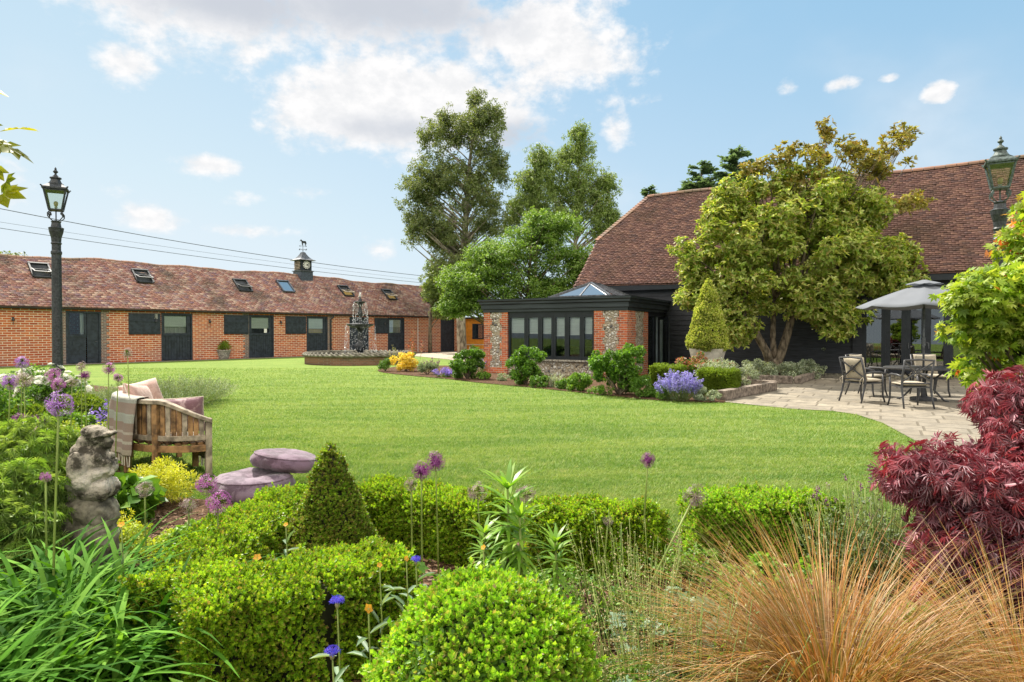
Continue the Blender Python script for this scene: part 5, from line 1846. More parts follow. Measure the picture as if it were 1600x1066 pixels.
L_['acer_lime'] = leaf_mat('acer_lime', [(.17, .30, .05), (.24, .38, .07), (.34, .46, .12), (.14, .25, .04)], .40, .5)
L_['maple_over'] = leaf_mat('maple_over', [(.22, .28, .015), (.34, .36, .02), (.16, .20, .02)], .60, .45, tcol=(1.9, 1.6, .3))
L_['daylily'] = leaf_mat('daylily', [(.030, .10, .012), (.06, .17, .016), (.10, .25, .024), (.18, .36, .05), (.04, .13, .013), (.09, .22, .02)], .34, .7, spec=.06)
L_['carex'] = leaf_mat('carex', [(.34, .14, .03), (.50, .26, .09), (.20, .17, .02), (.62, .44, .26), (.30, .11, .02), (.15, .19, .02), (.40, .19, .04), (.24, .13, .03)], .30, .45, tcol=(1.3, 1.1, .8))
L_['lily'] = leaf_mat('lily', [(.12, .27, .025), (.20, .38, .035), (.28, .44, .05), (.16, .32, .03)], .38, .40)
L_['blue_green'] = leaf_mat('blue_green', [(.14, .24, .13), (.20, .31, .18), (.28, .38, .25), (.12, .22, .08)], .30, .5)
L_['stem'] = leaf_mat('stem', [(.14, .24, .04), (.22, .30, .06), (.28, .30, .09)], .15, .5)
L_['straw'] = leaf_mat('straw', [(.32, .28, .12), (.40, .36, .18), (.24, .26, .08)], .2, .6)
L_['allium'] = leaf_mat('allium', [(.22, .08, .34), (.32, .13, .46), (.42, .22, .56), (.50, .32, .60)], .30, .5, tcol=(1.2, .9, 1.2))
L_['allium_dark'] = leaf_mat('allium_dark', [(.13, .03, .13), (.22, .05, .20), (.30, .09, .27), (.18, .06, .12)], .30, .5, tcol=(1.2, .8, 1.1))
L_['allium_pink'] = leaf_mat('allium_pink', [(.34, .08, .32), (.45, .14, .42), (.52, .26, .50)], .30, .5, tcol=(1.2, .8, 1.1))
L_['allium_faded'] = leaf_mat('allium_faded', [(.34, .24, .26), (.42, .34, .30), (.30, .18, .24), (.40, .38, .26)], .25, .6, tcol=(1.1, 1, .9))
L_['nepeta'] = leaf_mat('nepeta', [(.26, .22, .56), (.36, .31, .68), (.46, .42, .76)], .3, .6, tcol=(1, 1, 1.2))
L_['violet'] = leaf_mat('violet', [(.30, .20, .62), (.40, .28, .72), (.22, .14, .48)], .3, .6, tcol=(1, 1, 1.2))
L_['cornflower'] = leaf_mat('cornflower', [(.06, .06, .62), (.12, .10, .75), (.22, .12, .62)], .3, .6, tcol=(1, 1, 1.2))
L_['orange_petal'] = leaf_mat('orange_petal', [(.80, .36, .02), (.85, .45, .04)], .4, .5, tcol=(1.2, 1, .6))
L_['white_petal'] = leaf_mat('white_petal', [(.80, .80, .72), (.74, .74, .64), (.82, .80, .76)], .35, .6, tcol=(1, 1, .95))
L_['blush'] = leaf_mat('blush', [(.42, .12, .05), (.50, .20, .08), (.34, .08, .05), (.30, .24, .05)], .35, .45, tcol=(1.3, .8, .6))
L_['dark_red'] = leaf_mat('dark_red', [(.30, .01, .10), (.42, .02, .14)], .3, .5)
M['core'] = plain_mat('core', (.028, .034, .012), rough=.95, var=.4, scale=8, bump=.3, col2=(.05, .055, .02))  # dark solid inside clipped foliage, standing in for shade between the leaves


def nrm_rand(N, k, rng=RNG):
    return unit(N + rng.normal(0, k, N.shape))


def perp(N, rng=RNG):
    """random direction perpendicular to N"""
    r = rdir(len(N), rng)
    return unit(r - N * np.sum(r * N, 1, keepdims=True))


def tubes_mesh(paths, name, mat, parent, n=5):
    mb = MB()
    for pts, rad in paths: mb.tube(pts, rad, n)
    return mb.build(name, mat, parent, smooth=True)


def cloud_pts(centers, radii, n, rng, inner=.35, flat=1.0):
    """points through overlapping lumps, denser near each lump's surface"""
    centers = np.asarray(centers, float); radii = np.asarray(radii, float)
    w = radii ** 2; w = w / w.sum()
    k = rng.choice(len(centers), n, p=w)
    d = rdir(n, rng)
    r = (inner + (1 - inner) * rng.random(n) ** .55)
    P = centers[k] + d * (radii[k] * r)[:, None] * np.array([1, 1, flat])
    return P, d, k


def lumps_in(c, r, K, rl, rng, shell=.5, zmin=None):
    """K lump centres inside the ellipsoid c, r"""
    d = rdir(K * 2, rng)
    rr = (shell + (1 - shell) * rng.random(K * 2) ** .6)
    C = np.array(c) + d * np.array(r) * rr[:, None]
    if zmin is not None: C = C[C[:, 2] > zmin]
    C = C[:K]
    return C, rl * rng.uniform(.7, 1.25, len(C))


def leafy(C, R, n, L, Wd, tmpl, rng, up=.5, inner=.35, flat=.85, outw=.6, droop=0.0, lj=.25):
    P, d, k = cloud_pts(C, R, n, rng, inner, flat)
    N = unit(d * .7 + np.array([0, 0, up]) + rng.normal(0, .45, P.shape))
    A = unit(perp(N, rng) + d * outw + np.array([0, 0, -droop]))
    Ls = L * rng.uniform(1 - lj, 1 + lj, len(P))
    return place(tmpl, P, A, N, Ls, Ls * Wd)


def limb_paths(root, tips, rng, r0=.1, r1=.01, bend=.25, n=5):
    out = []
    root = np.array(root, float)
    for t in tips:
        t = np.array(t, float)
        L = np.linalg.norm(t - root)
        off = rng.normal(0, bend * L * .3, 3); off[2] = abs(off[2]) * .5
        pts = []
        for i in range(n + 1):
            u = i / n
            pts.append(tuple(root * (1 - u) + t * u + off * 4 * u * (1 - u) * .5))
        out.append((pts, [r0 * (1 - u / n) + r1 * (u / n) for u in range(n + 1)]))
    return out


def shrub(name, label, cat, c, r, n, L, mat, seed, Wd=.6, lumps=26, lr=.28, group=None, tmpl=T_LEAF, stems=7, stemmat='bark', up=.5, extra=None, shell=.45, outw=.6, core=0.0, flat=.85, coremat='core'):
    """generic shrub standing on the ground at c (x,y[,z]) with half sizes r"""
    rng = np.random.default_rng(seed)
    z0 = c[2] if len(c) > 2 else .0
    t = thing(name, label, cat, (c[0], c[1], z0), 0, group)
    rx, ry, rz_ = r
    C, R = lumps_in((0, 0, rz_), (rx * (1 - lr * .8), ry * (1 - lr * .8), rz_ * (1 - lr * .6)), lumps, lr * min(rx, ry, rz_ * 1.2), rng, shell, zmin=.02)
    C[:, 2] = np.maximum(C[:, 2], .05)
    V, F = leafy(C, R, n, L, Wd, tmpl, rng, up=up, flat=flat, outw=outw)
    V[:, 2] = np.maximum(V[:, 2], .01)
    np_mesh('foliage', V, F, mat if not isinstance(mat, str) else L_[mat], t)
    if stems:
        idx = rng.choice(len(C), min(stems, len(C)), replace=False)
        tubes_mesh(limb_paths((0, 0, 0), C[idx], rng, r0=.012 + .015 * rx, r1=.004), 'stems', M[stemmat], t)
    if core > 0:
        mb = MB(); blob(mb, (0, 0, rz_), (rx * core, ry * core, rz_ * core), n=16); mb.build('shade_core', M[coremat], t, smooth=True)
    if extra:
        for (nm, n2, L2, m2, tm2, w2, top) in extra:
            P, d, k = cloud_pts(C, R * 1.05, n2 * 3, rng, .85, flat)
            keep = np.argsort(-(P[:, 2] * top + rng.random(len(P)) * rz_ * (1.2 - top)))[:n2]
            P, d = P[keep], d[keep]
            if len(tm2[0]) > 8:      # flowers face outwards and upwards
                N = unit(d + np.array([0, 0, .6])); A = perp(N, rng)
            else:
                N = unit(d + np.array([0, 0, .6]) + rng.normal(0, .4, P.shape)); A = unit(perp(N, rng) + d * .4)
            Ls = L2 * rng.uniform(.8, 1.2, len(P))
            V, F = place(tm2, P, A, N, Ls, Ls * w2)
            np_mesh(nm, V, F, L_[m2], t)
    return t


def flower_template(petals=5, layers=1, cup=.3, wide=.42):
    vs = []; fs = []
    for l in range(layers):
        sc_ = 1 - .28 * l
        for i in range(petals):
            a = 2 * pi * i / petals + l * .5
            ca, sa = cos(a), sin(a)
            def pt(u, v, z): return [(u * ca - v * sa) * sc_, (u * sa + v * ca) * sc_, z + l * .10]
            b = len(vs)
            vs += [pt(.05, 0, 0), pt(.6, wide, cup * .6), pt(1, 0, cup), pt(.6, -wide, cup * .6)]
            fs += [[b, b + 1, b + 2], [b, b + 2, b + 3]]
    return np.array(vs), np.array(fs)


FLOWER5 = flower_template(5, 1, .15); ROSE = flower_template(6, 4, .45, .5); STARF = flower_template(6, 1, .05, .14)
SP1, SP2, SP3 = sprig_template(8, 1), sprig_template(9, 2, .5, .30, .95), sprig_template(7, 3, .65, .36, .7)


# ------------------------------------------------------------------ clipped box
def sprigs_on(P, N, size, rng, upk=.35, tm=(SP1, SP2, SP3), ratio=1.0):
    parts = []
    k = rng.integers(0, len(tm), len(P))
    A = unit(N + np.array([0, 0, upk]) + rng.normal(0, .38, P.shape))
    for i, T in enumerate(tm):
        s = k == i
        if not s.any(): continue
        Ls = size * rng.uniform(.7, 1.3, s.sum())
        parts.append(place(T, P[s], A[s], perp(A[s], rng), Ls, Ls * ratio))
    return merge(parts)


def hedge_surface(path, w, h, n, rng, z0=0.0, rnd=.10):
    """random points and normals on a clipped hedge following a polyline"""
    path = [np.array(p, float) for p in path]
    segs = [(path[i], path[i + 1]) for i in range(len(path) - 1)]
    Ls = np.array([np.linalg.norm(b - a) for a, b in segs]); tot = Ls.sum()
    per = w + 2 * h
    k = rng.choice(len(segs), n, p=Ls / tot)
    u = rng.random(n); a = np.array([segs[i][0] for i in k]); b = np.array([segs[i][1] for i in k])
    d = unit(b - a); s = np.stack([-d[:, 1], d[:, 0]], 1)
    base = a + (b - a) * u[:, None]
    q = rng.random(n) * per
    top = q < w
    off = np.where(top, q - w / 2, np.where(q < w + h, w / 2, -w / 2))
    z = np.where(top, h, np.where(q < w + h, q - w, q - w - h))
    N = np.zeros((n, 3)); N[top, 2] = 1
    sd_ = ~top
    N[sd_, :2] = s[sd_] * np.sign(off[sd_])[:, None]
    # round the shoulders
    P = np.zeros((n, 3)); P[:, :2] = base + s * off[:, None]; P[:, 2] = z
    edge = np.clip((np.abs(off) - (w / 2 - rnd)) / rnd, 0, 1) * np.clip((z - (h - rnd)) / rnd, 0, 1)
    P[:, :2] -= s * (np.sign(off) * edge * rnd * .3)[:, None]; P[:, 2] -= edge * rnd * .3
    N = unit(N + np.concatenate([s * (np.sign(off) * edge * .7)[:, None], (edge * .7)[:, None]], 1))
    # end caps
    for e, dd in ((path[0], unit(path[0] - path[1])), (path[-1], unit(path[-1] - path[-2]))):
        m = int(n * w * h / (tot * per) * 1.3)
        ss = np.array([-dd[1], dd[0]])
        q1 = rng.uniform(-w / 2, w / 2, m); q2 = rng.random(m) * h
        P = np.concatenate([P, np.concatenate([e + ss * q1[:, None] + dd * .0, q2[:, None]], 1)])
        N = np.concatenate([N, np.tile([dd[0], dd[1], .2], (m, 1))])
    P[:, 2] += z0
    f = fbm3(P, 4, 5) * .035 + fbm3(P, 14, 6) * .020
    P = P + N * f[:, None] + N * rng.normal(0, .012, len(P))[:, None]
    return P, N


def hedge(label, path, w, h, n, size, mat, seed, name='box_hedge', cat='hedge', group='low clipped box hedges', tm=(SP1, SP2, SP3), z0=0.0, core=True):
    rng = np.random.default_rng(seed)
    c = np.mean(np.array(path), 0)
    t = thing(name, label, cat, (c[0], c[1], z0), 0, group)
    loc = [(p[0] - c[0], p[1] - c[1]) for p in path]
    P, N = hedge_surface(loc, w, h, n, rng)
    s_ = rng.choice(len(P), len(P) // 22); P3 = np.concatenate([P - N * size * .5, P[s_] + N[s_] * size * rng.uniform(.1, .8, (len(s_), 1))]); N3 = np.concatenate([N, unit(N[s_] + np.array([0, 0, .8]))])
    V, F = sprigs_on(P3, N3, size, rng, tm=tm)
    np_mesh('foliage', V, F, L_[mat], t)
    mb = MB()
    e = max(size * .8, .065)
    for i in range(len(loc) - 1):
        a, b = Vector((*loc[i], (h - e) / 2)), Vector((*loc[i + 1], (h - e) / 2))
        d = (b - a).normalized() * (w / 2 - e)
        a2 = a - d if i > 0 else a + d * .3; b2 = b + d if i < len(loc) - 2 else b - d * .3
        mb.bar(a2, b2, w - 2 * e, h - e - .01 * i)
    mb.build('shade_core', M['core'], t)  # solid filler, coloured dark as the shaded gaps between sprigs
    return t


# big clipped ball in the foreground
def ball(label, c, r, n, size, mat, seed, squash=1.0, grp=None):
    rng = np.random.default_rng(seed)
    t = thing('box_ball', label, 'topiary', (c[0], c[1], 0), 0, grp)
    N = rdir(n, rng); zc = c[2]
    P = N * np.array([r, r, r * squash])
    f = fbm3(P, 9, 3) * .020 + fbm3(P, 3, 8) * .02
    P = P * (1 + f / r)[:, None] + np.array([0, 0, zc])
    k = P[:, 2] > .01
    V, F = sprigs_on((P - N * size * .5)[k], N[k], size, rng)
    s_ = rng.choice(np.nonzero(k)[0], len(P) // 20); V, F = merge([(V, F), sprigs_on(P[s_] + N[s_] * size * rng.uniform(0, .7, (len(s_), 1)), N[s_], size, rng)])
    np_mesh('foliage', V, F, L_[mat], t)
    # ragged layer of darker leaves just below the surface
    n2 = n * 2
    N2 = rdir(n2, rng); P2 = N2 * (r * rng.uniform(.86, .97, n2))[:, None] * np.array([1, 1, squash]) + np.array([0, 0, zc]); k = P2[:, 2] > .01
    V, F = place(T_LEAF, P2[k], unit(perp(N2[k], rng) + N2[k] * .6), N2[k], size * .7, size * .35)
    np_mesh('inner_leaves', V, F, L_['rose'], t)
    mb = MB(); blob(mb, (0, 0, zc), (r * .86, r * .86, r * .86 * squash), n=28); mb.build('shade_core', M['core'], t, smooth=True)
    return t


ball('large bright green clipped box ball in the centre foreground', (-.085, 2.02, .385), .355, 9800, .034, 'box_bright', 21)


def cone(label, c, r, h, n, size, mat, seed, name='topiary_cone', z0=0.0, power=.8, tm=(SP1, SP2, SP3), leaf=None):
    rng = np.random.default_rng(seed)
    t = thing(name, label, 'topiary', (c[0], c[1], z0))
    u = 1 - np.sqrt(rng.random(n) * .998); a = rng.random(n) * 2 * pi
    def rad(u): return r * (1 - u) ** power * (1 - .25 * (1 - np.clip(u * 7, 0, 1)) ** 2)
    rr = rad(u)
    P = np.stack([rr * np.cos(a), rr * np.sin(a), u * h + .0], 1)
    N = unit(np.stack([np.cos(a), np.sin(a), np.full(n, r / h * 1.2)], 1))
    f = fbm3(P, 6, seed) * .035 + fbm3(P, 18, seed + 1) * .014
    P = P + N * f[:, None]
    V, F = sprigs_on(P - N * size * .5, N, size, rng, upk=.5, tm=tm)
    np_mesh('foliage', V, F, L_[mat], t)
    mb = MB(); mb.lathe([(max(.004, float(rad(np.array(q)))) - min(.05, float(rad(np.array(q))) * .45), q * h * .97) for q in [i / 12 for i in range(13)]], n=16); mb.build('shade_core', M['core'], t, smooth=True)
    return t


cone('brownish green clipped box cone rising behind the foreground hedge', (-1.135, 4.0), .335, .86, 7000, .036, 'box_brown', 31, z0=-.0, power=.62)

hg = hedge
hg('bright box hedge nearest the camera running right from its corner towards the clipped ball', [(-1.36, 2.62), (-.92, 2.90), (-.60, 3.22)], .42, .47, 9500, .034, 'box', 41)
hg('box hedge running back from the foreground corner to the left of the brownish cone', [(-1.55, 2.85), (-1.62, 3.6), (-1.60, 4.5)], .40, .45, 9500, .034, 'box', 42)
hg('box hedge along the lawn edge between the brownish cone and the whorled lily', [(-1.05, 4.75), (-.55, 4.5), (-.13, 4.25)], .36, .42, 9000, .036, 'box', 43)
hg('box hedge along the lawn edge just right of the whorled lily', [(.12, 4.15), (.92, 4.12)], .36, .41, 8500, .036, 'box', 44)
hg('box hedge behind the tawny grass, separated by a gap from the next one', [(1.22, 4.35), (2.12, 4.35)], .38, .42, 8500, .036, 'box_bright', 45)

# ------------------------------------------------------------------ daylily clump, bottom left
rng = np.random.default_rng(5)
t = thing('daylily_clump', 'big arching clump of strap-shaped daylily leaves in the bottom left corner', 'plant', (-1.95, 2.85, 0))
B = []; AZ = []; LL = []
for (cx_, cy_, n_) in ((-.30, -.45, 190), (-.05, .0, 260), (-.3, .25, 180), (.15, -.40, 170), (-.75, .0, 130), (.32, -.05, 120), (.0, -.75, 120)):
    b = np.stack([rng.normal(cx_, .11, n_), rng.normal(cy_, .11, n_), np.full(n_, .02)], 1)
    B.append(b); AZ.append(rng.uniform(0, 2 * pi, n_)); LL.append(rng.uniform(.45, .88, n_))
B = np.concatenate(B); AZ = np.concatenate(AZ); LL = np.concatenate(LL)
V, F = blades(B, AZ, LL, rng.uniform(.024, .044, len(B)), rng.uniform(.15, .75, len(B)), rng.uniform(1.0, 2.1, len(B)), segs=9, rng=rng, twist=.05)
V[:, 2] = np.maximum(V[:, 2], .02)
np_mesh('leaves', V, F, L_['daylily'], t, smooth=True)

# ------------------------------------------------------------------ tawny grass
t = thing('tawny_grass', 'wide fountain of tawny orange ornamental grass in the right foreground', 'grass clump', (1.17, 2.28, 0))
n = 4200
az_ = rng.uniform(0, 2 * pi, n); rr = np.abs(rng.normal(0, .09, n))
B = np.stack([rr * np.cos(az_), rr * np.sin(az_) * .8, np.full(n, .01)], 1)
az_ = az_ + rng.normal(0, .5, n)
V, F = blades(B, az_, rng.uniform(.42, 1.06, n), rng.uniform(.0022, .0055, n), rng.uniform(.05, .85, n), rng.uniform(.6, 2.3, n), segs=9, rng=rng, twist=.10)
V[:, 2] = np.maximum(V[:, 2], .012)
np_mesh('blades', V, F, L_['carex'], t)
t = thing('tawny_grass', 'second sprawling tuft of tawny grass in the bottom right corner', 'grass clump', (1.85, 2.20, 0))
n = 2000
az_ = rng.uniform(0, 2 * pi, n); rr = np.abs(rng.normal(0, .09, n))
B = np.stack([rr * np.cos(az_), rr * np.sin(az_), np.full(n, .01)], 1)
V, F = blades(B, az_, rng.uniform(.4, .98, n), rng.uniform(.0025, .0055, n), rng.uniform(.1, .8, n), rng.uniform(.6, 2.0, n), segs=8, rng=rng, twist=.10)
V[:, 2] = np.maximum(V[:, 2], .012)
np_mesh('blades', V, F, L_['carex'], t)

# ------------------------------------------------------------------ red weeping maple
def acer(name, label, c, canopy, nl, L, mat, seed, tmpl, up=.4, droop=.5, trunk_r=.05, extra=None, lr=.2, lumps=70, barkm='bark', inner=.3, flat=.6, height=None):
    rng = np.random.default_rng(seed)
    t = thing(name, label, 'tree', (c[0], c[1], 0))
    Cs = []; Rs = []
    for (ex, ey, ez, rx, ry, rz_, k) in canopy:
        C, R = lumps_in((ex, ey, ez), (rx, ry, rz_), k, lr, rng, .35, zmin=.12)
        Cs.append(C); Rs.append(R)
    C = np.concatenate(Cs); R = np.concatenate(Rs)
    V, F = leafy(C, R, nl, L, 1.0, tmpl, rng, up=up, flat=flat, outw=.9, droop=droop, inner=inner)
    np_mesh('foliage', V, F, L_[mat], t)
    idx = rng.choice(len(C), min(46, len(C)), replace=False)
    hub = np.array([0, 0, (height or .5)])
    paths = [([(0, 0, 0), (.02, .01, hub[2] * .5), tuple(hub)], [trunk_r * 1.2, trunk_r, trunk_r * .9])]
    paths += limb_paths(hub, C[idx], rng, r0=trunk_r * .5, r1=.004, bend=.5)
    tubes_mesh(paths, 'branches', M[barkm], t)
    if extra:
        nm, n2, L2, m2, fn = extra
        P, d, k = cloud_pts(C, R * 1.05, n2 * 6, rng, .6, flat)
        w = fn(P); P = P[w][:n2]; d = d[w][:n2]
        N = unit(d * .7 + np.array([0, 0, up]) + rng.normal(0, .4, P.shape)); A = unit(perp(N, rng) + d * .6)
        V, F = place(tmpl, P, A, N, L2 * rng.uniform(.8, 1.2, len(P))); np_mesh(nm, V, F, L_[m2], t, kindtag='stuff')
    return t


DISSECT = star_template(7, 2.7, .034, -.25)
PALM5 = star_template(5, 2.6, .15, -.10)
acer('red_maple', 'low weeping maple with dark red finely cut leaves at the right edge', (2.95, 3.34),
     [(.10, 0, 1.08, .46, .5, .20, 60), (-.12, -.1, .90, .50, .5, .22, 60), (.05, -.25, .60, .42, .42, .30, 80), (-.52, .10, .84, .30, .35, .07, 11), (-.50, -.1, .62, .22, .3, .14, 10), (-.10, -.35, .30, .38, .35, .26, 80), (-.72, -.28, .58, .20, .25, .26, 48), (-.70, -.32, .26, .24, .25, .18, 44), (-.80, -.2, .86, .22, .25, .10, 16), (.0, .1, 1.2, .38, .4, .14, 26), (-.62, .15, .70, .16, .2, .08, 8), (-.25, -.3, .42, .2, .2, .2, 20)],
     20000, .068, 'acer_red', 51, DISSECT, up=.3, droop=.9, lr=.15, flat=.55)
acer('green_maple', 'bright green maple with orange red young tips in front of the right hand lamp post', (4.15, 4.75),
     [(-.10, 0, 1.55, .62, .6, .50, 70), (.05, 0, 2.10, .50, .5, .40, 50), (.22, 0, 2.50, .40, .4, .26, 36), (-.45, -.1, 1.75, .42, .4, .28, 36), (-.35, 0, 1.20, .35, .4, .18, 20), (.3, .2, 1.3, .5, .5, .4, 30), (-.66, 0, 1.84, .26, .3, .12, 16), (-.62, 0, 1.58, .22, .25, .10, 10)],
     15500, .058, 'acer_green', 52, PALM5, up=.6, droop=.35, lr=.17, flat=.5, extra=('young_tips', 700, .055, 'acer_tip', lambda P: (P[:, 2] > 2.15) | ((P[:, 0] < -.55) & (RNG.random(len(P)) < .04))), height=.7)
acer('lime_cutleaf_maple', 'feathery pale lime cut-leaved maple at the left edge behind the daylily', (-3.05, 3.75),
     [(.0, 0, .62, .42, .4, .22, 50), (-.2, .2, .85, .4, .4, .12, 24), (.15, -.2, .45, .3, .3, .15, 24)],
     6500, .060, 'acer_lime', 53, DISSECT, up=.5, droop=.5, lr=.13, flat=.5)

# overhanging maple branch at the left edge; its trunk stands outside the frame
rng = np.random.default_rng(9)
t = thing('overhanging_maple', 'sunlit yellow green maple branch reaching in at the upper left edge', 'tree', (-3.3, 2.4, 0))
BIG5 = star_template(5, 3.0, .26, -.12)
pts = [(0, 0, 0), (.05, .1, 1.0), (.2, .2, 1.9), (.55, .25, 2.25), (.95, .20, 2.33), (1.25, .12, 2.31)]
tubes_mesh([(pts, [.06, .055, .04, .02, .012, .004]), ([(.55, .25, 2.25), (.85, .3, 2.20), (1.08, .2, 2.14)], [.015, .008, .003]), ([(.3, .2, 2.0), (.8, .2, 2.42), (1.18, .15, 2.46)], [.015, .008, .003])], 'branches', M['bark'], t)
tips = []
for a, b in (((.7, .25, 2.34), (1.26, .12, 2.33)), ((.8, .26, 2.34), (1.20, .10, 2.36)), ((.75, .28, 2.2), (1.15, .18, 2.16)), ((.6, .2, 2.45), (1.12, .15, 2.52))):
    for k in range(11): tips.append(np.array(a) * (1 - k / 10) + np.array(b) * (k / 10) + rng.normal(0, .04, 3))
tips = np.array(tips)
N = unit(np.tile([-.2, -.5, .6], (len(tips), 1)) + rng.normal(0, .35, tips.shape)); A = unit(np.tile([.6, -.1, -.5], (len(tips), 1)) + rng.normal(0, .4, tips.shape))
tips[:, 0] += .08
V, F = place(BIG5, tips, A, N, rng.uniform(.07, .115, len(tips))); np_mesh('foliage', V, F, L_['maple_over'], t)

# ================================================================== trees beyond
def big_tree(name, label, c, H, trunk, crown, nl, L, mat, seed, lr=.9, barkm='bark', Wd=.45, flat=.7, up=.5, tm=T_LEAF, group=None, nlimb=60, inner=.25, droop=.1, cat='tree', kmul=1.0, shell=.25):
    """trunk: list of (x,y,z,r); crown: list of ellipsoids (x,y,z,rx,ry,rz,k)"""
    rng = np.random.default_rng(seed)
    t = thing(name, label, cat, (c[0], c[1], 0), 0, group)
    Cs = []; Rs = []
    for e in crown:
        C, R = lumps_in(e[:3], e[3:6], int(e[6] * kmul), lr, rng, shell)
        Cs.append(C); Rs.append(R)
    C = np.concatenate(Cs); R = np.concatenate(Rs)
    # smaller tufts round every lump make the outline ragged
    k = rng.choice(len(C), len(C) * 7)
    C2 = C[k] + rdir(len(k), rng) * (R[k] * rng.uniform(.6, 1.7, len(k)))[:, None] * np.array([1, 1, flat]); R2 = R[k] * rng.uniform(.22, .50, len(k))
    V1, F1 = leafy(C, R, int(nl * .38), L, Wd, tm, rng, up=up, flat=flat, inner=inner, droop=droop)
    V2, F2 = leafy(C2, R2, int(nl * .68), L, Wd, tm, rng, up=up, flat=flat, inner=.1, droop=droop)
    V, F = merge([(V1, F1), (V2, F2)])
    np_mesh('crown', V, F, L_[mat], t)
    tk = MB(); tk.tube([p[:3] for p in trunk], [p[3] for p in trunk], 10); tk.build('trunk', M[barkm], t, smooth=True)
    tr = np.array([p[:3] for p in trunk]); paths = []
    idx = rng.choice(len(C), min(nlimb, len(C)), replace=False)
    for i in idx:
        zt_ = C[i][2] - np.linalg.norm(C[i][:2]) * .7 - 1.0 * lr
        zt_ = min(max(zt_, trunk[0][2] + (trunk[-1][2] - trunk[0][2]) * .12), trunk[-1][2])
        p0 = np.array([np.interp(zt_, tr[:, 2], tr[:, 0]), np.interp(zt_, tr[:, 2], tr[:, 1]), zt_])
        rr = np.interp(zt_, tr[:, 2], [p[3] for p in trunk])
        paths += limb_paths(p0, [C[i]], rng, r0=max(.02, rr * .38), r1=.012, bend=.35)
    idx2 = rng.choice(len(C2), min(120, len(C2)), replace=False)
    for i in idx2: paths += limb_paths(C[k[i]], [C2[i]], rng, r0=.02, r1=.006, bend=.3, n=2)
    tubes_mesh(paths, 'limbs', M[barkm], t)
    return t


def wx(px, Y): return (px - 800) / FPX * Y
def wz(py, Y): return EYE + (HY - py) / FPX * Y


Y0 = 42.0
def el_(px, py, rx, ry, k, Yc, cx, dy=1.0):
    """ellipsoid of a crown given by where it stands; rx, ry in metres"""
    return (wx(px, Yc) - cx, 0, wz(py, Yc), rx, rx * dy, ry, k)


cx = wx(722, Y0)
big_tree('eucalyptus_tree', 'tallest tree behind the stable end, grey green airy crown on a forked pale trunk', (cx, Y0), 17,
         [(0, 0, 0, .34), (-.1, 0, 3, .28), (.1, 0, 6.5, .24), (.3, 0, 9.5, .18), (.5, 0, 12.5, .12), (.9, 0, 15.5, .05)],
         [el_(742, 205, 1.9, 1.6, 20, Y0, cx), el_(765, 180, 1.2, 1.0, 9, Y0, cx), el_(690, 215, 1.3, 1.2, 10, Y0, cx), el_(680, 285, 2.1, 2.0, 24, Y0, cx), el_(740, 290, 2.5, 2.4, 30, Y0, cx), el_(650, 300, 1.1, 1.6, 9, Y0, cx),
          el_(690, 365, 2.4, 1.7, 28, Y0, cx), el_(770, 260, 1.3, 2.0, 14, Y0, cx), el_(650, 350, .9, 1.0, 7, Y0, cx), el_(720, 420, 2.0, 1.4, 18, Y0, cx), el_(765, 350, 1.6, 1.6, 14, Y0, cx), el_(745, 160, .5, .5, 3, Y0, cx), el_(700, 190, .6, .6, 3, Y0, cx)],
         62000, .185, 'euca', 61, lr=.42, barkm='bark_pale', Wd=.34, inner=.0, droop=.5, flat=.9, nlimb=120, kmul=2.0, shell=.0)
Y1 = 44.0; cx = wx(895, Y1)
big_tree('birch_tree', 'tall slender birch with drooping fine twigs, right of the tallest tree', (cx, Y1), 15,
         [(0, 0, 0, .20), (.1, 0, 5, .16), (.2, 0, 9, .11), (.4, 0, 12.5, .06), (.5, 0, 14.8, .02)],
         [el_(905, 240, 1.1, 1.3, 16, Y1, cx), el_(900, 285, 1.9, 1.5, 24, Y1, cx), el_(928, 310, 1.8, 1.6, 22, Y1, cx), el_(880, 330, 2.0, 1.7, 22, Y1, cx), el_(948, 290, .8, .9, 8, Y1, cx), el_(935, 355, 1.4, 1.6, 16, Y1, cx), el_(905, 208, .55, .45, 6, Y1, cx), el_(880, 250, .9, .8, 8, Y1, cx), el_(860, 290, 1.0, 1.0, 9, Y1, cx), el_(955, 340, .5, .9, 6, Y1, cx)],
         38000, .15, 'birch', 62, lr=.34, barkm='bark_pale', Wd=.42, inner=.0, droop=.9, flat=1.3, nlimb=90, kmul=2.4, shell=.0)
cx = wx(835, Y1)
big_tree('birch_tree', 'shorter birch standing in the gap between the tallest tree and the slender birch', (cx, Y1 - 1), 12,
         [(0, 0, 0, .18), (0, 0, 5, .14), (.1, 0, 9, .08), (.1, 0, 12, .02)],
         [el_(842, 262, .9, 1.0, 11, Y1, cx), el_(825, 285, 1.0, .9, 8, Y1, cx), el_(830, 310, 1.5, 1.4, 18, Y1, cx), el_(850, 350, 1.6, 1.3, 16, Y1, cx), el_(805, 345, 1.1, 1.2, 9, Y1, cx)],
         24000, .15, 'birch', 63, lr=.34, barkm='bark_pale', Wd=.42, inner=.0, droop=.9, flat=1.3, nlimb=70, kmul=2.4, shell=.0)
Y2 = 33.5; cx = wx(820, Y2)
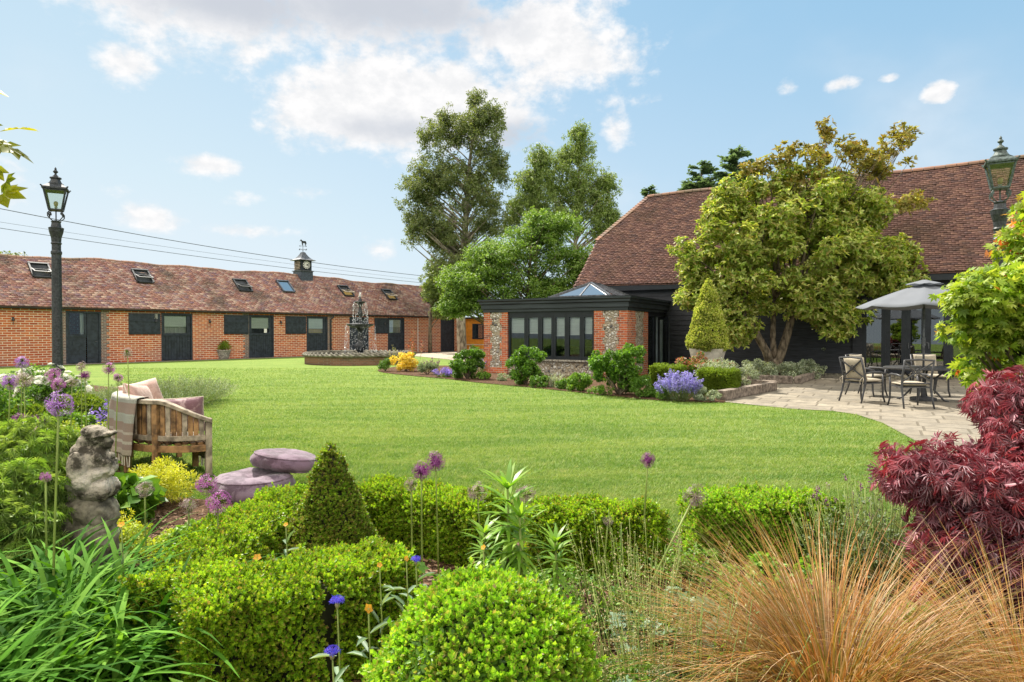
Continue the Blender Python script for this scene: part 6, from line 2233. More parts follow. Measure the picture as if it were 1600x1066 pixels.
big_tree('hornbeam_tree', 'broad fresh green tree with layered boughs directly behind the orangery', (cx, Y2), 8,
         [(0, 0, 0, .22), (0, 0, 1.5, .19), (.2, 0, 3.5, .13), (.3, 0, 5.5, .06), (.4, 0, 7, .02)],
         [el_(845, 370, 1.6, .8, 22, Y2, cx), el_(870, 355, 1.2, .7, 12, Y2, cx), el_(800, 400, 2.3, .9, 30, Y2, cx), el_(890, 400, 1.7, 1.0, 22, Y2, cx), el_(760, 440, 2.1, .8, 26, Y2, cx), el_(840, 445, 2.5, 1.1, 30, Y2, cx),
          el_(905, 430, .9, .8, 12, Y2, cx), el_(870, 465, 1.8, .8, 22, Y2, cx), el_(720, 470, 1.2, .7, 16, Y2, cx), el_(712, 440, .9, .6, 10, Y2, cx), el_(712, 480, .8, .45, 12, Y2, cx), el_(770, 400, 1.2, .7, 14, Y2, cx), el_(850, 345, 1.0, .5, 9, Y2, cx), el_(735, 470, 1.2, .6, 14, Y2, cx), el_(800, 480, 2.0, .7, 18, Y2, cx), el_(725, 425, .8, .5, 7, Y2, cx)],
         90000, .12, 'hornbeam', 64, lr=.42, Wd=.55, inner=.1, flat=.55, up=.9, nlimb=80, kmul=2.6, shell=.1)
Y3 = 46.0; cx = wx(672, Y3)
big_tree('holm_oak', 'small dull green evergreen at the end of the stable roof under the tallest tree', (cx, Y3), 5,
         [(0, 0, 0, .16), (0, 0, 2, .12), (.1, 0, 4.6, .05)],
         [el_(700, 440, 1.6, 1.1, 20, Y3, cx), el_(700, 472, 1.2, 1.0, 24, Y3, cx), el_(685, 462, .9, .9, 12, Y3, cx), el_(690, 425, 1.0, .6, 8, Y3, cx)],
         22000, .15, 'birch', 65, lr=.5, Wd=.5, inner=.2, flat=.8, nlimb=25)
# conifers over the barn ridge
NEEDLE = (np.array([[0, 0, 0], [.5, .10, 0], [1, 0, -.1], [.5, -.10, 0], [.3, .45, 0], [.35, .08, 0], [.3, -.45, 0], [.7, .35, -.05], [.7, -.35, -.05]]), np.array([[0, 1, 2], [0, 2, 3], [0, 4, 5], [0, 5, 6], [1, 7, 2], [3, 2, 8]]))


def cedar(px, pt, Yc, label, seed, spread=2.2, tiers=20):
    rng = np.random.default_rng(seed)
    x = wx(px, Yc); H = wz(pt, Yc)
    t = thing('cedar_tree', label, 'tree', (x, Yc, 0), 0, 'conifers behind the barn roof')
    tk = MB(); tk.tube([(0, 0, 0), (0, 0, H * .6), (0, 0, H)], [.3, .2, .03], 8); tk.build('trunk', M['bark'], t, smooth=True)
    P = []; A = []; paths = []
    for i in range(tiers * 5):
        u = rng.random() ** .8; z = H * (1 - .40 * u); a = rng.uniform(0, 2 * pi); L = spread * (.25 + .9 * u) * rng.uniform(.7, 1.1)
        d = np.array([cos(a), sin(a), .35]); p = np.array([0, 0, z]); m = int(46 * L)
        tip = p + d * L - np.array([0, 0, .12 * L * L])
        paths.append(([tuple(p), tuple((p + tip) / 2 + np.array([0, 0, .06 * L])), tuple(tip)], [.04, .025, .008]))
        for k in range(m):
            v = rng.random(); q = p + (tip - p) * v + np.array([0, 0, .22 * L * v * (1 - v)])
            s = np.array([-sin(a), cos(a), 0]) * rng.choice([-1, 1])
            P.append(q + rng.normal(0, .05, 3)); A.append(d * .8 + s * rng.uniform(.1, .9) + rng.normal(0, .2, 3))
    P = np.array(P); A = np.array(A)
    V, F = place(NEEDLE, P, A, unit(np.tile([0, 0, 1.0], (len(P), 1)) + rng.normal(0, .3, P.shape)), rng.uniform(.25, .5, len(P))); np_mesh('crown', V, F, L_['cedar'], t)
    tubes_mesh(paths, 'limbs', M['bark'], t)


cedar(1150, 238, 46, 'blue green conifer showing furthest right and tallest above the barn ridge', 71, 2.7)
cedar(1095, 258, 45, 'blue green conifer showing above the barn ridge just left of the taller one', 72, 2.2)
cedar(1016, 296, 46, 'conifer whose thin tip just shows above the left end of the barn ridge', 73, 1.2, 10)
shrub('distant_bush', 'dark bush top just showing over the left end of the stable ridge', 'bush', (wx(12, 40), 40), (2.2, 2, 3.5), 4000, .2, 'euca', 74, lumps=30)

# ------------------------------------------------------------------ magnolia
rng = np.random.default_rng(77)
MY = 21.0
cx = wx(1212, MY)
t = thing('magnolia_tree', 'large evergreen magnolia with glossy yellow green leaves against the black barn wall', 'tree', (cx, MY, 0))
def me_(px, py, rx, rz_, k, dy=.9, yo=-.3): return (wx(px, MY) - cx, yo, wz(py, MY), rx, rx * dy, rz_, k)
crown = [me_(1240, 330, 2.0, 1.3, 50), me_(1300, 350, 1.6, 1.2, 40), me_(1160, 370, 1.6, 1.1, 40), me_(1260, 410, 2.4, 1.1, 56), me_(1130, 430, 1.4, .9, 34), me_(1330, 420, 1.7, 1.0, 40),
         me_(1210, 460, 1.9, .6, 34), me_(1100, 460, .8, .7, 16), me_(1380, 440, 1.1, .55, 20), me_(1290, 470, 1.2, .6, 20), me_(1110, 350, .7, .5, 8), me_(1340, 330, .9, .7, 12), me_(1150, 310, .7, .6, 8),
         me_(1290, 492, .8, .35, 10), me_(1130, 490, .8, .4, 10), me_(1080, 400, .6, .5, 8), me_(1135, 515, .7, .3, 8, yo=-.5), me_(1290, 515, .5, .25, 6, yo=-.5), me_(1260, 480, 1.0, .35, 12, yo=-.6), me_(1400, 400, .6, .4, 8)]
topc = [me_(1290, 245, .9, .45, 12), me_(1240, 265, .8, .4, 8), me_(1355, 240, 1.1, .28, 10), me_(1285, 205, .22, .35, 5), me_(1190, 270, .6, .4, 8), me_(1395, 222, .4, .25, 6), me_(1225, 240, .35, .3, 5), me_(1410, 320, .6, .15, 6), me_(1330, 275, 1.1, .5, 14), me_(1260, 290, 1.0, .4, 10), me_(1190, 300, .8, .35, 8), me_(1375, 262, .8, .3, 7), me_(1385, 330, .8, .25, 7)]
def ros(crown_, n, L, mat, nm, lr):
    Cs = []; Rs = []
    for e in crown_:
        C, R = lumps_in(e[:3], e[3:6], e[6], lr, rng, .45); Cs.append(C); Rs.append(R)
    C = np.concatenate(Cs); R = np.concatenate(Rs)
    P, d, k = cloud_pts(C, R, n, rng, .4, .85)
    A = unit(d * .6 + np.array([0, -.15, .55]) + rng.normal(0, .35, P.shape))
    # whorl of leaves at each shoot tip
    W_ = []
    for j in range(7):
        a = j * 2 * pi / 7 + rng.uniform(0, .8, len(P)); e1 = perp(A, rng); e2 = np.cross(A, e1)
        D = unit(e1 * np.cos(a)[:, None] + e2 * np.sin(a)[:, None] + A * rng.uniform(.15, .75, len(P))[:, None])
        W_.append(place(T_LONG, P, D, A, L * rng.uniform(.6, 1.25, len(P)), L * .40))
    V, F = merge(W_); np_mesh(nm, V, F, L_[mat], t); return C
C = ros(crown, 15000, .155, 'magnolia', 'crown', .36)
C2 = ros(topc, 1150, .16, 'magnolia_top', 'top_shoots', .24)
tk = MB()
tk.tube([(0, 0, 0), (.05, 0, .5), (.30, 0, 1.2), (.55, 0, 2.1), (.7, 0, 3.2)], [.20, .16, .14, .11, .08], 9)
tk.tube([(-.05, 0, .1), (-.35, -.1, .9), (-.80, -.1, 1.7), (-1.2, -.1, 2.3), (-1.6, 0, 3.0)], [.16, .13, .12, .09, .06], 9)
tk.tube([(.05, .05, .3), (-.05, .1, 1.2), (.0, .2, 2.4), (.1, .2, 3.8)], [.12, .10, .08, .05], 8)
tk.build('trunk', M['bark'], t, smooth=True)
pth = []
for i in rng.choice(len(C), 80, replace=False):
    c_ = C[i]; root = (.65, 0, 2.6) if c_[0] > .3 else ((-1.2, -.1, 2.3) if c_[0] < -.8 else (.05, .2, 2.6))
    pth += limb_paths(root, [c_], rng, r0=.05, r1=.012, bend=.3)
for c_ in C2: pth += limb_paths((c_[0] * .5 + .2, 0, 4.6), [c_], rng, r0=.025, r1=.006, bend=.2)
tubes_mesh(pth, 'limbs', M['bark'], t)

# ------------------------------------------------------------------ borders by the orangery
def at(px, py, h=0.0):
    p = gp(px, py, h); return (p[0], p[1])


R_grp = 'green rose bushes in front of the orangery'
shrub('rose_bush', 'rounded rose bush left of the orangery corner pier', 'shrub', at(730, 593), (.74, .55, .52), 5200, .085, 'rose', 81, lumps=44, lr=.20, group=R_grp, shell=.15)
shrub('rose_bush', 'rose bush covering the left pier edge and first window of the orangery', 'shrub', at(822, 602), (.74, .55, .60), 6000, .085, 'mid_green', 82, lumps=48, lr=.20, group=R_grp, shell=.15)
shrub('rose_bush', 'tallest and widest rose bush hiding the foot of the right orangery pier', 'shrub', at(968, 618), (.92, .6, .66), 8500, .08, 'mid_green', 83, lumps=60, lr=.18, group=R_grp, stems=16, shell=.15)
shrub('yellow_shrub', 'golden yellow shrub at the tip of the border beside the fountain', 'shrub', at(632, 581), (.58, .5, .40), 4200, .06, 'yellow_shrub', 84, lumps=30, lr=.26, up=.8)
sh = [('low_shrub', 'low dark sage green plant at the very tip of the border', at(602, 581), (.35, .3, .28), 1400, .05, 'rose'),
      ('low_shrub', 'low grey green plant to the right of the golden shrub', at(668, 586), (.45, .35, .24), 1900, .05, 'lavender_leaf'),
      ('low_shrub', 'small lime green tuft at the foot of the left orangery pier', at(756, 594), (.34, .25, .15), 1300, .045, 'lush'),
      ('low_shrub', 'silvery low tuft between the first two rose bushes', at(785, 596), (.38, .25, .13), 1100, .04, 'silver'),
      ('low_shrub', 'bright green mound left of the tallest rose bush', at(903, 612), (.48, .4, .26), 3400, .05, 'lush'),
      ('low_shrub', 'dark green ferny mound right of the tallest rose bush', at(1010, 622), (.40, .35, .26), 2600, .045, 'mid_green'),
      ('low_shrub', 'low variegated cream and green mound right of the lilac catmint', at(1103, 628), (.46, .3, .15), 3200, .032, 'silver'),
      ('low_shrub', 'low dark green tuft along the soil left of the first rose bush', at(712, 592), (.34, .25, .14), 900, .045, 'mid_green'),
      ('low_shrub', 'loose green tuft below the window between the rose bushes', at(842, 606), (.40, .28, .17), 1200, .05, 'rose'),
      ('low_shrub', 'olive green tuft just left of the bright green mound', at(880, 609), (.34, .25, .15), 1000, .045, 'mid_green'),
      ('low_shrub', 'low lime tuft at the lawn edge in front of the tallest rose bush', at(938, 618), (.42, .25, .13), 1200, .04, 'lush'),
      ('low_shrub', 'small green plant between the tallest rose bush and the catmint', at(1038, 626), (.22, .2, .17), 900, .04, 'rose')]
for i, (nm, lb, c, r, n, L, m) in enumerate(sh): shrub(nm, lb, 'plant', c, r, n, L, m, 100 + i, lumps=16, lr=.35, stems=4, group='low plants along the border')
t = thing('iris_tuft', 'pale strappy leaf tuft under the orangery window sill', 'plant', (*at(868, 606), 0))
B = np.stack([rng.normal(0, .12, 160), rng.normal(0, .1, 160), np.full(160, .02)], 1)
V, F = blades(B, rng.uniform(0, 6.3, 160), rng.uniform(.3, .6, 160), .014, rng.uniform(.1, .5, 160), rng.uniform(.6, 1.6, 160), 5, rng); np_mesh('leaves', V, F, L_['silver'], t)


def flower_spikes(name, label, cat, c, n, h, rx, ry, leafm, flm, seed, fl=.02, dens=26, group=None, lean=.35, z0=0, spike=.45, leafn=None):
    rng = np.random.default_rng(seed)
    t = thing(name, label, cat, (c[0], c[1], z0), 0, group)
    a = rng.uniform(0, 2 * pi, n); r = np.sqrt(rng.random(n))
    bx, by = r * np.cos(a) * rx, r * np.sin(a) * ry
    hh = h * rng.uniform(.65, 1.1, n) * (1 - .35 * r ** 2)
    top = np.stack([bx * (1 + lean), by * (1 + lean), hh], 1); base = np.stack([bx * .5, by * .5, np.zeros(n)], 1)
    paths = [([tuple(base[i]), tuple((base[i] + top[i]) / 2 + np.array([bx[i], by[i], 0]) * .15), tuple(top[i])], [.004, .003, .002]) for i in range(n)]
    tubes_mesh(paths, 'stems', L_['stem'], t, 4)
    m = dens
    u = (1 - spike) + spike * rng.random((n, m)); P = base[:, None] * (1 - u[..., None]) + top[:, None] * u[..., None]
    P = P.reshape(-1, 3) + rng.normal(0, fl * .35, (n * m, 3)); D = rdir(n * m, rng); D[:, 2] = abs(D[:, 2]) * .6
    V, F = place(T_LEAF, P, unit(D), rdir(n * m, rng), fl * rng.uniform(.7, 1.2, n * m), fl * .6); np_mesh('flowers', V, F, L_[flm], t)
    ln = leafn or n * 14
    u = rng.random(ln) * (1 - spike * .8); i = rng.integers(0, n, ln)
    P = base[i] * (1 - u[:, None]) + top[i] * u[:, None] + rng.normal(0, .02 + .03 * min(rx, 1), (ln, 3)); P[:, 2] = np.maximum(P[:, 2], .01)
    D = rdir(ln, rng); D[:, 2] = abs(D[:, 2])
    V, F = place(T_LEAF, P, unit(D), rdir(ln, rng), .035, .014); np_mesh('foliage', V, F, L_[leafm], t)
    return t


flower_spikes('catmint', 'mound of lilac blue catmint spikes in front of the low clipped hedge', 'flowers', at(1060, 627), 130, .68, .38, .3, 'lavender_leaf', 'nepeta', 110, fl=.045, dens=34, lean=.45)
flower_spikes('campanula', 'small low clump of violet blue flowers near the tip of the border', 'flowers', at(695, 590), 60, .33, .38, .3, 'rose', 'violet', 111, fl=.05, dens=14, lean=.3)
flower_spikes('salvia', 'dark purple salvia spikes behind the low violet blue flowers', 'flowers', at(672, 582), 34, .62, .35, .3, 'rose', 'allium_dark', 112, fl=.035, dens=20, lean=.15)
flower_spikes('campanula', 'pale violet flowers peeping between the first rose bush and the brick pier', 'flowers', at(752, 583), 24, .55, .2, .2, 'rose', 'violet', 113, fl=.05, dens=12, lean=.3)
flower_spikes('foxglove', 'tall pale foxglove spires standing between fountain and yard', 'flowers', (wx(648, 27), 27), 7, 1.5, .42, .25, 'mid_green', 'blush', 114, fl=.07, dens=30, lean=.2, leafn=420)
flower_spikes('mullein', 'grey seed spires beside the fountain basin', 'plant', (wx(617, 29), 29), 4, 1.15, .25, .2, 'lavender_leaf', 'straw', 115, fl=.05, dens=26, lean=.35, leafn=100)

# clipped hedges and silver shrubs in the terrace bed
hg('clipped low hedge block at the terrace corner, yellow tipped along the top', [(4.62, 15.55), (5.30, 15.10)], .60, .62, 5200, .05, 'hedge_far', 121, group='clipped hedge blocks in the terrace bed')
hg('clipped low hedge block left of the corner one, partly behind the catmint', [(3.66, 16.5), (4.32, 16.15)], .60, .66, 4200, .05, 'hedge_far', 122, group='clipped hedge blocks in the terrace bed')
shrub('silver_shrub', 'silvery variegated shrub spilling over the timber sleeper behind the clipped hedge', 'shrub', at(1158, 606), (.62, .55, .32), 6500, .035, 'silver', 123, lumps=34, lr=.3)
shrub('silver_shrub', 'silvery shrub against the planter behind the clipped hedge', 'shrub', (wx(1122, 16.4), 16.4), (.62, .5, .46), 6000, .035, 'silver', 124, lumps=30, lr=.3)
shrub('red_tipped_rose', 'rose bush with coppery red young leaves in front of the stone planter', 'shrub', (wx(1095, 16.9), 16.9), (.75, .45, .52), 4200, .055, 'rose', 125, lumps=36, lr=.28, extra=[('young_leaves', 1500, .05, 'blush', T_LEAF, .6, 1.0), ('rose_flowers', 9, .05, 'white_petal', ROSE, 1.0, .6)])
shrub('red_tipped_rose', 'small coppery rose shoot right of the stone planter', 'shrub', (wx(1143, 17), 17), (.24, .22, .42), 600, .05, 'rose', 126, lumps=10, lr=.3, extra=[('young_leaves', 420, .05, 'blush', T_LEAF, .6, 1.0)])
for i, (a, b, w) in enumerate(((1185, 20.6, .8), (1225, 20.3, .8), (1262, 20.8, .7))):
    shrub('silver_shrub', ('silvery low shrub left of the magnolia trunk', 'silvery low shrub directly in front of the magnolia trunk', 'silvery low shrub at the right corner of the magnolia bed')[i], 'shrub', (wx(a, b), b), (w, .55, .34), 4200, .045, 'silver', 127 + i, lumps=26, lr=.3, group='silver shrubs below the magnolia')
shrub('wall_climber', 'thin climbing plant on the black boards right of the magnolia', 'climber', (wx(1290, 22.3), 22.3), (.28, .15, .65), 420, .06, 'silver', 131, lumps=12, lr=.3, shell=.3)
cone('tall clipped variegated yellow green cone growing in the stone planter', (pt_[0], pt_[1]), .60, 2.0, 7500, .085, 'varieg', 132, name='variegated_cone', z0=1.02, power=.75)

# potted plants by the stable
def potted(px, pyb, label, seed, sc=1.0, Yv=None):
    x, y = at(px, pyb)
    t = thing('potted_shrub', label, 'potted plant', (x, y, .01), 0, 'potted shrubs along the stable wall')
    rng = np.random.default_rng(seed)
    mb = MB(); mb.lathe([(.24 * sc, 0), (.27 * sc, .03), (.34 * sc, .28 * sc), (.38 * sc, .42 * sc), (.41 * sc, .44 * sc), (.41 * sc, .50 * sc), (.37 * sc, .50 * sc), (.35 * sc, .46 * sc)], n=18)
    mb.build('pot', M['stone_trim'], t)
    C, R = lumps_in((0, 0, .72 * sc), (.42 * sc, .42 * sc, .22 * sc), 26, .16 * sc, rng, .4)
    V, F = leafy(C, R, 2600, .06, .55, T_LEAF, rng); np_mesh('foliage', V, F, L_['hedge_far' if seed != 142 else 'rose'], t)


potted(349, 561, 'potted shrub against the brick between two stable doors', 141)
potted(602, 549, 'large potted shrub behind the fountain basin rim', 142, 1.25)
potted(729.5, 547.5, 'potted shrub at the corner where the stable meets the orange wall', 143, 1.05)
shrub('yard_plant', 'low green plant beside the picnic table', 'plant', at(741, 552), (.5, .4, .3), 900, .08, 'lush', 144, lumps=12)

# ------------------------------------------------------------------ left flower bed
def D2(px, py, Y): return (wx(px, Y), Y)


LB = 'low planting filling the left flower bed'
bed_list = [
    # name, label, cat, px, Y, (rx,ry,rz), n, L, mat
    ('golden_shrub', 'pale lime shrub in front of the dark clipped dome', 'shrub', 118, 7.4, (.52, .4, .26), 4600, .035, 'lime'),
    ('golden_shrub', 'lime shrub at the left edge below the violet alliums', 'shrub', 35, 6.9, (.50, .4, .26), 4200, .035, 'lime'),
    ('leafy_perennial', 'leafy green perennial behind the large violet allium', 'plant', 105, 6.3, (.42, .4, .24), 3200, .055, 'lush'),
    ('leafy_perennial', 'leafy green perennial between violet alliums and the left edge', 'plant', 40, 5.7, (.55, .45, .30), 3600, .055, 'lush'),
    ('leafy_perennial', 'mid green perennial left of the draped throw', 'plant', 118, 5.4, (.36, .4, .20), 3200, .05, 'mid_green'),
    ('leafy_perennial', 'dark leafy perennial immediately left of the statue', 'plant', 75, 4.6, (.42, .35, .36), 3600, .045, 'mid_green'),
    ('leafy_perennial', 'bright green perennial behind the head of the statue', 'plant', 135, 4.9, (.32, .3, .22), 3000, .045, 'lush'),
    ('hosta', 'broad glossy leaved plant between statue and wooden seat', 'plant', 190, 5.0, (.26, .25, .19), 420, .12, 'mid_green'),
    ('golden_heath', 'feathery golden yellow shrub under the wooden seat', 'shrub', 248, 5.6, (.33, .3, .235), 5200, .035, 'gold'),
    ('golden_heath', 'small yellow tuft right of the statue base', 'shrub', 186, 4.5, (.16, .14, .15), 1500, .028, 'gold'),
    ('ground_herb', 'trailing small leaved herb below the golden shrub', 'plant', 235, 4.3, (.36, .28, .13), 2600, .022, 'lime'),
    ('ground_herb', 'low green weeds left of the hedge corner', 'plant', 305, 4.3, (.30, .3, .14), 1800, .04, 'lush'),
    ('leafy_perennial', 'dark strappy perennial at the left edge in front of the lime maple', 'plant', 20, 3.9, (.34, .3, .17), 1600, .06, 'mid_green'),
    ('leafy_perennial', 'low dark perennial in front of the statue base', 'plant', 120, 3.45, (.28, .25, .15), 1500, .045, 'mid_green'),
    ('leafy_perennial', 'fresh green perennial under the white roses near the lamp post', 'plant', 95, 7.9, (.55, .4, .30), 3600, .05, 'lush'),
    ('leafy_perennial', 'pale green perennial around the stems of the tight allium group', 'plant', 62, 5.0, (.42, .3, .26), 2800, .05, 'lush'),
    ('leafy_perennial', 'dark green perennial in the gap beneath the tall violet allium', 'plant', 128, 5.9, (.34, .3, .22), 2200, .045, 'rose'),
    ('rose_foliage', 'tall leafy rose stems at the far left edge', 'shrub', 10, 7.6, (.45, .4, .50), 2600, .05, 'mid_green'),
]
for i, (nm, lb, ct, px_, Y, r, n, L, m) in enumerate(bed_list):
    dome = nm == 'box_dome'
    shrub(nm, lb, ct, D2(px_, 0, Y), r, n, L, m, 200 + i, lumps=34 if dome else 26, lr=.22 if dome else .32, shell=.8 if dome else .4, core=.8 if dome else 0, stems=0 if dome else 6,
          tmpl=T_LONG if nm == 'hosta' else T_LEAF, Wd=.75 if nm == 'hosta' else (.25 if nm == 'golden_heath' else .6), up=1.0 if nm == 'golden_heath' else .5, outw=1.2 if nm == 'golden_heath' else .6)
ball('dark clipped box dome in the left bed beside the white roses', (wx(122, 8.6), 8.6, .26), .42, 3800, .05, 'hedge_far', 218)
ball('smaller dark clipped box dome at the far left of the bed', (wx(42, 7.8), 7.8, .28), .36, 3000, .05, 'hedge_far', 219)
shrub('white_rose', 'white flowered rose bush in front of the left end of the stable', 'rose bush', D2(60, 0, 9.6), (.95, .6, .52), 6500, .045, 'mid_green', 221, lumps=50, lr=.24, shell=.2, stems=14, stemmat='bark',
      extra=[('blooms', 75, .060, 'white_petal', ROSE, 1.0, .75)])
flower_spikes('lavender', 'long soft drift of grey green lavender between seat and lawn', 'lavender', D2(262, 0, 13.0), 620, .62, 1.05, 2.0, 'lavender_leaf', 'lavender_leaf', 231, fl=.03, dens=12, lean=.12, leafn=22000, spike=.3)
flower_spikes('lavender', 'second lavender drift further left behind the dark clipped dome', 'lavender', D2(195, 0, 12.2), 420, .58, .9, 1.8, 'lavender_leaf', 'lavender_leaf', 232, fl=.03, dens=12, lean=.12, leafn=16000, spike=.3)
flower_spikes('geranium', 'violet blue geranium just left of the wooden seat', 'flowers', D2(172, 0, 8.3), 40, .66, .26, .2, 'lush', 'violet', 233, fl=.05, dens=10, lean=.2, spike=.2, leafn=900)
flower_spikes('lavender', 'grey green lavender with dark unopened spikes behind the tawny grass', 'lavender', (2.25, 3.95), 260, .62, .42, .35, 'lavender_leaf', 'stem', 234, fl=.012, dens=8, lean=.25, leafn=3600, spike=.25)
t2_ = flower_spikes('lavender_spikes', 'dark purple lavender buds standing above the lawn edge on the right', 'lavender', (2.40, 4.15), 46, .70, .45, .3, 'lavender_leaf', 'allium_dark', 235, fl=.014, dens=20, lean=.2, leafn=300, spike=.08)

# ------------------------------------------------------------------ alliums
FLORET = flower_template(6, 1, .25, .11)


def allium(px_, py_, rpx, Y, kind, label, seed, tilt=(0, 0)):
    rng = np.random.default_rng(seed)
    x, _, z = dp(px_, py_, Y)
    r = rpx / FPX * Y
    t = thing('allium', label, 'allium', (x, Y, 0), 0, 'alliums')
    t.location = (x - tilt[0], Y - tilt[1], 0)
    tp = np.array([tilt[0], tilt[1], z])
    st = MB(); st.tube([(0, 0, 0), (tilt[0] * .35, tilt[1] * .35, z * .45), (tilt[0] * .7 , tilt[1] * .7, z * .75), tuple(tp)], [.006, .0055, .005, .0045], 6); st.build('stem', L_['stem'], t, smooth=True)
    n = 84 if kind != 'faded' else 64
    N = rdir(n, rng); rr = r * rng.uniform(.66, 1.05, n)
    P = tp + N * rr[:, None]
    m = {'violet': 'allium', 'dark': 'allium_dark', 'pink': 'allium_pink', 'faded': 'allium_faded'}[kind]
    V, F = place(FLORET, P, perp(N, rng), N, r * .30 * rng.uniform(.7, 1.25, n)); h = np_mesh('flower_head', V, F, L_[m], t)
    # pedicels
    m_ = n
    q = np.arange(n)
    V, F = place(T_LEAF, np.tile(tp, (m_, 1)), N[q], perp(N[q], rng), rr[q], .0028); np_mesh('pedicels', V, F, L_['stem' if kind != 'dark' else 'allium_dark'], t)
    # green heart with developing seed
    b = MB(); blob(b, tuple(tp), (r * .22,) * 3, n=8); b.build('seed_heart', L_['straw'] if kind == 'faded' else L_[m], t)
    return t


AL = [(91, 632, 20, 3.0, 'violet', 'largest pale violet allium rising above the statue on the left'),
      (59, 664, 16, 4.4, 'dark', 'dark violet allium, right one of the tight group near the left edge'),
      (31, 659, 13, 4.5, 'dark', 'dark purple allium, upper left of the tight group near the left edge'),
      (37, 673, 13, 4.3, 'violet', 'violet allium at the bottom of the tight group near the left edge'),
      (83, 586, 11, 5.6, 'pink', 'rosy purple allium in front of the dark clipped dome, upper one'),
      (90, 601, 10, 5.4, 'pink', 'magenta allium below the rosy one in front of the clipped dome'),
      (132, 587, 8, 6.3, 'dark', 'dark pink allium over the middle of the clipped dome'),
      (112, 598, 8, 6.2, 'faded', 'fading allium low in front of the clipped dome'),
      (169, 576, 9, 6.2, 'pink', 'magenta allium standing highest against the lavender'),
      (184, 590, 7, 6.5, 'pink', 'small magenta allium just left of the seat back, below the highest'),
      (34, 567, 10, 6.4, 'violet', 'pale violet allium beside the white roses'),
      (37, 593, 13, 5.0, 'faded', 'hazy mauve allium among leaves near the left edge'),
      (15, 597, 12, 5.0, 'violet', 'violet allium closest to the left edge of the frame'),
      (127, 573, 8, 7.0, 'faded', 'brownish fading allium beside the white rose blooms'),
      (199, 552, 8, 6.9, 'faded', 'pale seed head allium against the stable brickwork'),
      (322, 758, 16, 3.8, 'pink', 'pink purple allium between the seat and the floor cushions'),
      (339, 786, 18, 3.5, 'pink', 'purple allium just below the one by the floor cushions'),
      (293, 791, 13, 3.6, 'faded', 'faded brown pink allium left of the purple pair by the cushions'),
      (224, 766, 13, 3.7, 'faded', 'tall faded seed head in front of the golden shrub'),
      (680, 721, 15, 3.7, 'dark', 'dark plum allium on the lawn edge, highest of the central three'),
      (658, 736, 15, 3.5, 'dark', 'dark plum allium in the middle of the central three'),
      (642, 758, 11, 3.7, 'faded', 'faded allium, lowest of the central three'),
      (1013, 719, 12, 3.9, 'dark', 'lone dusky allium on a tall straight stem against the lawn'),
      (1087, 776, 19, 3.1, 'faded', 'large spidery faded allium at the end of a leaning stem'),
      (746, 771, 16, 3.6, 'faded', 'pale mauve allium behind the left side of the whorled lily'),
      (822, 773, 15, 3.6, 'faded', 'pale mauve allium behind the right side of the whorled lily'),
      (951, 815, 8, 3.6, 'faded', 'small brown allium in front of the box hedge')]
for i, (a, b, r, Y, k, lb) in enumerate(AL):
    allium(a, b, r, Y, k, lb, 300 + i, tilt=(.42, .25) if a == 1087 else (random.uniform(-.03, .05), 0))

# ------------------------------------------------------------------ whorled lilies and other foreground plants
def lily(label, px_, ptop, Y, h, L, whorls, seed, extra_low=True):
    rng = np.random.default_rng(seed)
    x = wx(px_, Y); z = wz(ptop, Y)
    t = thing('whorled_lily', label, 'lily', (x, Y, 0), 0, 'whorled lily stems')
    st = MB(); st.tube([(0, 0, 0), (.01, 0, z * .5), (0, 0, z - L * .4)], [.009, .008, .005], 7); st.build('stem', L_['stem'], t, smooth=True)
    P = []; A = []; N = []; LS = []
    H = z - L * .45
    for w in range(whorls):
        zz = H * (1 - .075 * w) if w < 5 else H * (.62 - .06 * (w - 5))
        m = 12 if w else 14
        for k in range(m):
            a = 2 * pi * k / m + rng.uniform(0, .5); up = (.95 - .35 * w) if w < 5 else -.5 - .1 * (w - 5)
            up += rng.normal(0, .15)
            P.append((0, 0, zz)); A.append((cos(a), sin(a), up)); N.append((-up * cos(a) * .5, -up * sin(a) * .5, 1)); LS.append(L * rng.uniform(.75, 1.1) * (1 - .04 * w))
    P, A, N, LS = map(np.array, (P, A, N, LS))
    V, F = blades(P, np.arctan2(A[:, 1], A[:, 0]), LS, L * .13 + 0 * LS, np.arctan2(1, A[:, 2]), rng.uniform(.25, .8, len(P)), 6, rng)
    np_mesh('leaves', V, F, L_['lily'], t)
    return t


lily('tallest whorled lily stem in front of the box hedges, central foreground', 793, 735, 3.05, .9, .20, 11, 401)
lily('second whorled lily stem touching the tallest one on its right', 812, 785, 2.95, .8, .16, 9, 402)
lily('short whorled lily stem right of the tall pair', 868, 828, 3.0, .6, .14, 8, 403)
lily('small whorled lily stem lower left of the tall pair', 757, 815, 3.15, .6, .14, 6, 404)


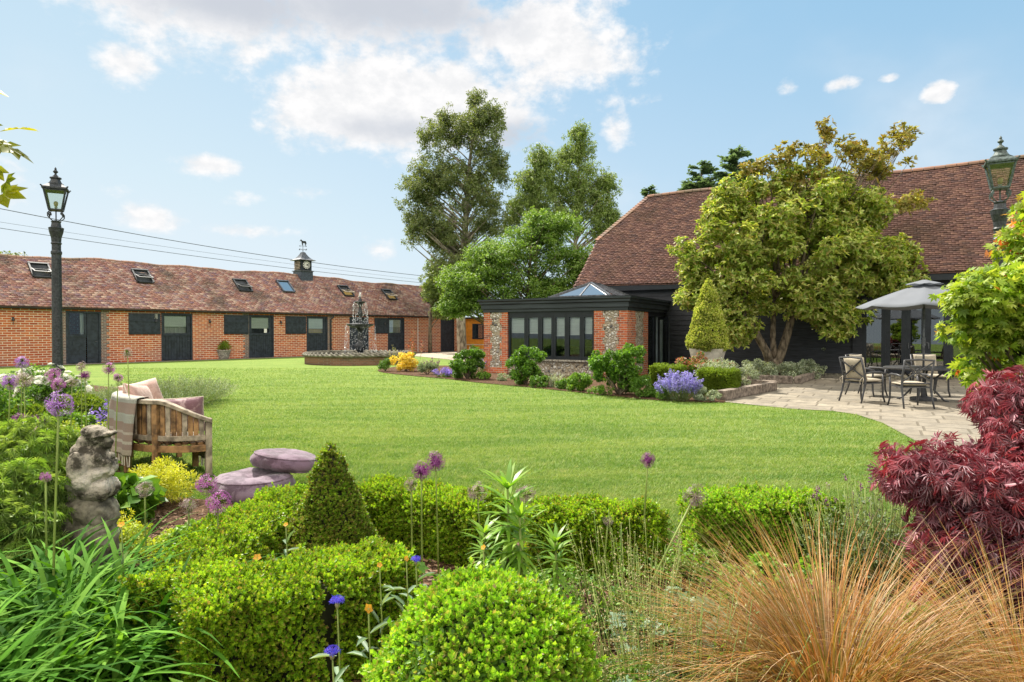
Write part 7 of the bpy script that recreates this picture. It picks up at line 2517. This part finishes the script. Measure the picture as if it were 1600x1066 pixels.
def simple_flower(name, label, px_, py_, Y, r, kind, seed, leaves=True):
    rng = np.random.default_rng(seed)
    x, _, z = dp(px_, py_, Y)
    t = thing(name, label, 'flower', (x, Y, 0), 0, 'cornflowers' if name == 'cornflower' else 'orange geums')
    st = MB(); st.tube([(0, 0, 0), (.01, 0, z * .5), (0, 0, z)], [.004, .0035, .003], 5); st.build('stem', L_['stem'], t, smooth=True)
    tp = np.array([[0, 0, z]])
    if kind == 'blue':
        n = 20; a_ = np.arange(n) * 2 * pi / n + rng.normal(0, .15, n); N = unit(np.stack([np.cos(a_), np.sin(a_), rng.uniform(.2, 1.3, n)], 1))
        V1, F1 = place(T_LEAF, np.repeat(tp, n, 0), N, perp(N, rng), r * rng.uniform(.8, 1.3, n), r * .22); V2, F2 = place(STARF, tp + N * r * .9, perp(N, rng), N, r * .38)
        V, F = merge([(V1, F1), (V2, F2)]); np_mesh('petals', V, F, L_['cornflower'], t)
        b = MB(); blob(b, (0, 0, z - r * .25), (r * .3, r * .3, r * .4), n=8); b.build('bud', L_['straw'], t)
    else:
        N = unit(np.array([[rng.normal(0, .3), -.6, .7]]))
        V, F = place(FLOWER5, tp, perp(N, rng), N, r); np_mesh('petals', V, F, L_['orange_petal'], t)
    if leaves:
        n = 9; u = rng.uniform(.1, .85, n); P = np.stack([0 * u, 0 * u, u * z], 1); A = rdir(n, rng); A[:, 2] = abs(A[:, 2]) * .8
        V, F = place(T_LONG, P, unit(A), np.tile([0, 0, 1.0], (n, 1)), .10, .022); np_mesh('leaves', V, F, L_['blue_green'], t)


for i, (a, b, Y, r, lb) in enumerate([(525, 945, 2.35, .03, 'blue cornflower over the foreground hedge, upper of the left pair'), (517, 1026, 2.15, .03, 'blue cornflower low beside the clipped ball, lower of the left pair'), (649, 879, 2.8, .026, 'blue cornflower behind the clipped ball')]):
    simple_flower('cornflower', lb, a, b, Y, r, 'blue', 420 + i)
for i, (a, b, Y, r, lb) in enumerate([(574, 954, 2.3, .020, 'orange geum left of the clipped ball'), (400, 873, 2.9, .020, 'orange geum over the corner of the left box hedge'), (592, 885, 2.8, .014, 'small orange geum left of the blue cornflower behind the ball'),
                                      (634, 875, 2.8, .014, 'small orange geum touching the blue cornflower behind the ball'), (755, 857, 2.9, .014, 'small orange geum under the whorled lily'),
                                      (187, 821, 3.1, .018, 'orange geum at the foot of the statue'), (445, 821, 3.3, .014, 'tiny yellow orange geum beside the brownish cone')]):
    simple_flower('geum', lb, a, b, Y, r, 'geum', 430 + i)
th_ = allium(69, 746, 8, 3.3, 'pink', 'single magenta thistle head left of the statue', 440); th_.name = 'thistle'; th_['category'] = 'thistle'; del th_['group']

fg_list = [
    ('lobed_perennial', 'grey green lobed leaves between the tawny grass and the whorled lilies', (.72, 2.75), (.34, .28, .22), 420, .055, 'blue_green', 'palm'),
    ('lobed_perennial', 'grey green lobed leaves at the foot of the tawny grass', (.52, 2.25), (.30, .22, .17), 380, .05, 'blue_green', 'palm'),
    ('lobed_perennial', 'dark green lobed leaves left of the whorled lily above the ball', (-.38, 3.15), (.26, .2, .24), 160, .06, 'mid_green', 'palm'),
    ('leafy_perennial', 'green leafy weeds beneath the whorled lily stems', (.02, 2.95), (.35, .25, .14), 700, .05, 'mid_green', 'leaf'),
    ('cornflower_leaves', 'broad silvery cornflower leaves at the bottom edge left of the ball', (-.56, 2.08), (.15, .16, .17), 240, .10, 'blue_green', 'long'),
    ('dark_groundcover', 'dark heart leaved groundcover under the daylily at the bottom edge', (-1.25, 2.25), (.25, .22, .13), 300, .07, 'mid_green', 'leaf'),
    ('leafy_perennial', 'green weeds under the red maple', (2.15, 2.9), (.42, .35, .16), 1300, .04, 'lush', 'leaf'),
    ('leafy_perennial', 'yellow green weeds beneath the right box hedge', (1.5, 3.6), (.5, .25, .14), 900, .04, 'lush', 'leaf'),
]
for i, (nm, lb, c, r, n, L, m, tmn) in enumerate(fg_list):
    shrub(nm, lb, 'plant', c, r, n, L, m, 500 + i, lumps=20, lr=.3, stems=8, tmpl={'palm': star_template(5, 3.6, .28, -.05), 'leaf': T_LEAF, 'long': T_LONG}[tmn], Wd=1.0 if tmn == 'palm' else (.3 if tmn == 'long' else .6), up=1.0, stemmat='bark')
for i, (lb, c, r, n) in enumerate([('fine leaved green weeds just right of the clipped ball', (.42, 2.45), (.24, .22, .15), 1500), ('fine leaved green weeds between the lilies and the tawny grass', (.62, 3.25), (.34, .3, .15), 1800),
                                     ('fine leaved green weeds in front of the middle box hedge', (.15, 3.55), (.4, .25, .13), 1500), ('fine leaved green weeds behind the clipped ball', (-.25, 2.75), (.3, .22, .14), 1300),
                                     ('fine leaved green weeds in the gap between the right hand box hedges', (1.05, 3.75), (.3, .3, .15), 1500), ('fine leaved green weeds left of the tawny grass at the bottom edge', (.50, 1.85), (.22, .18, .12), 900)]):
    shrub('ground_herb', lb, 'plant', c, r, n, .026, ['lush', 'mid_green'][i % 2], 540 + i, lumps=26, lr=.25, stems=10, shell=.1, up=.9, group='fine leaved weeds in the foreground')
# slender seed-head stems, right of the ball
for i, (lb, cx_, cy_, n_) in enumerate([('tangle of slender green seed-head stems right of the clipped ball', .58, 2.35, 150), ('looser tangle of seed-head stems behind the first, below the box hedge', .60, 3.05, 110)]):
    t = thing('seedhead_stems', lb, 'plant', (cx_, cy_, 0), 0, 'slender seed-head stems')
    r_ = np.random.default_rng(600 + i); paths = []; P = []
    for k in range(n_):
        b = r_.normal(0, .14, 2); h = r_.uniform(.3, .62); tp = (b[0] * 1.5 + r_.normal(0, .05), b[1] * 1.5 + r_.normal(0, .05), h)
        paths.append(([(b[0], b[1], 0), ((b[0] + tp[0]) / 2, (b[1] + tp[1]) / 2, h * .55), tp], [.0022, .0018, .0012]))
        for q in range(9):
            u = r_.uniform(.45, 1.0); P.append((b[0] + (tp[0] - b[0]) * u + r_.normal(0, .012), b[1] + (tp[1] - b[1]) * u + r_.normal(0, .012), h * u))
    tubes_mesh(paths, 'stems', L_['stem'], t, 4)
    P = np.array(P); V, F = place(octa, P, unit(rdir(len(P), r_) + np.array([0, 0, 1.0])), rdir(len(P), r_), r_.uniform(.010, .020, len(P))); np_mesh('seed_heads', V, F, L_['straw'], t)
    n2 = 260; P2 = np.array([P[j % len(P)] for j in range(n2)]) * np.array([1, 1, .7]) + r_.normal(0, .02, (n2, 3)); P2[:, 2] = abs(P2[:, 2])
    V, F = place(T_LEAF, P2, unit(rdir(n2, r_)), np.tile([0, 0, 1.0], (n2, 1)), .03, .014); np_mesh('leaves', V, F, L_['lush'], t)

# bark mulch chips, leaf litter
rg = np.random.default_rng(700)
n = 26000
Yc = 1.2 + 4.2 * rg.random(n) ** 1.3; Xc = (rg.uniform(-.86, .86, n)) * Yc
keep = (Yc < 4.9) | (Xc < -2.4)
P = np.stack([Xc, Yc, rg.uniform(.024, .045, n)], 1)[keep]
CH = (np.array([[-.5, -.18, 0], [.5, -.14, .04], [.45, .2, 0], [-.45, .16, .05]]), np.array([[0, 1, 2], [0, 2, 3]]))
A = rdir(len(P), rg); A[:, 2] *= .3
M['chips'] = leaf_mat('chips', [(.10, .05, .03), (.20, .11, .06), (.30, .19, .12), (.07, .04, .025), (.36, .26, .17)], .0, .9)
V, F = place(CH, P, unit(A), unit(np.tile([0, 0, 1.0], (len(P), 1)) + rg.normal(0, .35, (len(P), 3))), rg.uniform(.012, .045, len(P)))
o = np_mesh('bark_mulch', V, F, M['chips']); o['kind'] = 'stuff'; o['label'] = 'loose brown bark chips covering the flower bed soil'; o['category'] = 'mulch'

# ------------------------------------------------------------------ lawn blades
def in_poly(X, Y, poly):
    poly = np.array([p[:2] for p in poly]); ins = np.zeros(len(X), bool); j = len(poly) - 1
    for i in range(len(poly)):
        xi, yi = poly[i]; xj, yj = poly[j]
        c = ((yi > Y) != (yj > Y)) & (X < (xj - xi) * (Y - yi) / (yj - yi + 1e-12) + xi)
        ins ^= c; j = i
    return ins


BLg = []
n = 640000
u = rg.random(n)
Yg = 1 / (1 / 4.2 - u * (1 / 4.2 - 1 / 27.0))
Xg = rg.uniform(-.62, .70, n) * Yg
out_ = in_poly(Xg, Yg, smooth_loop(bed_front, 3)) | in_poly(Xg, Yg, smooth_loop(bed_mid, 3)) | in_poly(Xg, Yg, patio_pts)
Xg, Yg = Xg[~out_], Yg[~out_]
n = len(Xg)
B = np.stack([Xg, Yg, np.zeros(n)], 1)
# mowing and wear make the sward lean and grow in patches
lean = fbm3(np.stack([Xg * .35, Yg * 1.1, 0 * Xg], 1), 1.6, 3)
h = (.020 + .0006 * Yg) * rg.uniform(.6, 1.4, n) * (1 + .25 * lean)
wd = .0035 + .0006 * Yg
az_ = rg.uniform(0, 2 * pi, n)
tip = np.stack([Xg + np.cos(az_) * h * .8 + .25 * h, Yg + np.sin(az_) * h * .8 + .35 * h * lean, h], 1)
s = np.stack([-np.sin(az_), np.cos(az_), 0 * az_], 1) * (wd / 2)[:, None]
V = np.stack([B - s, B + s, tip], 1).reshape(-1, 3)
F = np.arange(3 * n).reshape(-1, 3)
m, nt, b = new_mat('grass_blades')
geo = nt.new('ShaderNodeNewGeometry')
pos = geo.outputs['Position']
c = nt.ramp(geo.outputs['Random Per Island'], [(0, (.095, .19, .026)), (.4, (.155, .26, .038)), (.75, (.21, .31, .055)), (1, (.31, .35, .13))])
n1_ = nt.noise(nt.mapping(pos, scale=(.30, 1.5, 1), rot=(0, 0, radians(-12))), scale=1.0, detail=6, rough=.6)
n2_ = nt.noise(pos, scale=4.5, detail=8, rough=.75)
c = nt.mix(nt.maprange(n1_, .44, .64, 0, .5), c, (.31, .37, .11))
c = nt.mix(nt.maprange(n1_, .34, .50, .4, 0), c, (.09, .185, .03))
c = nt.mix(nt.maprange(n2_, .34, .50, .7, 0), c, (.08, .19, .025))
c = nt.mix(nt.maprange(n2_, .54, .68, 0, .6), c, (.46, .45, .20))
setp(nt, b, color=c, rough=.6, spec=.25)
tr = nt.new('ShaderNodeBsdfTranslucent'); nt.link(nt.mix(1.0, c, (1.3, 1.3, .7), 'MULTIPLY'), tr.inputs[0])
mx = nt.new('ShaderNodeMixShader'); mx.inputs[0].default_value = .35; nt.link(b.outputs[0], mx.inputs[1]); nt.link(tr.outputs[0], mx.inputs[2]); nt.link(mx.outputs[0], m.node_tree.nodes['Material Output'].inputs[0])
o = np_mesh('lawn_grass', V, F, m); o['kind'] = 'stuff'; o['label'] = 'short mown lawn grass with paler dry patches'; o['category'] = 'grass'
